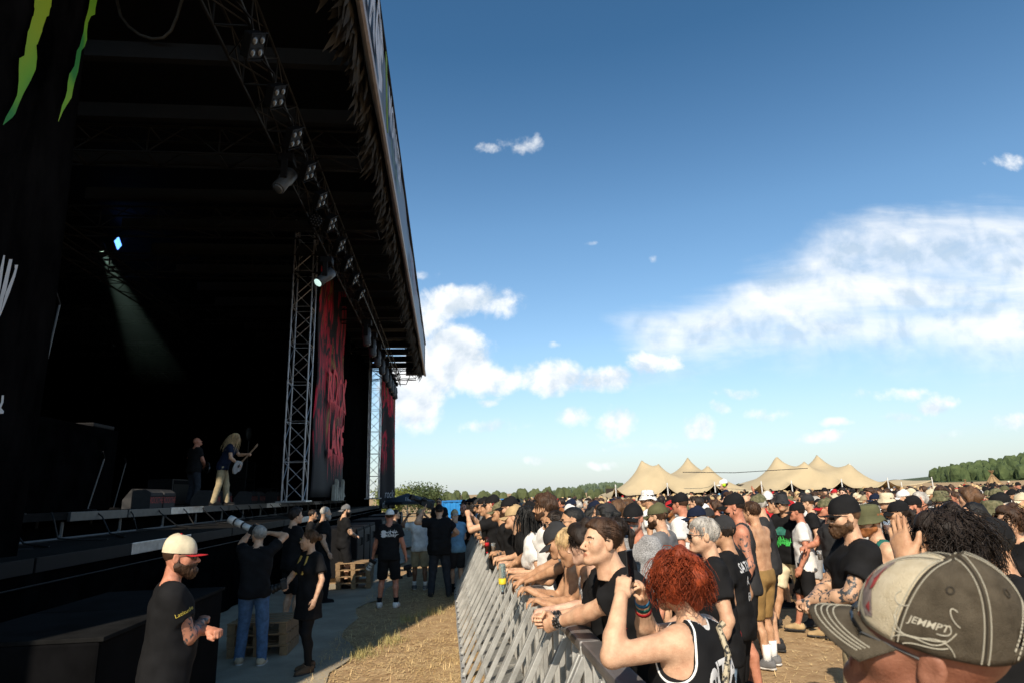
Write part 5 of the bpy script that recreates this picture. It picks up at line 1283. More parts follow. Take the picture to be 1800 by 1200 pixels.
# --- backline: monitors, amps, cases, drum riser, mic stands
wedge_m = mat('wedge_cloth', (.035, .035, .037), .8, .2, 12, .2, 150)
def wedge(x, y, label, w=.62, print_=True):
    root = empty('floor_monitor', mtx=MS @ Matrix.Translation((x, y, DZ)), label=label, cat='monitor', group='wedge monitors along the stage edge'); mb = MB(); prof = [(-.30, 0), (.30, 0), (.30, .34), (.18, .42), (-.12, .44), (-.30, .20)]
    V = [(a, -w/2, b) for a, b in prof]+[(a, w/2, b) for a, b in prof]; n = 6
    mb.add(V, [tuple(range(n)), tuple(range(2*n-1, n-1, -1))]+[((i+1) % n, i, n+i, n+(i+1) % n) for i in range(n)]); mb.build('cabinet', wedge_m, root)
    mb = MB(); mb.box((.303, 0, .26), (.006, w*.94, .03)); mb.build('cloth_fold', blackm, root)
    if print_:
        o = flat_text('lettering', 'ROCKTHE', mat('wedge_red', (.42, .06, .05), .7, .1, 9), root, (.304, 0, .17), (0, 1, 0), (0, 0, 1), .17, .1, .0, .006, (.85, 1.2), seed=3)
wx = -7.75
for k, (px, lab) in enumerate(((252, 'leftmost wedge monitor of the near pair on the stage edge'), (276, 'right wedge monitor of the near pair on the stage edge'), (362, 'left wedge monitor at the feet of the guitarists'), (384, 'right wedge monitor at the feet of the guitarists'), (432, 'left wedge monitor of the third pair'), (447, 'right wedge monitor of the third pair'), (478, 'single wedge monitor nearest the truss tower'))):
    d = np.array(MSi.to_3x3() @ Vector(ray(px, 868))); o = Sl((0, 0, CAM_H)); t = (wx-o[0])/d[0]; wedge(wx, (o+d*t)[1], lab)
def cab(x, y, z, w, l, h_, label, open_=False):
    root = empty('speaker_cabinet', mtx=MS @ Matrix.Translation((x, y, z)), label=label, cat='amplifier'); mb = MB(); mb.bbox((0, 0, h_/2), (w, l, h_), .02); mb.build('cabinet', mat('cabinet_black', (.013, .013, .014), .6), root)
    g = MB(); g.box((w/2+.004, 0, h_*.45), (.012, l*.86, h_*.74)); g.build('grille', mat('grille_black', (.008, .008, .008), .5), root)
    e = MB()
    for a in (-1, 1): e.box((w/2+.006, a*(l/2-.015), h_/2), (.02, .03, h_)); 
    e.box((w/2+.008, 0, h_-.015), (.02, l, .03)); e.box((w/2+.008, 0, .015), (.02, l, .03)); e.build('edge_trim', trussd, root)
def sp_y(px, x, py=840): d = np.array(MSi.to_3x3() @ Vector(ray(px, py))); o = Sl((0, 0, CAM_H)); return (o+d*((x-o[0])/d[0]))[1]
cab(-9.6, sp_y(425, -9.6), DZ, .7, 1.3, 1.0, 'tall amplifier stack behind the long haired guitarist, lower box'); cab(-9.6, sp_y(425, -9.6), DZ+1.01, .7, 1.2, .75, 'tall amplifier stack behind the long haired guitarist, upper box')
cab(-8.6, sp_y(470, -8.6), DZ, .6, 1.0, .62, 'small flight case with a pale label near the truss tower'); cab(-9.2, sp_y(300, -9.2), DZ, .7, 1.4, .8, 'dark amplifier box behind the near monitors'); cab(-6.6, sp_y(560, -6.6, 870), DZ, .8, 1.3, 1.35, 'big black speaker cabinet at the foot of the red banner')
mb = MB(); mb.box((-8.28, sp_y(462, -8.28), DZ+.35), (.006, .22, .16)); tag(mb.build('paper_label', mat('paper', (.5, .5, .5), .8, 0), mtx=MS), 'white paper stuck on the flight case', 'label')
dr = sthing('drum_riser', 'black riser at the left behind the near singer', 'riser'); mb = MB(); mb.bbox((-12.6, 14.5, DZ+.55), (3.4, 4.2, 1.1), .02); mb.build('platform', wood_m, dr); mb = MB(); mb.bar((-10.9, 12.5, DZ+1.1), (-10.9, 16.5, DZ+1.1), .03, 6); mb.build('rail', trussd, dr)
for k, (px, x, hh) in enumerate(((205, -9.5, 1.2), (160, -7.6, 1.0), (30, -6.6, 3.0))):
    y = sp_y(px, x); root = empty('microphone_stand', mtx=MS @ Matrix.Translation((x, y, DZ)), label='thin %s microphone stand on the dark stage' % ['middle', 'shorter', 'tall leftmost'][k], cat='stand', group='microphone stands'); m = MB(); m.bar((0, 0, 0), (.1, .2, hh), .014, 6); m.build('pole', trussd, root); m = MB(); m.lathe([(.16, 0), (.16, .02), (.02, .04)], 12); m.build('base', blackm, root); m = MB(); m.bar((.1, .2, hh), (.2, -.1, hh+.1), .02, 6); m.build('microphone', blackm, root)
root = empty('stage_fan', mtx=MS @ Matrix.Translation((-9.3, sp_y(441, -9.3, 716), DZ)), label='round caged fan lamp on a stand beside the amplifiers', cat='fan'); zf = at(441, 716, 19.5)[2]-DZ
m = MB(); m.bar((0, 0, 0), (0, 0, zf), .02, 6); m.build('stand', trussd, root); m = MB(); m.lathe([(.27, -.08), (.30, 0), (.27, .05), (.001, .07)], 18, (0, 0, zf), Matrix.Rotation(RAD(90), 3, 'Y')); m.build('cage', mat('fan_cage', (.10, .11, .11), .4, .2, 20, metal=.4), root, True)
m = MB(); y0 = sp_y(488, -10.2); 
for k in range(9): m.bbox((-10.2, y0+.0, DZ+.25+k*.34), (.5, 1.0, .31), .02)
tag(m.build('line_array', mat('cabinet_black', (.013, .013, .014), .6), mtx=MS), 'stacked black loudspeaker column beside the near truss tower', 'speaker')

# --- crowd barrier: one module per metre
galv = mat('galvanised', (.43, .43, .41), .45, .25, 5, .15, 60, metal=.35, spec=.5); galv_rail = mat('rail_galvanised', (.20, .19, .19), .5, .25, 4, .1, 80, metal=.5)
def perf_mat():
    m = bpy.data.materials.new('perforated_sheet'); m.use_nodes = True; t = m.node_tree; g = NT(t); b = t.nodes['Principled BSDF']; P = g.n('ShaderNodeTexCoord').outputs['Object']
    Q = g.vm('SCALE', P, scale=62.); fr = g.vm('FRACTION', g.vm('ADD', Q, (0, 0, 0))); x, y, z = g.sep(fr)
    dd = g.m('ADD', g.m('POWER', g.m('SUBTRACT', y, .5), 2.), g.m('POWER', g.m('SUBTRACT', z, .5), 2.)); hole = g.ramp(dd, [(.09, 0.), (.12, 1.)])
    t.links.new(g.mix(hole, (.03, .03, .03), (.36, .36, .34)), b.inputs['Base Color']); b.inputs['Metallic'].default_value = .4; b.inputs['Roughness'].default_value = .5; return m
perf = perf_mat()
RH = 1.20
def barrier_module():
    root = empty('crowd_barrier', label='x', cat='barrier', group='galvanised crowd barrier modules')
    P = {}
    for k in range(2):
        m = MB(); m.box((0, .28+.44*k, .62), (.012, .40, 1.08)); m.build('panel', perf, root)
    for y in (.03, .27, .5, .73, .97):
        m = MB(); m.bbox((-.035, y, .60), (.05, .05 if y in (.03, .97) else .035, 1.14), .006); m.build('upright', galv, root)
    for y in (.03, .5, .97):
        a, b = Vector((-.05, y+.0, 1.12)), Vector((-.62, y+.0, .05)); d = (b-a).normalized(); R = d.to_track_quat('Z', 'Y').to_matrix(); m = MB(); m.bbox((a+b)/2, (.045, .045, (b-a).length), .006, M=R); m.build('brace', galv, root)
    m = MB(); m.bbox((-.63, .5, .035), (.055, .99, .05), .008); m.build('foot_bar', galv, root)
    for y in (.2, .5, .8):
        m = MB(); m.lathe([(.016, 0), (.016, .012), (.001, .018)], 6, (-.63, y, .06)); m.build('bolt', trussd, root)
    m = MB(); m.bbox((-.27, .5, .345), (.34, .92, .035), .006); m.build('step_plate', perf_tread, root)
    m = MB(); m.bbox((-.445, .5, .335), (.02, .92, .07), .004); m.build('step_lip', galv, root)
    m = MB(); m.bbox((.0, .5, RH-.03), (.13, .985, .06), .018); m.build('top_rail', galv_rail, root)
    m = MB(); m.box((.55, .5, .012), (1.1, .98, .016)); m.build('floor_plate', perf_tread, root)
    return root
perf_tread = mat('chequer_plate', (.30, .30, .28), .5, .2, 30, .8, 220, metal=.5)
ORD = ['first', 'second', 'third', 'fourth', 'fifth', 'sixth', 'seventh', 'eighth', 'ninth', 'tenth', 'eleventh', 'twelfth', 'thirteenth', 'fourteenth', 'fifteenth', 'sixteenth', 'seventeenth', 'eighteenth', 'nineteenth', 'twentieth']
ORD += ['twenty-'+q for q in ORD[:9]]+['thirtieth']+['thirty-'+q for q in ORD[:9]]+['fortieth']
proto = barrier_module()
for i in range(33):
    y = .9+i*1.0; o = proto if i == 0 else copy_tree(proto)
    o.matrix_world = MS @ Matrix.Translation((0, y, 0)) @ Matrix.Rotation(RAD(.3*math.sin(i*2.3)), 4, 'Z')
    o['label'] = 'galvanised steel crowd barrier module, ' + ('nearest to the camera' if i == 0 else '%s along the rail from the camera' % ORD[i])

ya, yb = sp_y(40, -7.7, 800), sp_y(196, -7.7, 800); dk = sthing('covered_desk', 'large black covered desk hiding the singer at the left of the stage', 'desk'); zt_ = at(120, 738, 11.2)[2]
mb = MB(); mb.bbox((-8.0, (ya+yb)/2, (DZ+zt_)/2), (.8, yb-ya, zt_-DZ), .05); mb.build('cover', scrim_m, dk); mb = MB(); mb.bbox((-8.0, yb-.5, zt_+.04), (.7, .8, .08), .02); mb.build('lid', blackm, dk)

# stage smoke round the spotlight, so that its beam shows
sm_ = MB(); c_ = Vector(p)+A*3.2; p0_ = Sl(at(180, 440, 20.5)); A0_ = A; c_ = Vector(p0_)+A0_*2.6
sm_.box((0, 0, 0), (4.2, 6.4, 6.2)); so_ = sm_.build('stage_smoke', None, mtx=MS @ Matrix.Translation(c_), kind='stuff'); so_['label'] = 'thin smoke round the green spotlight beam over the stage'; so_['category'] = 'smoke'
vm_ = bpy.data.materials.new('smoke'); vm_.use_nodes = True; vt = vm_.node_tree; vt.nodes.clear(); pv = vt.nodes.new('ShaderNodeVolumePrincipled'); gg = NT(vt); zz_ = gg.sep(gg.n('ShaderNodeTexCoord').outputs['Object']); vt.links.new(gg.m('MULTIPLY', gg.ramp(gg.m('MULTIPLY_ADD', zz_[2], .17, .5), [(.12, 0.), (.9, 1.)]), .022), pv.inputs['Density']); pv.inputs['Color'].default_value = (.8, .85, .85, 1); vo = vt.nodes.new('ShaderNodeOutputMaterial'); vt.links.new(pv.outputs[0], vo.inputs['Volume']); so_.data.materials.clear(); so_.data.materials.append(vm_)
# ================================================================== people, one by one
CURL = lambda r: (math.acos(1-r.uniform(0, 1.30)), r.uniform(.75, 2*PI-.75))
MOP = lambda r: (math.acos(1-r.uniform(0, 1.20)), r.uniform(.5, 2*PI-.5))
FLOW = lambda r: (math.acos(1-r.uniform(0, .95)), r.uniform(.7, 2*PI-.7))
def stand(px, pyt, Y, extra=0.):
    """ground point and height of a person whose crown (incl. hat) shows at a pixel, standing at depth Y"""
    p = at(px, pyt, Y); return (p[0], Y, 0.), p[2]-extra
PEOPLE = []
def scribble(name, m, res, garment, origin, right, w, h, n, seed, th=.006):
    r = random.Random(seed); P = []
    for k in range(n):
        x = -w/2+w*(k+.5)/n+r.uniform(-.01, .01); y = r.uniform(-.2, .2)*h; a = PI/2+r.uniform(-.35, .35) if k % 3 else r.uniform(-.4, .4); L = h*r.uniform(.35, .55); t = th*r.uniform(.6, 1.4); c, s_ = math.cos(a), math.sin(a)
        P.append([(x-c*L-s_*t, y-s_*L+c*t), (x-c*L+s_*t, y-s_*L-c*t), (x+c*L+s_*t*.3, y+s_*L-c*t*.3), (x+c*L-s_*t*.3, y+s_*L+c*t*.3)])
    return poly_decal(name, P, m, res['root'], res[garment], origin, right, (0, 0, 1), 1.)
def hero(px, pyt, Y, face, label, **kw):
    hat = kw.get('hat'); ex = .025 if hat else .012
    lean = kw.get('lean', 0.); pos, H = stand(px, pyt, Y, ex)
    H = H/(1-.10*abs(math.sin(lean))) if lean else H
    if lean:   # the head leads the feet when the trunk tips forward
        d = .72*math.sin(lean); f = RAD(face); pos = (pos[0]+math.sin(f)*d, pos[1]-math.cos(f)*d, 0); H = max(H, H+.72*(1-math.cos(lean)))
    H = kw.pop('H', H); off = kw.pop('dz', 0)
    H = min(max(H, 1.5), 2.02)
    r = person(pos, RAD(face), H=H, label=label, **kw); PEOPLE.append((pos[0], pos[1])); return r

def rail_pt(y, x=0., z=RH): return tuple(S(x, y, z))
def rail_arms(y, spread=.16, x=-.10, z=RH+.045):     # both wrists over the rail, elbows resting on it
    a = S(x, y-spread/2, z); b = S(x-.02, y+spread/2, z)
    # person faces the stage (-x): its left is toward smaller y
    return (('w', tuple(a), (.9, -.5, -.3)), ('w', tuple(b), (.9, .5, -.3)))

# ---- in the pit -----------------------------------------------------------------
g1 = hero(312, 938, 4.55, -58, 'bearded guard in black T-shirt and cream cap with red brim, arms crossed', hat='snap', hatc='cream', brimc='red', glasses=True, beard='full', hairc='brown', hair='crop', arms=('crossed', 'crossed'), hands=('fist', 'fist'), bottom='jeans', bottomc='charcoal', tone='red', bulk=1.12, belly=.02, hv='m1', tattoo=(1,), vox=.011, head=(RAD(-18), 0, 0))
text_decal('sleeve_print', 'Latitude', mat('print_yellow', (.62, .48, .08), .7, 0), g1['root'], g1['t_shirt'], g1['sh'][1]*.62+g1['elb'][1]*.38+A3(.0, .03, .0), (0, 1, .35), (0, -.2, 1), .036)
g2 = hero(455, 921, 8.75, 12, 'grey haired photographer in black T-shirt and blue jeans raising a long white lens', hair='short', hairc='grey', top='tee', bottom='jeans', bottomc='denim', shoes='beige', arms=(('l', (-.17, .42, 1.70), (-1, -.1, -.8)), ('l', (.12, .26, 1.66), (1, -.2, .15))), hands=('hold', 'grip'), head=(RAD(38), RAD(14), 0), vox=.012, bulk=1.06, legs=((-.15, .04, .08), (.15, -.08, .08)))
g3 = hero(548, 929, 8.3, 140, 'woman in black shirt dress and black tights with yellow camera strap', sex='f', hair='bun', hairc='light_brown', top='dress', topc='black', bottom='leggings', bottomc='black', shoes='brown', arms=(('l', (-.30, .10, .92), (-.5, -1, 0)), ('l', (.12, .28, 1.10), (1, -.3, -.5))), hands=('relaxed', 'grip'), head=(RAD(-46), RAD(2), 0), vox=.011, legs=((-.09, .03, .08), (.09, -.10, .08)), tone='fair')
mb = MB()
for q, sg in ((-.075, 1), (.075, 1)): mb.tube([g3['T'](q, .09, 1.45), g3['T'](q*1.15, .135, 1.34), g3['T'](q*.9, .16, 1.22)], .014, 5)
mb.build('strap', mat('strap_yellow', (.42, .27, .06), .7, .2, 30), g3['root'])
g4 = hero(518, 890, 11.0, -42, 'young dark haired guard in black T-shirt with folded hands behind the photographers', hair='messy', hairc='dark', arms=('belly', 'belly'), bottom='shorts', bottomc='black', tone='fair', hv='m2', vox=.014, shoes='black', head=(RAD(-10), 0, 0))
text_decal('sleeve_print', 'Latitude', MATS['print_yellow'], g4['root'], g4['t_shirt'], g4['sh'][1]*.62+g4['elb'][1]*.38, (0, 1, .2), (0, -.2, 1), .034)
hero(570, 888, 13.5, -60, 'balding man with headphones and grey beard in black', hair='crop', hairc='grey', beard='full', beardc='grey', bottom='jeans', bottomc='black', bulk=1.1, tone='fair', vox=.016)
hero(548, 894, 16.2, -70, 'man mostly hidden behind the young guard, black shirt', hair='short', hairc='dark', tone='tan', vox=.018, bottom='jeans', bottomc='black')
hero(606, 884, 15.5, -58, 'bearded guard in grey backwards cap and black shorts with hands folded', hat='ball', hatc='grey', hat_rot=PI, beard='long', hairc='dark', hair='crop', arms=('belly', 'belly'), tone='fair', vox=.014, shoes='black', socks=('black', .12), bulk=1.08, tattoo=(1,), legs=((-.13, 0, .08), (.13, .04, .08)))
g8 = hero(685, 892, 12.7, 2, 'man in white cap and black printed T-shirt seen from behind with cameras at his hips', hat='ball', hatc='white', hair='crop', hairc='brown', tone='red', shoes='white', socks=('black', .10), bulk=1.05, arms=(('l', (-.33, .12, .90), (-1, -1, 0)), ('l', (.31, .10, .88), (1, -1, 0))), hands=('grip', 'hang'), vox=.013, legs=((-.17, .03, .08), (.15, -.03, .08)), head=(RAD(6), RAD(4), 0))
wp = mat('print_white', (.7, .7, .7), .7, 0)
T_ = g8['T']; scribble('back_print', wp, g8, 't_shirt', T_(.07, -.2, 1.36), (1, 0, 0), .20, .07, 14, 3); scribble('back_print', wp, g8, 't_shirt', T_(.06, -.2, 1.30), (1, 0, 0), .22, .06, 16, 4)
poly_decal('back_print', [[(math.cos(a)*(.07 if i % 2 else .035), math.sin(a)*(.07 if i % 2 else .035)) for i, a in enumerate(np.linspace(0, 2*PI, 19)[:-1])]], wp, g8['root'], g8['t_shirt'], T_(-.09, -.2, 1.33), (1, 0, 0), (0, 0, 1), 1.)
hero(738, 893, 14.9, 8, 'cameraman in white T-shirt and khaki shorts shouldering a video camera', hat='ball', hatc='khaki', hat_rot=0, top='tee', topc='white', bottomc='khaki', shoes='grey', socks=('white', .10), tone='brown', arms=(('l', (-.30, .22, 1.62), (-1, -.2, -1)), ('l', (.15, .25, 1.62), (1, 0, -1))), hands=('grip', 'grip'), vox=.015, legs=((-.12, .08, .08), (.13, -.08, .08)), bulk=.98)
hero(772, 884, 13.8, 6, 'big man in black T-shirt and dark jeans seen from behind raising his left hand', hat='ball', hatc='black', hair='crop', hairc='dark', bottom='jeans', bottomc='dark_denim', shoes='charcoal', tone='fair', bulk=1.22, belly=.03, arms=(('l', (-.34, .12, 1.66), (-1, -.3, -1)), ('l', (.20, .24, 1.12), (1, -.6, 0))), hands=('flat', 'relaxed'), vox=.013, loose=1.5, hem=.80, legs=((-.17, .03, .08), (.19, -.02, .08)))
hero(799, 897, 14.6, 20, 'man in pale blue shirt and khaki cap bowing beside the barrier', hat='ball', hatc='khaki', hair='crop', hairc='grey', topc='sky', bottomc='charcoal', shoes='black', socks=('black', .1), lean=RAD(14), head=(0, RAD(-14), 0), arms=('belly', 'belly'), vox=.015, tone='fair')
hero(815, 884, 17.6, 150, 'bald man in dark shirt beyond the pale blue shirt', hair=None, tone='red', vox=.018, bottom='jeans', bottomc='black')
hero(772, 873, 21.0, 175, 'man in sunglasses standing high before the blue container', hair='crop', hairc='dark', glasses=True, tone='tan', vox=.018, bottom='jeans', bottomc='black')
hero(694, 894, 17.0, -75, 'dark haired person half hidden behind the white cap', hair='short', hairc='dark', tone='fair', vox=.018, bottom='jeans', bottomc='black')

# ---- on the stage -------------------------------------------------------------------
def on_stage(px, py_foot, py_top, Y, face, label, **kw):
    f = at(px, 870, Y); top = at(px, py_top, Y)[2]; r = person((f[0], Y, DZ), RAD(face), H=min(max(top-DZ-.01, 1.5), 1.98), label=label, **kw); return r
m1 = on_stage(337, 870, 764, 18.6, -30, 'bald bassist in black T-shirt and jeans on the stage', hair=None, tone='red', bottom='jeans', bottomc='dark_denim', arms=(('l', (-.32, .32, 1.18), (-1, -.4, -.3)), ('l', (.06, .25, 1.02), (1, -.6, 0))), hands=('grip', 'grip'), vox=.016, head=(RAD(-15), RAD(22), 0), belly=.03, bulk=1.08)
scribble('chest_print', wp, m1, 't_shirt', m1['T'](.03, .2, 1.24), (-1, 0, 0), .16, .18, 9, 5, .01)
m2 = on_stage(388, 862, 758, 16.6, -75, 'guitarist with long blond hair bowed over a pale guitar on the stage', hair='long', hairc='blond', lean=RAD(20), head=(0, RAD(-18), 0), topc='navy', bottom='jeans', bottomc='khaki', tone='fair', arms=(('l', (-.20, .52, 1.24), (-1, -.3, -.5)), ('l', (.10, .36, .98), (1, -.6, 0))), hands=('grip', 'grip'), vox=.014, hair_strands=(150, .42, .006, 'flow', FLOW), legs=((-.12, .12, .08), (.12, -.14, .08)))
m3 = on_stage(128, 870, 694, 14.6, -40, 'long haired musician in shadow at the left of the stage', hair='long', hairc='light_brown', tone='tan', bottom='jeans', bottomc='black', arms=('belly', 'belly'), vox=.018)
def guitar(name, label, wl, wr, col, Rw, pos, scale=1.):
    a = Rw@wl+pos; b = Rw@wr+pos; d = unit(a-b); fw = Rw@A3(0, 1, 0); n = unit(fw-d*(fw@d)); up = np.cross(n, d); o = b-d*.04+n*.03
    root = empty(name, tuple(o), 0, label, 'guitar'); g = Grid((-.28, -.22, -.05), (.28, .24, .05), .010)
    for c, r_ in (((-.12, -.02), .14), ((.06, -.04), .11), ((-.06, .07), .10), ((.02, -.11), .09)):
        g.add(rc((c[0], c[1], -.01), (c[0], c[1], .01), r_), .04)
    g.cut(rc((.17, .06, -.1), (.17, .06, .1), .06), .02); g.clip(lambda X, Y_, Z: np.abs(Z)-.022+0*X+0*Y_); P, Q = g.mesh(); B = np.stack([d, up, n], 1)
    link('guitar_body', npmesh('guitar_body', P@B.T, Q), mat('guitar_'+col, CLOTH[col] if col in CLOTH else (.5, .5, .5), .25, .1, spec=.6), root)
    mb = MB(); R3 = Matrix([list(r) for r in B]); mb.bbox(tuple(d*.46), (.66, .05, .025), .006, M=R3); mb.build('neck', mat('guitar_neck', (.16, .09, .045), .5, .2, 20), root); mb = MB(); mb.bbox(tuple(d*.86+up*.01), (.18, .08, .022), .008, M=R3); mb.build('headstock', mat('guitar_neck', (.16, .09, .045)), root)
    mb = MB(); mb.bbox(tuple(n*.025-d*.03), (.08, .07, .014), .004, M=R3); mb.build('pickup', mat('black_metal', (0, 0, 0)), root)
guitar('electric_bass', 'dark bass guitar held by the bald bassist', m1['wri'][0], m1['wri'][1], 'black', m1['Rw'], m1['pos']); guitar('electric_guitar', 'pale guitar held by the long haired guitarist', m2['wri'][0], m2['wri'][1], 'light_grey', m2['Rw'], m2['pos'])

# ---- along the rail, from near to far ------------------------------------------------
def rail(px, pyt, Y, label, ry, face=84, lean=16, arms=None, **kw):
    kw.setdefault('arms', arms or rail_arms(ry)); kw.setdefault('hands', ('hang', 'hang')); kw.setdefault('palm', ((0, 0, -1, 0), (0, 0, -1, 0)))
    return hero(px, pyt, Y, face, label, lean=RAD(lean), **kw)
red = hero(1192, 970, 2.95, 50, 'woman with curly red hair in black tank top holding up a phone', sex='f', hair='curly', hairc='red', top='tank', topc='black', trim='white', bottom='jeans', bottomc='black', tone='fair', bulk=1.24, vox=.0075, hair_strands=(1500, .125, .0024, 'curl', CURL),
           arms=(('w', tuple(at(1092, 1046, 2.88)), (-.2, -.6, -1)), ('w', tuple(at(1128, 1048, 3.05)), (.8, .4, -.9))), hands=('hold', 'hold'), palm=((.8, .4, 0), (-.8, .4, 0)), legs_on=False, hem=.80, lean=RAD(4), head=(RAD(-4), RAD(-2), 0))
T_ = red['T']; tk = red['tank_top']
text_decal('back_print', 'ITAT', wp, red['root'], tk, T_(.075, -.25, 1.28), (1, 0, .08), (0, 0, 1), .125, bold=.025, stretch=(.92, 1.2)); text_decal('back_print', 'RECORDS', wp, red['root'], tk, T_(.085, -.25, 1.205), (1, 0, .08), (0, 0, 1), .05, bold=.01, stretch=(1.1, 1))
poly_decal('back_emblem', [[(.045*math.cos(a), .055*math.sin(a)+(.0 if math.sin(a) > -.3 else -.03)) for a in np.linspace(0, 2*PI, 15)[:-1]]], wp, red['root'], tk, T_(-.085, -.25, 1.265), (1, 0, .08), (0, 0, 1), 1.)
poly_decal('back_emblem', [[(.012*math.cos(a)+q, .014*math.sin(a)+.004) for a in np.linspace(0, 2*PI, 9)[:-1]] for q in (-.018, .018)]+[[(-.006, -.03), (.006, -.03), (0, -.012)]], cloth('black'), red['root'], tk, T_(-.085, -.25, 1.265), (1, 0, .08), (0, 0, 1), 1., .005)
man = rail(1060, 925, 3.72, 'young man with slicked undercut leaning on the rail with clasped hands', 0, face=100, lean=20, arms=(('w', tuple(S(-.20, 4.02, 1.27)), (.7, -.6, -.3)), ('w', tuple(S(-.19, 4.10, 1.29)), (.7, .6, -.2))), hair='under', hairc='brown', hv='m2', tone='fair', vox=.010, hands=('grip', 'grip'), palm=((0, 1, 0, 0), (0, -1, 0, 0)), bottom='jeans', bottomc='black', head=(RAD(10), RAD(6), 0), legs_on=False)
scribble('chest_print', mat('print_red', (.45, .03, .03), .7, 0), man, 't_shirt', man['T'](-.08, .22, 1.31), (-1, 0, 0), .14, .10, 10, 7, .008)
for k, i in ((0, 0), (1, 1)):    # studded wristbands
    w = man['wri'][i]; d = unit(man['wri'][i]-man['elb'][i]); mb = MB(); e = unit(np.cross(d, A3(0, 0, 1))); e2 = np.cross(d, e)
    mb.tube([w-d*.06, w-d*.03, w-d*.0], [.036, .034, .031], 14); mb.build('wristband', mat('leather_black', (.01, .01, .01), .4, .2), man['root'], True)
    st = MB()
    for j in range(3):
        for a in range(12): A = 2*PI*a/12; p = w-d*(.052-.022*j)+(e*math.cos(A)+e2*math.sin(A))*.036; st.box(tuple(p), (.008, .008, .008))
    so = st.build('stud', mat('stud_chrome', (.6, .6, .6), .25, 0, metal=1), man['root']); so['kind'] = 'stuff'
rail(1030, 928, 4.25, 'person with short dark curls and black T-shirt beside the slicked young man', 4.55, hair='curly', hairc='dark', tone='pale', head=(RAD(-12), RAD(-10), 0), hair_strands=(500, .06, .003, 'curl', MOP), vox=.012, bottom='jeans', bottomc='black', legs_on=False, hv='m2')
rail(1002, 950, 4.75, 'blond person in grey mottled vest leaning over the rail', 4.95, lean=34, hair='short', hairc='blond', sex='f', top='tank', topc='speckled', tone='tan', head=(RAD(-10), RAD(-25), 0), vox=.012, legs_on=False)
rail(978, 938, 5.35, 'person in washed grey cap and red glasses with tanned arms far over the rail', 5.45, lean=34, hat='ball', hatc='charcoal', hair='short', hairc='brown', tone='tan', top='tank', topc='black', head=(0, RAD(-28), 0), vox=.013, legs_on=False)
rail(1010, 890, 5.75, 'man with dark fade haircut and black glasses in grey shirt', 6.1, face=96, lean=6, hair='crop', hairc='black', glasses=True, tone='tan', topc='grey', beard='stubble', vox=.012, legs_on=False, head=(RAD(-4), 0, 0), hv='m1')
rail(978, 900, 6.35, 'smiling woman in sunglasses with dark hair tied back', 6.4, face=92, lean=10, sex='f', hair='pony', hairc='dark', glasses=True, tone='tan', vox=.012, legs_on=False, topc='black')
rail(925, 898, 6.9, 'woman with long straight black hair in white T-shirt', 6.9, face=75, lean=22, sex='f', hair='long', hairc='black', topc='white', tone='fair', vox=.012, legs_on=False, hair_strands=(120, .34, .005, 'flow', FLOW))
rail(962, 862, 6.75, 'tall man with tousled brown hair facing the stage', 7.3, face=72, lean=4, hair='messy', hairc='brown', tone='tan', vox=.012, legs_on=False, hair_strands=(260, .06, .004, 'flow', MOP), beard='stubble', topc='white')
rail(905, 896, 7.7, 'person in faded tan cap bent over the rail', 7.6, lean=26, hat='ball', hatc='tan', hair='short', hairc='light_brown', tone='fair', vox=.014, legs_on=False, topc='black')
rail(898, 872, 8.3, 'bearded man in black cap and red rimmed glasses at the rail', 8.3, face=80, lean=8, hat='ball', hatc='black', beard='full', hairc='brown', hair='crop', glasses=True, tone='fair', vox=.014, legs_on=False)
rail(880, 884, 9.0, 'heavily tattooed person in black resting forearms on the rail', 9.0, hair='short', hairc='dark', tattoo=(0, 1), tone='tan', vox=.015, legs_on=False, hat='ball', hatc='camo')
rail(868, 868, 9.8, 'person in black cap filming the stage with a red phone', 9.7, face=76, lean=6, hat='ball', hatc='black', tone='fair', hair='short', hairc='dark', vox=.016, legs_on=False, arms=(('l', (-.10, .40, 1.52), (-1, -.2, -1)), ('l', (.08, .40, 1.50), (1, -.2, -1))), hands=('grip', 'grip'))
for k, (px, py, Y, hc_, ht, tc_) in enumerate(((858, 880, 10.7, 'dark', None, 'black'), (852, 874, 11.6, 'brown', 'black', 'black'), (848, 878, 12.6, 'dark', None, 'grey'), (843, 876, 13.6, 'brown', 'charcoal', 'black'), (838, 880, 14.7, 'black', None, 'light_denim'), (834, 874, 15.9, 'dark', 'black', 'black'), (829, 882, 17.2, 'brown', None, 'black'), (826, 876, 18.8, 'dark', 'black', 'black'), (820, 880, 20.5, 'dark', None, 'charcoal'), (816, 879, 22.5, 'brown', 'black', 'black'))):
    rail(px, py, Y, ['dark haired person in black', 'black capped brown haired person', 'person in grey shirt', 'charcoal capped person', 'person in pale denim shirt', 'black capped person in black', 'brown haired person in black', 'black capped dark haired person', 'person in charcoal shirt', 'last black capped person'][k]+' leaning on the far rail, %s beyond the red phone' % ORD[k], Y, lean=12, hair='short', hairc=hc_, hat='ball' if ht else None, hatc=ht or 'black', topc=tc_, tone=['tan', 'fair', 'olive'][k % 3], vox=.018, legs_on=False)

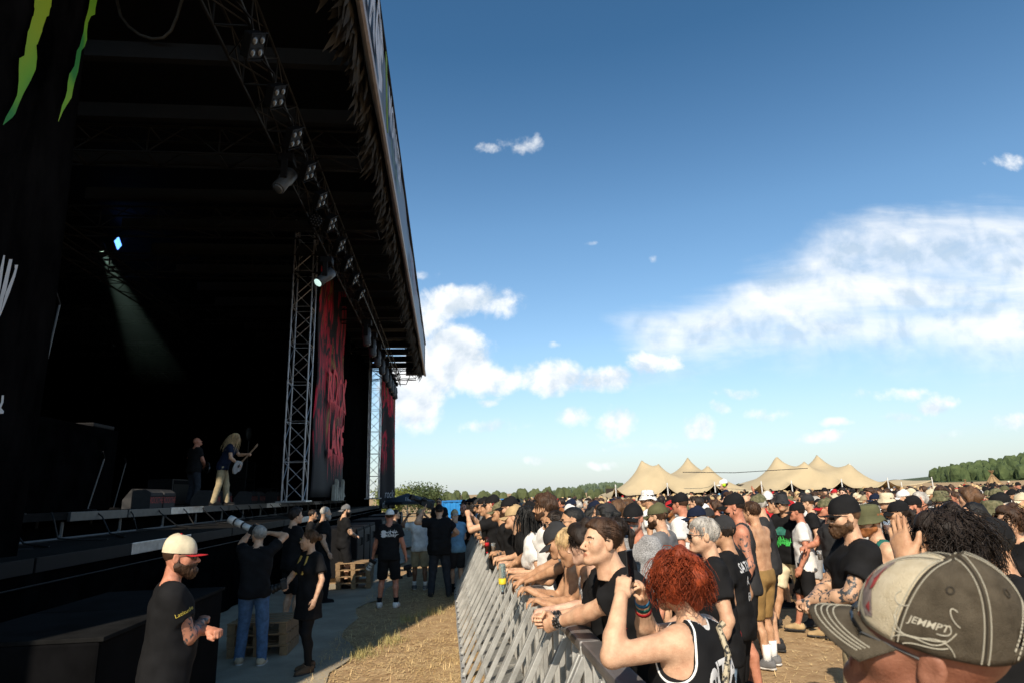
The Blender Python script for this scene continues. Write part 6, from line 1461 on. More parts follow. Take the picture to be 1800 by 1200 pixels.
# ---- standing crowd, middle distance ----------------------------------------------------
d_ = hero(1240, 905, 4.75, 78, 'grey haired man in glasses and black T-shirt with red and yellow back print', hair='short', hairc='grey', glasses=True, tone='fair', bottomc='light_denim', bottom='shorts', vox=.011, head=(RAD(8), 0, 0), arms=('down', 'belly'), loose=1.2, bulk=1.06, belly=.02)
T_ = d_['T']; ts = d_['t_shirt']; rp = MATS['print_red']; yp = MATS['print_yellow']
rt_ = (.9, -.3, 0); 
text_decal('back_print', 'SLAF', rp, d_['root'], ts, T_(.03, -.2, 1.36), (1, 0, 0), (0, 0, 1), .10, bold=.015); text_decal('back_print', 'LAKE', rp, d_['root'], ts, T_(.03, -.2, 1.02), (1, 0, 0), (0, 0, 1), .075, bold=.015); text_decal('back_print', 'TOURING', yp, d_['root'], ts, T_(.03, -.2, .96), (1, 0, 0), (0, 0, 1), .035, arc=1.5)
poly_decal('back_emblem', [[(0, .10), (.05, .06), (.04, -.02), (.075, -.09), (.03, -.07), (0, -.11), (-.03, -.07), (-.075, -.09), (-.04, -.02), (-.05, .06)]], yp, d_['root'], ts, T_(.03, -.2, 1.17), (1, 0, 0), (0, 0, 1), 1.); poly_decal('back_emblem', [[(-.06, .06), (.06, .06), (.05, .12), (-.05, .12)], [(-.02, -.06), (.02, -.06), (.03, .02), (-.03, .02)]], rp, d_['root'], ts, T_(.03, -.2, 1.20), (1, 0, 0), (0, 0, 1), 1., .005)
e_ = hero(1272, 902, 5.5, 55, 'man in black camo cap with white lettering on his black T-shirt back', hat='ball', hatc='charcoal', hat_rot=RAD(10), hair='short', hairc='dark', tone='tan', bottomc='black', vox=.012)
T_ = e_['T']; text_decal('back_print', 'SATAN', wp, e_['root'], e_['t_shirt'], T_(.05, -.2, 1.38), (1, 0, 0), (0, 0, 1), .105, bold=.02); text_decal('back_print', 'A', wp, e_['root'], e_['t_shirt'], T_(.05, -.2, 1.27), (1, 0, 0), (0, 0, 1), .09, bold=.02); text_decal('back_print', 'FA', wp, e_['root'], e_['t_shirt'], T_(.05, -.2, 1.15), (1, 0, 0), (0, 0, 1), .09, bold=.02)
hero(1292, 862, 6.9, 72, 'tall man in black backwards cap and charcoal tank top with tattooed shoulder', hat='ball', hatc='black', hair='crop', hairc='dark', top='tank', topc='charcoal', tone='red', vox=.012, bottomc='black', hv='m1', tattoo=(0,), beard='stubble', shoes='charcoal')
hero(1322, 878, 7.9, 40, 'shirtless man in mustard shorts with white socks seen from behind', hair='short', hairc='brown', top=None, bottomc='mustard', tone='tan', vox=.012, shoes='grey', socks=('white', .17), arms=('belly', 'belly'), bulk=.95)
hero(1334, 865, 8.7, 60, 'older bearded man in camouflage cap and grey T-shirt', hat='ball', hatc='camo', hair='short', hairc='grey', beard='short', topc='charcoal', tone='fair', bottomc='charcoal', vox=.014, shoes='charcoal', bulk=1.08, arms=('down', 'chest'))
sh_ = hero(1375, 864, 9.85, 118, 'man in grey bucket hat, black T-shirt and cream shorts holding a cup mid-stride', hat='bucket', hatc='charcoal', glasses=True, hair='crop', hairc='dark', topc='black', bottomc='cream', shoes='charcoal', tone='tan', vox=.012, legs=((-.06, -.20, .08), (.16, .26, .10)), arms=(('l', (-.32, .06, .92), (-.6, -1, 0)), ('l', (.02, .30, 1.28), (1, -.3, -.8))), hands=('relaxed', 'hold'), head=(RAD(24), RAD(4), 0), twist=0)
T_ = sh_['T']; gp = mat('print_green', (.06, .55, .10), .7, 0); scribble('chest_print', gp, sh_, 't_shirt', T_(0, .2, 1.14), (-1, 0, 0), .26, .13, 17, 8, .011); poly_decal('chest_print', [[(-.07, 0), (.07, 0), (.09, .08), (.03, .12), (-.03, .12), (-.09, .08)]], mat('print_teal', (.04, .20, .15), .7, .3, 20), sh_['root'], sh_['t_shirt'], T_(0, .2, 1.22), (-1, 0, 0), (0, 0, 1), 1.)
hero(1402, 880, 9.4, 62, 'man in black cap with black vest over white shirt', hat='ball', hatc='black', hair='crop', hairc='dark', topc='white', tone='red', vox=.014, bottomc='black', shoes='tan', legs=((-.1, -.1, .08), (.12, .22, .09)))
hero(1420, 866, 11.0, 66, 'man in sunglasses, black T-shirt and grey shorts with purple wristband', hat='ball', hatc='charcoal', hair='crop', hairc='brown', glasses=True, topc='black', bottomc='light_grey', tone='fair', vox=.014, arms=('down', 'belly'), shoes='charcoal')
hero(1452, 872, 9.0, 80, 'person with red cap and white towel carrying a cup of beer', hat='ball', hatc='camo', brimc='red', hair='short', hairc='brown', glasses=True, topc='charcoal', tone='red', vox=.015, arms=('down', ('l', (.05, .34, 1.15), (1, -.4, -.6))), bottomc='black', hands=('relaxed', 'hold'))
hero(1486, 868, 4.85, 84, 'bearded man in black cap and black T-shirt with tattooed forearm', hat='snap', hatc='black', hair='crop', hairc='light_brown', beard='full', beardc='light_brown', glasses=True, topc='black', bottom='jeans', bottomc='khaki', tone='fair', vox=.011, arms=(('l', (-.04, .34, 1.12), (-1, -.6, -.3)), ('l', (.02, .32, 1.12), (1, -.6, -.3))), hands=('grip', 'grip'), tattoo=(0, 1), hv='m1', bulk=1.1, head=(RAD(4), 0, 0))
hero(1528, 880, 5.5, 88, 'person in olive bucket hat and teal patterned vest', hat='bucket', hatc='olive', hair='short', hairc='ginger', beard='short', top='tank', topc='teal', tone='fair', vox=.012, bottomc='black', head=(RAD(8), RAD(-4), 0))
hero(1115, 880, 6.15, 128, 'man in black cap and sunglasses turned toward the camera in a speckled grey T-shirt', hat='ball', hatc='black', glasses=True, hair='crop', hairc='grey', topc='speckled', tone='red', vox=.012, hv='m1', legs_on=False, beard='stubble', head=(RAD(18), 0, 0))
hero(1158, 880, 6.9, 58, 'man in olive cap and sunglasses in a plain grey T-shirt', hat='ball', hatc='olive', glasses=True, hair='short', hairc='brown', beard='short', topc='grey', tone='fair', vox=.012, legs_on=False, bulk=1.08)
hero(1197, 862, 8.4, 50, 'broad man in white T-shirt and black cap with red side', hat='ball', hatc='black', glasses=True, hair='crop', hairc='brown', topc='white', tone='red', vox=.013, legs_on=False, bulk=1.15)
hero(1226, 886, 7.6, 70, 'bearded man in dark cap and navy shirt', hat='ball', hatc='navy', glasses=True, hair='crop', hairc='brown', beard='short', topc='navy', tone='tan', vox=.014, legs_on=False)
hero(1244, 890, 9.0, 85, 'person in dark trucker cap beside the navy shirt', hat='ball', hatc='charcoal', hair='short', hairc='brown', tone='fair', vox=.016, legs_on=False)
hero(1085, 905, 5.6, 95, 'woman in sunglasses with dark hair behind the slicked young man', sex='f', hair='pony', hairc='dark', glasses=True, tone='tan', vox=.013, legs_on=False)
hero(1068, 880, 6.9, 75, 'person in black cap with dark curly hair behind the fade haircut', hat='ball', hatc='charcoal', hair='curly', hairc='black', tone='tan', vox=.014, legs_on=False)
hero(1060, 882, 8.0, 70, 'woman with dark hair pinned up', sex='f', hair='bun', hairc='brown', tone='fair', vox=.015, legs_on=False)
hero(1088, 876, 8.2, 80, 'person with ginger blond bob and fringe', sex='f', hair='bob', hairc='light_brown', tone='fair', vox=.015, legs_on=False)
hero(1140, 856, 10.6, 60, 'person in white hat with black spots above the crowd', hat='bucket', hatc=mat('cloth_dalmatian', (.75, .74, .72), .8, 0, 60, col2=(.75, .74, .72), spots=((.01, .01, .01), 45, .60)), hair='short', hairc='dark', glasses=True, tone='tan', topc='white', vox=.016, legs_on=False)
# ---- right foreground -------------------------------------------------------------------
wv = hero(1672, 890, 2.55, 82, 'person with wavy dark brown hair in black raising a hand to the mouth', hair='curly', hairc='dark', top='tee', topc='black', tone='tan', vox=.011, legs_on=False, hair_strands=(1300, .15, .0025, 'curl', MOP), arms=(('w', tuple(at(1592, 985, 2.45)), (-.3, -.6, -1)), ('l', (.05, .34, 1.2), (1, -.3, -1))), hands=('flat', 'relaxed'), palm=((.6, -.8, 0), None), head=(RAD(6), RAD(-4), 0))
hero(1742, 905, 3.6, 70, 'person in black seen from behind at the right edge of the group', hair='short', hairc='black', hat='ball', hatc='black', topc='black', tone='tan', vox=.013, legs_on=False)
hero(1776, 886, 5.6, 92, 'woman with curly brown hair and sunglasses in black near the right edge', sex='f', hair='curly', hairc='brown', glasses=True, tone='fair', vox=.013, legs_on=False, hair_strands=(200, .12, .006, 'curl', MOP))
hero(1758, 862, 7.4, 75, 'grey bearded man in black cap and pale grey shirt', hat='ball', hatc='black', hair='short', hairc='grey', beard='full', beardc='grey', topc='light_grey', tone='fair', vox=.014, legs_on=False)
hero(1580, 876, 7.2, 70, 'woman in black cap and tank top with tattooed shoulder', sex='f', hat='ball', hatc='black', hair='pony', hairc='dark', top='tank', topc='black', tone='tan', vox=.014, tattoo=(0,), legs_on=False)
hero(1605, 868, 8.6, 76, 'person in black cap holding a reddish drink', hat='ball', hatc='black', hair='crop', hairc='dark', beard='short', tone='red', vox=.015, legs_on=False)
hero(1655, 858, 9.6, 80, 'person in green camouflage bucket hat', hat='bucket', hatc='camo', hair='short', hairc='brown', tone='fair', vox=.016, legs_on=False)
hero(1560, 862, 10.2, 75, 'man in cream bucket hat', hat='bucket', hatc='cream', hair='short', hairc='brown', tone='fair', vox=.016, legs_on=False)
hero(1588, 858, 11.5, 75, 'man in white cap behind the cream bucket hat', hat='ball', hatc='white', hair='short', hairc='brown', tone='fair', vox=.016, legs_on=False)
hero(1617, 861, 8.8, 82, 'grey haired person in spectacles between caps', hair='short', hairc='grey', glasses=True, tone='red', vox=.016, legs_on=False)
# ---- the man under the washed trucker cap, closest to the camera: his cap is built by itself below
# ================================================================== crowd behind: copies of a few dozen figures, each its own object
def clear_of(x, y, d):
    return all((x-a)**2+(y-b)**2 > d*d for a, b in PEOPLE)
def to_px(x, y, z):
    v = Vector((x, y, z-CAM_H)); w = v.y*_cp+v.z*_sp; u = _c*v.x+_s*(-_sp*v.y+_cp*v.z); vv = -_s*v.x+_c*(-_sp*v.y+_cp*v.z)
    u = v.x*_c+v.y*_sp*_s-v.z*_cp*_s; vv = v.x*_s-v.y*_sp*_c+v.z*_cp*_c
    return 900+F_PX*u/w, 600-F_PX*vv/w
rg = np.random.default_rng(77)
VAR = [dict(hat='ball', hair='short', beard='short'), dict(hat='ball', hair='crop', glasses=True), dict(hair='short'), dict(hair='messy', hv='m2'), dict(hair='long', sex='f'), dict(hat='bucket', hair='short'), dict(hair='crop', beard='full', hv='m1', bulk=1.12),
       dict(hair='pony', sex='f', glasses=True), dict(hat='ball', hair='short', bulk=1.15, belly=.03, hv='m1'), dict(hair=None, beard='short', hv='m1', brow=True), dict(hat='snap', hair='crop', glasses=True, beard='stubble'), dict(hair='bun', sex='f'), dict(hair='curly', hv='m2'), dict(hat='ball', hair='pony', sex='f', top='tank'), dict(hair='short', glasses=True, beard='stubble', arms=('crossed', 'crossed')), dict(hat='ball', hair='crop', arms=('down', 'up'), hands=('relaxed', 'flat')), dict(hair='bob', sex='f'), dict(hat='ball', hair='short', arms=('chest', 'down'), hat_rot=PI)]
protos = []
for i, v in enumerate(VAR):
    kw = dict(vox=.021, tone='fair', hairc='brown', hatc='black', topc='black', bottomc='black', head=(RAD(float(rg.uniform(-14, 14))), RAD(float(rg.uniform(-4, 6))), 0), hv=v.get('hv') or ('f0' if v.get('sex') == 'f' else 'm0')); kw.update(v)
    if 'arms' not in v: kw['arms'] = [('down', 'down'), ('belly', 'belly'), ('pocket', 'down'), ('down', 'chest')][i % 4]
    protos.append((person((60+i, -30, 0), 0., H=1.78, **kw)['root'], v))
def weights(keys, w): return keys[rg.choice(len(keys), p=np.array(w)/sum(w))]
TOPS = (['black', 'charcoal', 'white', 'grey', 'light_grey', 'olive', 'navy', 'red', 'sky', 'maroon'], [42, 13, 13, 11, 6, 3, 4, 3, 3, 2])
HATS = (['black', 'charcoal', 'olive', 'white', 'cream', 'red', 'camo', 'navy', 'grey', 'khaki'], [40, 14, 9, 7, 6, 4, 7, 5, 4, 5])
HAIRS = (['brown', 'dark', 'black', 'light_brown', 'blond', 'grey', 'ginger'], [30, 26, 14, 12, 8, 7, 3])
TONES = (['fair', 'tan', 'red', 'olive', 'pale', 'brown'], [35, 28, 15, 12, 6, 4])
PLAIN = lambda c: c.replace('_', ' ')
used_label = {}
def place(px_):
    for lim, t in ((860, 'near the far rail'), (960, 'left of the ridge'), (1075, 'before the ridge'), (1140, 'below the left tent, left end'), (1210, 'below the left tent, middle'), (1320, 'below the left tent, right end'), (1400, 'below the long tent, left end'), (1480, 'below the long tent, middle'), (1570, 'below the long tent, right end'), (1650, 'below the tent awning'), (1720, 'before the hill'), (9999, 'near the right edge')):
        if px_ < lim: return t
def make_copy(k, x, y, face, H):
    root, v = protos[k]
    r = root.copy(); COL.objects.link(r); r.location = (x, y, gz(y)); r.rotation_euler = (0, 0, face); s = H/1.78; r.scale = (s, s, s)
    tc, hc, hr, tn, bc = weights(*TOPS), weights(*HATS), weights(*HAIRS), weights(*TONES), weights(['black', 'charcoal', 'khaki', 'denim', 'dark_denim', 'olive'], [30, 20, 14, 18, 12, 6])
    for ch in root.children:
        n = ch.name.split('.')[0]
        c = ch.copy(); COL.objects.link(c); c.parent = r
        m = {'t_shirt': cloth(tc), 'tank_top': cloth(tc), 'cap': cloth(hc), 'cap_brim': cloth(hc), 'cap_button': cloth(hc), 'bucket_hat': cloth(hc), 'hair': hair_mat(hr), 'beard': hair_mat(hr), 'shorts': cloth(bc), 'trousers': cloth(bc)}.get(n)
        if n == 'body':
            for i_, sk in enumerate(skin_set(tn)): c.material_slots[i_].link = 'OBJECT'; c.material_slots[i_].material = sk
            c.material_slots[4].link = 'OBJECT'; c.material_slots[4].material = hair_mat(hr)
        elif m: c.material_slots[0].link = 'OBJECT'; c.material_slots[0].material = m
        for g in ch.children:
            d = g.copy(); COL.objects.link(d); d.parent = c
    px_, _ = to_px(x, y, 1.7)
    who = 'woman' if v.get('sex') == 'f' else 'man'
    head = ('in %s %s' % (PLAIN(hc), {'ball': 'cap', 'snap': 'flat-brimmed cap', 'bucket': 'bucket hat'}[v['hat']])) if v.get('hat') else ('with shaved head' if not v.get('hair') else 'with %s %s hair' % (PLAIN(hr), {'short': 'short', 'messy': 'tousled', 'long': 'long', 'crop': 'cropped', 'pony': 'tied', 'bun': 'pinned-up', 'curly': 'curly', 'bob': 'bobbed'}[v['hair']]))
    lab = '%s %s and %s %s%s' % (who, head, PLAIN(tc), 'vest' if v.get('top') == 'tank' else 'T-shirt', ', arm raised' if v.get('arms') == ('down', 'up') else (', arms crossed' if 'crossed' in v.get('arms', ()) else ''))
    lab = 'person' + lab[len(who):] + ' ' + place(px_)
    if len(lab.split()) > 15: lab = lab.replace(', arms crossed', '').replace(', arm raised', '')
    if len(lab.split()) > 15: lab = lab.replace(' and %s T-shirt' % PLAIN(tc), '')
    used_label.setdefault(lab, []).append((y, r)); r['category'] = 'person'; r['group'] = 'people standing in the crowd'; PEOPLE.append((x, y))
def min_depth(px_):
    return np.interp(px_, [815, 850, 900, 1000, 1100, 1180, 1250, 1310, 1330, 1550, 1570, 1680, 1800], [24, 16, 10.3, 7.9, 8.3, 9.4, 9.6, 9.8, 11.2, 11.2, 8.0, 6.2, 5.4])
cand = []
for yy in np.arange(5.4, 26, .62):
    for xx in np.arange(-2.5, 22, .58):
        x, y = xx+rg.uniform(-.2, .2), yy+rg.uniform(-.2, .2); px_, py_ = to_px(x, y, 1.75)
        lx = Sl((x, y, 0))[0]
        if lx < .42 or px_ > 1830 or px_ < 815 or y < min_depth(px_): continue
        cand.append((y, x, px_))
cand.sort(); N_IND = 0
for (y, x, px_) in cand:
    if N_IND >= 226: break
    if rg.uniform() < .10 or not clear_of(x, y, .50): continue
    k = int(rg.integers(len(VAR)))
    if k == 15 and rg.uniform() < .8: k = 0
    if k == 5 and rg.uniform() < .4: k = 1
    H = float(np.clip(rg.normal(1.76, .07), 1.58, 1.92)) - (.10 if VAR[k].get('sex') == 'f' else 0)
    tgt = S(-9, 20, 0); face = math.atan2(-(tgt[0]-x), tgt[1]-y)+float(rg.normal(0, .26))
    if rg.uniform() < .06: face += float(rg.uniform(1, 2.5))
    make_copy(k, x, y, face, H); N_IND += 1; Y_LAST = y
for lab, L in used_label.items():
    L.sort(key=lambda q: q[0])
    for i, (y, r) in enumerate(L):
        r['label'] = lab if len(L) == 1 else lab+', '+(['nearest', 'second', 'third', 'fourth', 'fifth', 'sixth'][min(i, 5)])
for root, v in protos:
    for ch in list(root.children):
        for g in list(ch.children): bpy.data.objects.remove(g)
        bpy.data.objects.remove(ch)
    bpy.data.objects.remove(root)
# the packed far crowd, past counting
def far_crowd():
    r = np.random.default_rng(5); V = []; Fq = []; M = []; b = 0
    cols = [cloth(c) for c in ('black', 'charcoal', 'white', 'grey', 'olive', 'navy', 'red', 'sky')]; hats = [cloth(c) for c in ('black', 'cream', 'khaki')]; sk = [skin_set(t)[0] for t in ('fair', 'tan', 'red')]; hr = [hair_mat(c) for c in ('brown', 'dark', 'blond')]
    mats = cols+hats+sk+hr; nC, nH, nS = len(cols), len(hats), len(sk)
    def loft(rings, mi, n=6):
        nonlocal b
        for (c, rx, ry) in rings:
            for k in range(n): a = 2*PI*k/n; V.append((c[0]+rx*math.cos(a), c[1]+ry*math.sin(a), c[2]))
        m = len(rings)
        for i in range(m-1):
            for k in range(n): Fq.append((b+i*n+k, b+i*n+(k+1) % n, b+(i+1)*n+(k+1) % n, b+(i+1)*n+k)); M.append(mi)
        b += m*n
    cnt = 0
    y = Y_LAST
    while y < 52:
        x0 = S(.6, y, 0)[0]; x1 = y*.86
        step = .62+max(0, y-28)*.012
        for x in np.arange(x0, x1, step):
            if r.uniform() < .18: continue
            px_, _ = to_px(x, y, 1.75)
            h = np.clip(r.normal(1.75, .08), 1.5, 1.95); X = x+r.uniform(-.2, .2); Y = y+r.uniform(-.25, .25); c = r.choice(nC, p=[.46, .16, .12, .09, .05, .06, .03, .03]); s = h/1.76
            loft([((X, Y, .0), .16, .12), ((X, Y, .9*s), .19, .13), ((X, Y, 1.2*s), .20, .13), ((X, Y, 1.40*s), .215, .11), ((X, Y, 1.47*s), .11, .075)], c)
            sk_ = nC+nH+r.integers(nS); yaw = r.uniform(-.05, .05); fx = -.03
            loft([((X, Y, 1.44*s), .052, .055), ((X, Y, 1.52*s), .055, .06), ((X-.02, Y, 1.55*s), .062, .07), ((X-.012, Y, 1.62*s), .088, .076), ((X, Y, 1.70*s), .085, .074), ((X, Y, 1.75*s), .05, .045)], sk_)
            if r.uniform() < .48:
                hm_ = nC+(0 if r.uniform() < .7 else r.integers(1, nH)) if r.uniform() < .8 else r.integers(nC)
                loft([((X, Y, 1.665*s), .103, .090), ((X, Y, 1.72*s), .095, .083), ((X, Y, 1.765*s), .055, .05), ((X, Y, 1.772*s), .01, .01)], hm_)
                loft([((X-.10, Y, 1.655*s), .08, .062), ((X-.10, Y, 1.668*s), .075, .06)], hm_)
            else:
                e = r.uniform(.0, .03); loft([((X+.025, Y, (1.55-(.12 if r.uniform() < .25 else 0))*s), .075, .078), ((X+.02, Y, 1.64*s), .090+e*.5, .085+e), ((X+.01, Y, 1.72*s), .092+e, .082+e), ((X+.005, Y, 1.768*s), .055, .05), ((X, Y, 1.775*s+e*.5), .01, .01)], nC+nH+nS+r.integers(len(hr)))
            for sg in ((-1, 1) if y < 34 else ()):
                ey, ex = Y+sg*.235*.9, X-r.uniform(0, .1); loft([((X, Y+sg*.15, 1.42*s), .05, .05), ((ex, ey, 1.12*s), .055, .055)], c, 6); loft([((ex, ey, 1.14*s), .04, .04), ((ex-.16, Y+sg*.14, .98*s), .03, .03)], sk_, 6)
            cnt += 1
        y += .62+max(0, y-28)*.02
    V = np.array(V); V[:, 2] += np.interp(V[:, 1], [18, 45, 56], [0, -.324, 0])
    o = link('distant_crowd', npmesh('distant_crowd', V, np.array(Fq), True, M), mats, kind='stuff'); tag(o, 'mass of people packed far off below the beige tents and the hill', 'crowd'); return cnt
NF = far_crowd()
# child with ear defenders riding on shoulders
kid = person((at(1272, 842, 13.)[0], 13., at(1272, 842, 13.)[2]-1.16), RAD(80), H=1.14, vox=.016, hat='ball', hatc='white', hair='short', hairc='light_brown', topc='navy', bottom='shorts', bottomc='denim', legs=((-.14, .26, .40), (.14, .26, .40)), label='child in white cap and lime ear defenders riding above the crowd', shoes='red', arms=('belly', 'belly'))
for q in (-1, 1):
    mb = MB(); mb.lathe([(.001, -.02), (.03, -.02), (.036, 0), (.03, .02), (.001, .025)], 12, tuple(kid['hc']+kid['Rh']@A3(q*.088, -.012, -.005)*kid['Hs']), Matrix.Rotation(RAD(90), 3, 'Y')); mb.build('ear_defender', mat('lime', (.45, .75, .02), .5, 0), kid['root'], True)
# ================================================================== the near man in the washed cap
CAPY = 1.15; hc_w = at(1622, 1118, CAPY)
capman = person((hc_w[0], CAPY, 0), RAD(60), H=hc_w[2]+.125, headh=.0042, vox=.010, top='tank', topc='maroon', tone='shaded_red', hair=None, bulk=1.22, hv='m1', legs_on=False, head=(RAD(0), RAD(18), RAD(-13)), arms=('down', 'belly'), label='man closest to the camera in a washed brown cap with cream front panels', hem=.8)  # skin tone darkened to stand in for the shade on his face
d_ = capman['Rw']@capman['hc']+capman['pos']; capman['root'].location += Vector((hc_w[0]-d_[0], hc_w[1]-d_[1], 0)); capman['pos'] = np.array(capman['root'].location)
Hc, Rh_, Hs_ = capman['hc'], capman['Rh'], capman['Hs']
def HP(P): return xform(np.asarray(P, float)*Hs_, Rh_, Hc)
washed = mat('cap_washed', (.055, .044, .030), .9, 0, 24, .6, 500, spec=.15, col2=(.115, .095, .068)); creamc = mat('cap_cream', (.52, .44, .30), .9, 0, 30, .6, 500, spec=.15, col2=(.66, .58, .43)); thread = mat('thread', (.42, .39, .31), .85, .1, 200); patchg = mat('cap_patch', (.13, .11, .10), .9, 0, 60, .4, 300, col2=(.30, .23, .21)); patchr = mat('cap_patch_red', (.26, .035, .035), .9, .3, 90)
CH = .128
def crown_pt(t, a, off=0.):
    ph = t*PI/2; r = math.cos(ph)**.84; z = math.sin(ph)**.90; front = max(0, math.cos(a))
    bulge = 1+.05*front*math.sin(ph*2)
    wob = 1+.008*math.sin(5*a+3*t*3)*(1-t)+.006*math.sin(11*a+7*t)*(1-t)
    return A3((.090*r*wob*bulge+off*r)*math.sin(a), -.014+(.110*r*wob*bulge+off*r)*math.cos(a), .024-.012*math.cos(a)+z*CH+off*z)
nA, nT = 96, 22; V = [crown_pt(i/nT, 2*PI*k/nA) for i in range(nT) for k in range(nA)]+[crown_pt(1, 0)]; Fs = []; mi_ = []
for i in range(nT):
    for k in range(nA):
        a = 2*PI*(k+.5)/nA; a = a if a < PI else a-2*PI
        if abs(abs(a)-PI) < .50 and i < 7-abs(abs(a)-PI)*6: continue      # the opening above the strap
        f = (i*nA+(k+1) % nA, i*nA+k, (i+1)*nA+k, (i+1)*nA+(k+1) % nA) if i < nT-1 else (i*nA+(k+1) % nA, i*nA+k, nT*nA)
        Fs.append(f); mi_.append(1 if abs(a) < PI/3 else 0)
me = npmesh('cap', HP(V), Fs, True, mi_); capo = link('cap', me, [washed, creamc], capman['root'])
sm = capo.modifiers.new('thick', 'SOLIDIFY'); sm.thickness = .002; sm.offset = -1
def line(fn, n, r=.0011, name='stitching', m=thread, dash=True):
    P = [fn(i/n) for i in range(n+1)]; mb = MB()
    if dash:
        for i in range(0, n): p, q = P[i], P[i]*.28+P[i+1]*.72; mb.bar(p, q, r, 5)
    else: mb.tube(P, r, 5)
    o = mb.build(name, m, capman['root'])
    if dash: o['kind'] = 'stuff'
for a0 in (-PI*2/3, -PI/3, PI/3, PI*2/3, 0, PI):
    for d in (-.0042, .0042):
        hi_ = .95; lo_ = .30 if a0 == PI else .01
        line(lambda t: HP([crown_pt(lo_+t*(hi_-lo_), a0+d/(.1*max(.12, math.cos((lo_+t*(hi_-lo_))*PI/2))), .0012)])[0], 62)
    line(lambda t: HP([crown_pt(.02+t*.94, a0, .0004)])[0], 30, .0016, 'seam', mat('seam_dark', (.03, .024, .016), .9, 0), False)
for e in (.0, .010):
    line(lambda t: HP([crown_pt(.34*(1-(abs(2*t-1))**2.2)+.02+e*6, PI+(2*t-1)*(.53+e*9), .0012)])[0], 44)
mb = MB(); mb.lathe([(.0001, .010), (.007, .009), (.0115, .004), (.0115, -.002)], 16, (0, 0, 0)); mb.v = [tuple(p) for p in HP(np.array(mb.v)+crown_pt(1, 0))]; mb.build('cap_button', washed, capman['root'], True)
for i in range(4):
    pass
for a in (PI/2, -PI/2, PI*5/6, -PI*5/6):
    mb = MB(); mb.tube([HP([crown_pt(.52+.035*math.sin(q), a+.06*math.cos(q), .0008)])[0] for q in np.linspace(0, 2*PI, 13)[:-1]], .0016, 5, True); mb.build('eyelet', mat('seam_dark', (.03, .024, .016)), capman['root'])
def brim_pt(u, v, off=0.):
    a = (u-.5)*2*1.08; x0, y0 = .0885*math.sin(a), -.014+.1085*math.cos(a); ln = max(.076*math.cos(a*1.12)**.5 if abs(a) < 1.38 else 0, .004); x = x0*(1+.05*v); fr = .0012*math.sin(u*170)*(v > .98)
    return A3(x, y0+ln*v+fr, .017-.006*math.cos(a)-.020*v-.032*(x/.0885)**2*(.3+.7*v)+off)
mb = MB(); mb.sheet(lambda u, v: tuple(HP([brim_pt(u, v)])[0]), 60, 12, -.0035 if False else .0035); mb.build('cap_brim', washed, capman['root'], True)
for v_ in (.52, .64, .76, .88): line(lambda t: HP([brim_pt(.06+.88*t, v_*(math.cos((t-.5)*2.2)**.22), .0012)])[0], 90, .0012)
capV = HP(V); capF = [f for f in Fs]
def cap_side(a, t): # point, right and up on the crown seen from outside
    p = HP([crown_pt(t, a, .0)])[0]; ra = HP([crown_pt(t, a+.02)])[0]-p; up = HP([crown_pt(t+.02, a)])[0]-p; return p, ra, up
p_, ra_, up_ = cap_side(-PI*.62+PI*1.0-.0, .20)
sideA = PI*.5 if (Rh_@A3(1, 0, 0))@np.array(capman['Rw'].T@A3(0, -1, 0)) > 0 else -PI*.5
# the flank turned to the camera is the wearer's left (x<0): angle -pi/2
for (txt, a_, t_, sz) in (('JEMMPT', -1.38, .20, .0155),):
    p_, ra_, up_ = cap_side(a_, t_); text_decal('embroidery', txt, thread, capman['root'], (capV, capF), p_, -ra_*-1, up_, sz, .0015, .006, bold=.03, shear=.2) if False else text_decal('embroidery', txt, thread, capman['root'], (capV, capF), p_, -ra_, up_-ra_*.1, sz, .0015, .006, bold=.012, shear=.3)
for (pts) in ([(-1.62, .10), (-1.45, .06), (-1.25, .09), (-1.1, .04), (-.98, .08)], [(-1.66, .06), (-1.5, .02), (-1.3, .05), (-1.15, .01)], [(-1.0, .24), (-.93, .20), (-.95, .14), (-1.04, .12)], [(-1.62, .20), (-1.70, .15), (-1.64, .12), (-1.5, .13)], [(-1.75, .02), (-1.5, .22), (-1.2, -.08), (-.95, .16)], [(-1.72, .16), (-1.5, -.05), (-1.3, .14), (-1.0, .02)], [(-.9, .34), (-.78, .28), (-.95, .2), (-1.1, .26)], [(-1.7, .30), (-1.55, .36), (-1.6, .24), (-1.75, .2)]):
    n = len(pts); cs_ = lambda t, c: float(sum(math.comb(n-1, i)*t**i*(1-t)**(n-1-i)*pts[i][c] for i in range(n))); line(lambda t: HP([crown_pt(cs_(t, 1)*1.15, cs_(t, 0), .0012)])[0], 60, .0009, 'embroidery', thread, False)
# ragged applique on the cream front
def applique(name, poly, m, off): # poly in (angle, t)
    V2 = [HP([crown_pt(t, a, off)])[0] for a, t in poly]; c = np.mean(V2, 0); bm = bmesh.new(); vs = [bm.verts.new(tuple(p)) for p in V2]; 
    mb = MB(); n = len(V2); nr = 5; rows = []
    ca = np.mean([q[0] for q in poly]); ct = np.mean([q[1] for q in poly]); bm.free()
    for i in range(nr+1): rows += [tuple(HP([crown_pt(ct+(t-ct)*(1-i/(nr+.2)), ca+(a-ca)*(1-i/(nr+.2)), off)])[0]) for a, t in poly]
    mb.add(rows, [(i*n+k, i*n+(k+1) % n, (i+1)*n+(k+1) % n, (i+1)*n+k) for i in range(nr) for k in range(n)]+[tuple(nr*n+k for k in range(n))]); mb.build(name, m, capman['root'], True)
applique('front_patch', [(-.62, .08), (-.50, .20), (-.34, .30), (-.30, .46), (-.22, .58), (-.02, .62), (.1, .50), (.05, .30), (-.10, .20), (-.25, .12), (-.45, .06)], patchg, .0014)
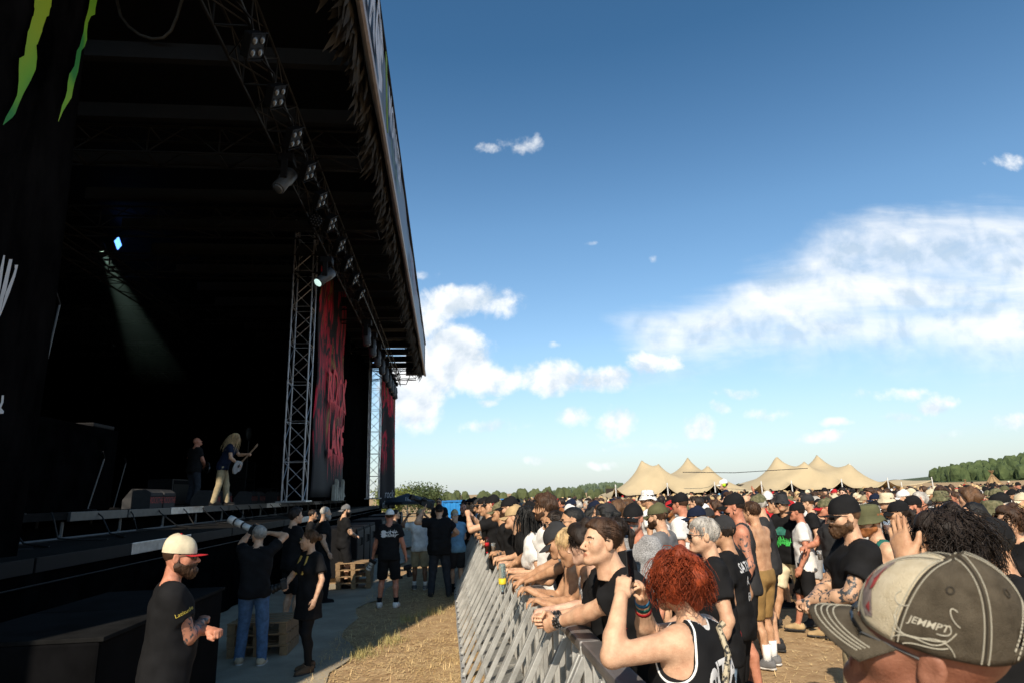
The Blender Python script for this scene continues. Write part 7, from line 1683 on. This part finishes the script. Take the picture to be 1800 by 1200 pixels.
applique('front_patch', [(-.42, .30), (-.33, .44), (-.25, .52), (-.28, .36), (-.36, .26)], patchr, .0026); applique('front_patch', [(-.20, .22), (-.10, .36), (.0, .44), (-.04, .28)], patchr, .0026); applique('front_patch', [(-.56, .10), (-.48, .18), (-.42, .12)], patchr, .0026)
mb = MB(); mb.sheet(lambda u, v: tuple(HP([crown_pt(.01+.09*v, PI+(u-.5)*1.2, -.001)])[0]), 20, 2, .002); mb.build('cap_strap', washed, capman['root'], True)
gl_l, gl_f = glasses_mesh(); link('spectacles', npmesh('spectacles', HP(gl_f.v), gl_f.f, False), mat('glasses_frame', (.01, .01, .01)), capman['root'])
link('spectacle_lens', npmesh('spectacle_lens', HP(gl_l.v), gl_l.f, True), mat('clear_lens', (.9, .9, .9), .03, 0, trans=1.), capman['root'])
T_ = capman['T']; mb = MB(); mb.tube([T_(-.13, .12, 1.34), T_(-.12, .02, 1.475), T_(-.10, -.10, 1.43), T_(-.06, -.17, 1.25), T_(.0, -.17, 1.05)], .012, 6); mb.build('shoulder_strap', cloth('red'), capman['root'])

# ================================================================== things people hold
def W_(res, i, local=(0, .06, -.03)):       # world point in a person's hand
    w, R = res['hands'][i]; return res['Rw']@(w+R@(A3(*local)*res['s']))+res['pos']
def phone(name, label, c, n, up, col=(.012, .012, .014)):
    n = unit(n); up = unit(np.array(up)-n*(n@np.array(up))); rt = np.cross(up, n); M = Matrix([list(r) for r in np.stack([rt, n, up], 1)]); root = empty(name, tuple(c), 0, label, 'phone'); mb = MB(); mb.bbox((0, 0, 0), (.076, .009, .158), .004, M=M); mb.build('case', mat('phone_'+str(col[0]), col, .35, 0), root)
    mb = MB(); mb.box(tuple(np.array(n)*.0052), (.070, .001, .150), M=M); mb.build('screen', mat('phone_glass', (.006, .006, .008), .06, 0, spec=.8), root)
    mb = MB(); mb.bbox(tuple(-np.array(n)*.006+np.array(up)*.055+np.array(rt)*.018), (.026, .004, .03), .002, M=M); mb.build('camera_lens', mat('phone_glass', (.006, .006, .008)), root)
hand_mid = (W_(red, 0)+W_(red, 1))/2
phone('phone', 'black phone held up by the woman with red curls', at(1107, 998, 2.95), A3(.86, -.5, 0), (0, 0, 1))
def cyl(name, label, cat, c, up, parts, group=None):
    M = Vector(up).to_track_quat('Z', 'Y').to_matrix(); root = empty(name, tuple(c), 0, label, cat, group)
    for pn, prof, m in parts: mb = MB(); mb.lathe(prof, 16, (0, 0, 0), M); mb.build(pn, m, root, True)
cupm = mat('cup_plastic', (.75, .78, .78), .15, 0, trans=.75, spec=.5); beer = mat('beer', (.45, .20, .03), .1, 0, trans=.3); colam = mat('cola', (.05, .012, .006), .1, 0)
def cup(label, c, liquid=beer, up=(0, 0, 1)): cyl('plastic_cup', label, 'cup', c, up, [('cup_wall', [(.026, -.06), (.034, .06), (.0355, .062), (.033, .06)], cupm), ('drink', [(.001, -.055), (.025, -.055), (.030, .02), (.001, .022)], liquid)], 'plastic cups held in the crowd')
cup('clear cup held by the man in the grey bucket hat', W_(sh_, 1, (0, .07, -.04)), mat('water_green', (.2, .4, .3), .1, 0, trans=.6))
cup('beer cup held out over the rail by the tattooed forearms', S(-.16, 9.25, 1.30))
cup('red beer cup carried beside the white towel', at(1441, 975, 8.85), colam); cup('pale beer cup held above the red one', at(1408, 925, 9.9), beer); cup('reddish drink held near the olive bucket hat', at(1560, 925, 6.2), mat('red_drink', (.4, .06, .02), .1, 0, trans=.3))
pet = mat('pet_bottle', (.55, .70, .72), .08, 0, trans=.85)
cyl('water_bottle', 'clear water bottle with yellow label hanging over the rail', 'bottle', at(883, 1015, 5.9), (0, .05, -1), [('bottle_wall', [(.012, .13), (.013, .10), (.030, .07), (.033, .04), (.033, -.10), (.028, -.12), (.001, -.115)][::-1], pet), ('bottle_label', [(.0335, .0), (.0336, .045), (.0335, .05)], mat('label_yellow', (.75, .55, .03), .5, 0)), ('bottle_cap', [(.014, .115), (.014, .135), (.001, .137)], cloth('charcoal'))])
cyl('cola_bottle', 'small cola bottle with red label held over the far rail', 'bottle', at(856, 955, 9.4), (0, 0, -1), [('bottle_wall', [(.012, .12), (.014, .09), (.030, .05), (.031, -.09), (.001, -.10)][::-1], mat('cola_bottle', (.03, .008, .004), .08, 0)), ('bottle_label', [(.0318, -.02), (.0318, .03)], cloth('red')), ('bottle_cap', [(.014, .11), (.014, .13), (.001, .132)], cloth('red'))])
phone('phone', 'red phone raised at the far rail', at(868, 893, 9.5), (.9, -.3, 0), (0, 0, 1), (.55, .05, .03))
# cameras
def slr(label, c, d, up=(0, 0, 1), L=.12, white=False, name='camera'):
    d = unit(d); up = np.array(up, float); rt = unit(np.cross(d, up)); u2 = np.cross(rt, d); M = Matrix([list(r) for r in np.stack([rt, d, u2], 1)]); root = empty(name if name != 'camera' else 'photo_camera', tuple(c), 0, label, 'camera', 'cameras carried in the pit'); mb = MB(); mb.bbox((0, 0, 0), (.15, .07, .10), .012, M=M); mb.bbox(tuple(u2*.06), (.06, .06, .04), .01, M=M); mb.build('camera_body', mat('camera_black', (.012, .012, .012), .5, .2, 30), root)
    Q = Vector(d).to_track_quat('Z', 'Y').to_matrix(); wl = mat('lens_white', (.62, .60, .56), .45, .05, 20); bk = MATS['camera_black']
    segs = [(.0, .35, .040, wl if white else bk), (.35, .42, .042, bk), (.42, .70, .046, wl if white else bk), (.70, .76, .048, bk), (.76, 1., .054, wl if white else bk)]
    for a, b, r_, m in segs: mb = MB(); mb.lathe([(r_*.9, .035+a*L), (r_, .038+a*L), (r_, .033+b*L), (r_*.88, .035+b*L)], 18, (0, 0, 0), Q); mb.build('lens_barrel', m, root, True)
    mb = MB(); mb.lathe([(.044, .03+L), (.02, .034+L), (.001, .035+L)], 16, (0, 0, 0), Q); mb.build('front_glass', mat('lens_glass', (.02, .02, .03), .05, 0, spec=.9), root, True)
c2 = (W_(g2, 0)+W_(g2, 1))/2; cface = g2['Rw']@(g2['hc']+g2['Rh']@A3(0, .15, .02))+g2['pos']
ld = unit(at(418, 918, 8.9)-cface); slr('long white telephoto lens on the camera of the grey haired photographer', cface, ld, (0, 0, 1), .36, True)
slr('black camera hanging at the hip of the woman in the shirt dress', g3['Rw']@(g3['T'](.12, .30, 1.10))+g3['pos'], (-.9, -.2, -.3), (0, 0, 1), .12)
slr('camera with pale lens held low at the left of the white capped man', W_(g8, 0, (0, .08, -.02)), (-.5, .2, -.8), (0, 1, .2), .16, True); slr('black camera hanging at the right hip of the white capped man', W_(g8, 1, (.02, .05, .03))+np.array([0, 0, -.16]), (.2, .3, -.9), (0, 1, .2), .14)
def video_camera():
    a = at(748, 884, 14.5); b = at(712, 868, 14.2); d = unit(b-a); up = A3(0, 0, 1); rt = unit(np.cross(d, up)); u2 = np.cross(rt, d); M = Matrix([list(r) for r in np.stack([rt, d, u2], 1)]); root = empty('video_camera', tuple(a), 0, 'black shoulder video camera aimed at the stage over the white T-shirt', 'camera'); bk = mat('camera_black', (.012, .012, .012))
    for nm_, c, s_ in (('camera_body', (0, 0, 0), (.12, .34, .20)), ('battery', (0, -.24, .0), (.10, .10, .16)), ('viewfinder', (-.10, .12, .08), (.06, .16, .06)), ('lens_hood', (0, .52, .0), (.16, .10, .13)), ('handle', (0, .05, .16), (.04, .26, .03))): mb = MB(); mb.bbox(tuple((rt*c[0]+d*c[1]+u2*c[2])*.72), tuple(q*.72 for q in s_), .01, M=M); mb.build(nm_, bk, root)
    mb = MB(); mb.lathe([(.036, .11), (.043, .21), (.043, .35)], 14, (0, 0, 0), Vector(d).to_track_quat('Z', 'Y').to_matrix()); mb.build('lens_barrel', bk, root, True)
video_camera()
# wristbands and strap of the woman with red curls
for j, (cc, o_) in enumerate((('blue', .02), ('teal', .05), ('red', .075))):
    w = red['wri'][1]; d = unit(red['wri'][1]-red['elb'][1]); mb = MB(); mb.tube([w-d*(o_+.018), w-d*o_], .034+.002*j, 14); mb.build('wristband', cloth(cc), red['root'], True)
T_ = red['T']; tkb = BVHTree.FromPolygons([tuple(p) for p in red['tank_top'][0]], [tuple(f) for f in red['tank_top'][1]])
pts = []
for q in np.linspace(0, 1, 14):
    p = T_(.11-.27*q, -.5, 1.47-.62*q); h_ = tkb.ray_cast(Vector(p), Vector((0, 1, 0)), 1.2); pts.append(tuple(h_[0]+Vector((0, -.008, 0))) if h_[0] else tuple(T_(.11-.27*q, -.12, 1.47-.62*q)))
mb = MB(); mb.tube(pts, .014, 6); mb.build('shoulder_strap', mat('strap_print', (.42, .36, .25), .8, 0, 60, col2=(.42, .36, .25), spots=((.02, .02, .02), 60, .5)), red['root'])
for j in range(4):      # spiked earring
    e = red['hc']+red['Rh']@A3(-.086, .0, -.045)*red['Hs']; mb = MB(); mb.bar(tuple(e), tuple(e+A3(-.012+.004*j, .02*(j-1.5), -.03-.012*(j % 2))), .003, 6, .0004); mb.build('earring_spike', MATS['stud_chrome'], red['root'])
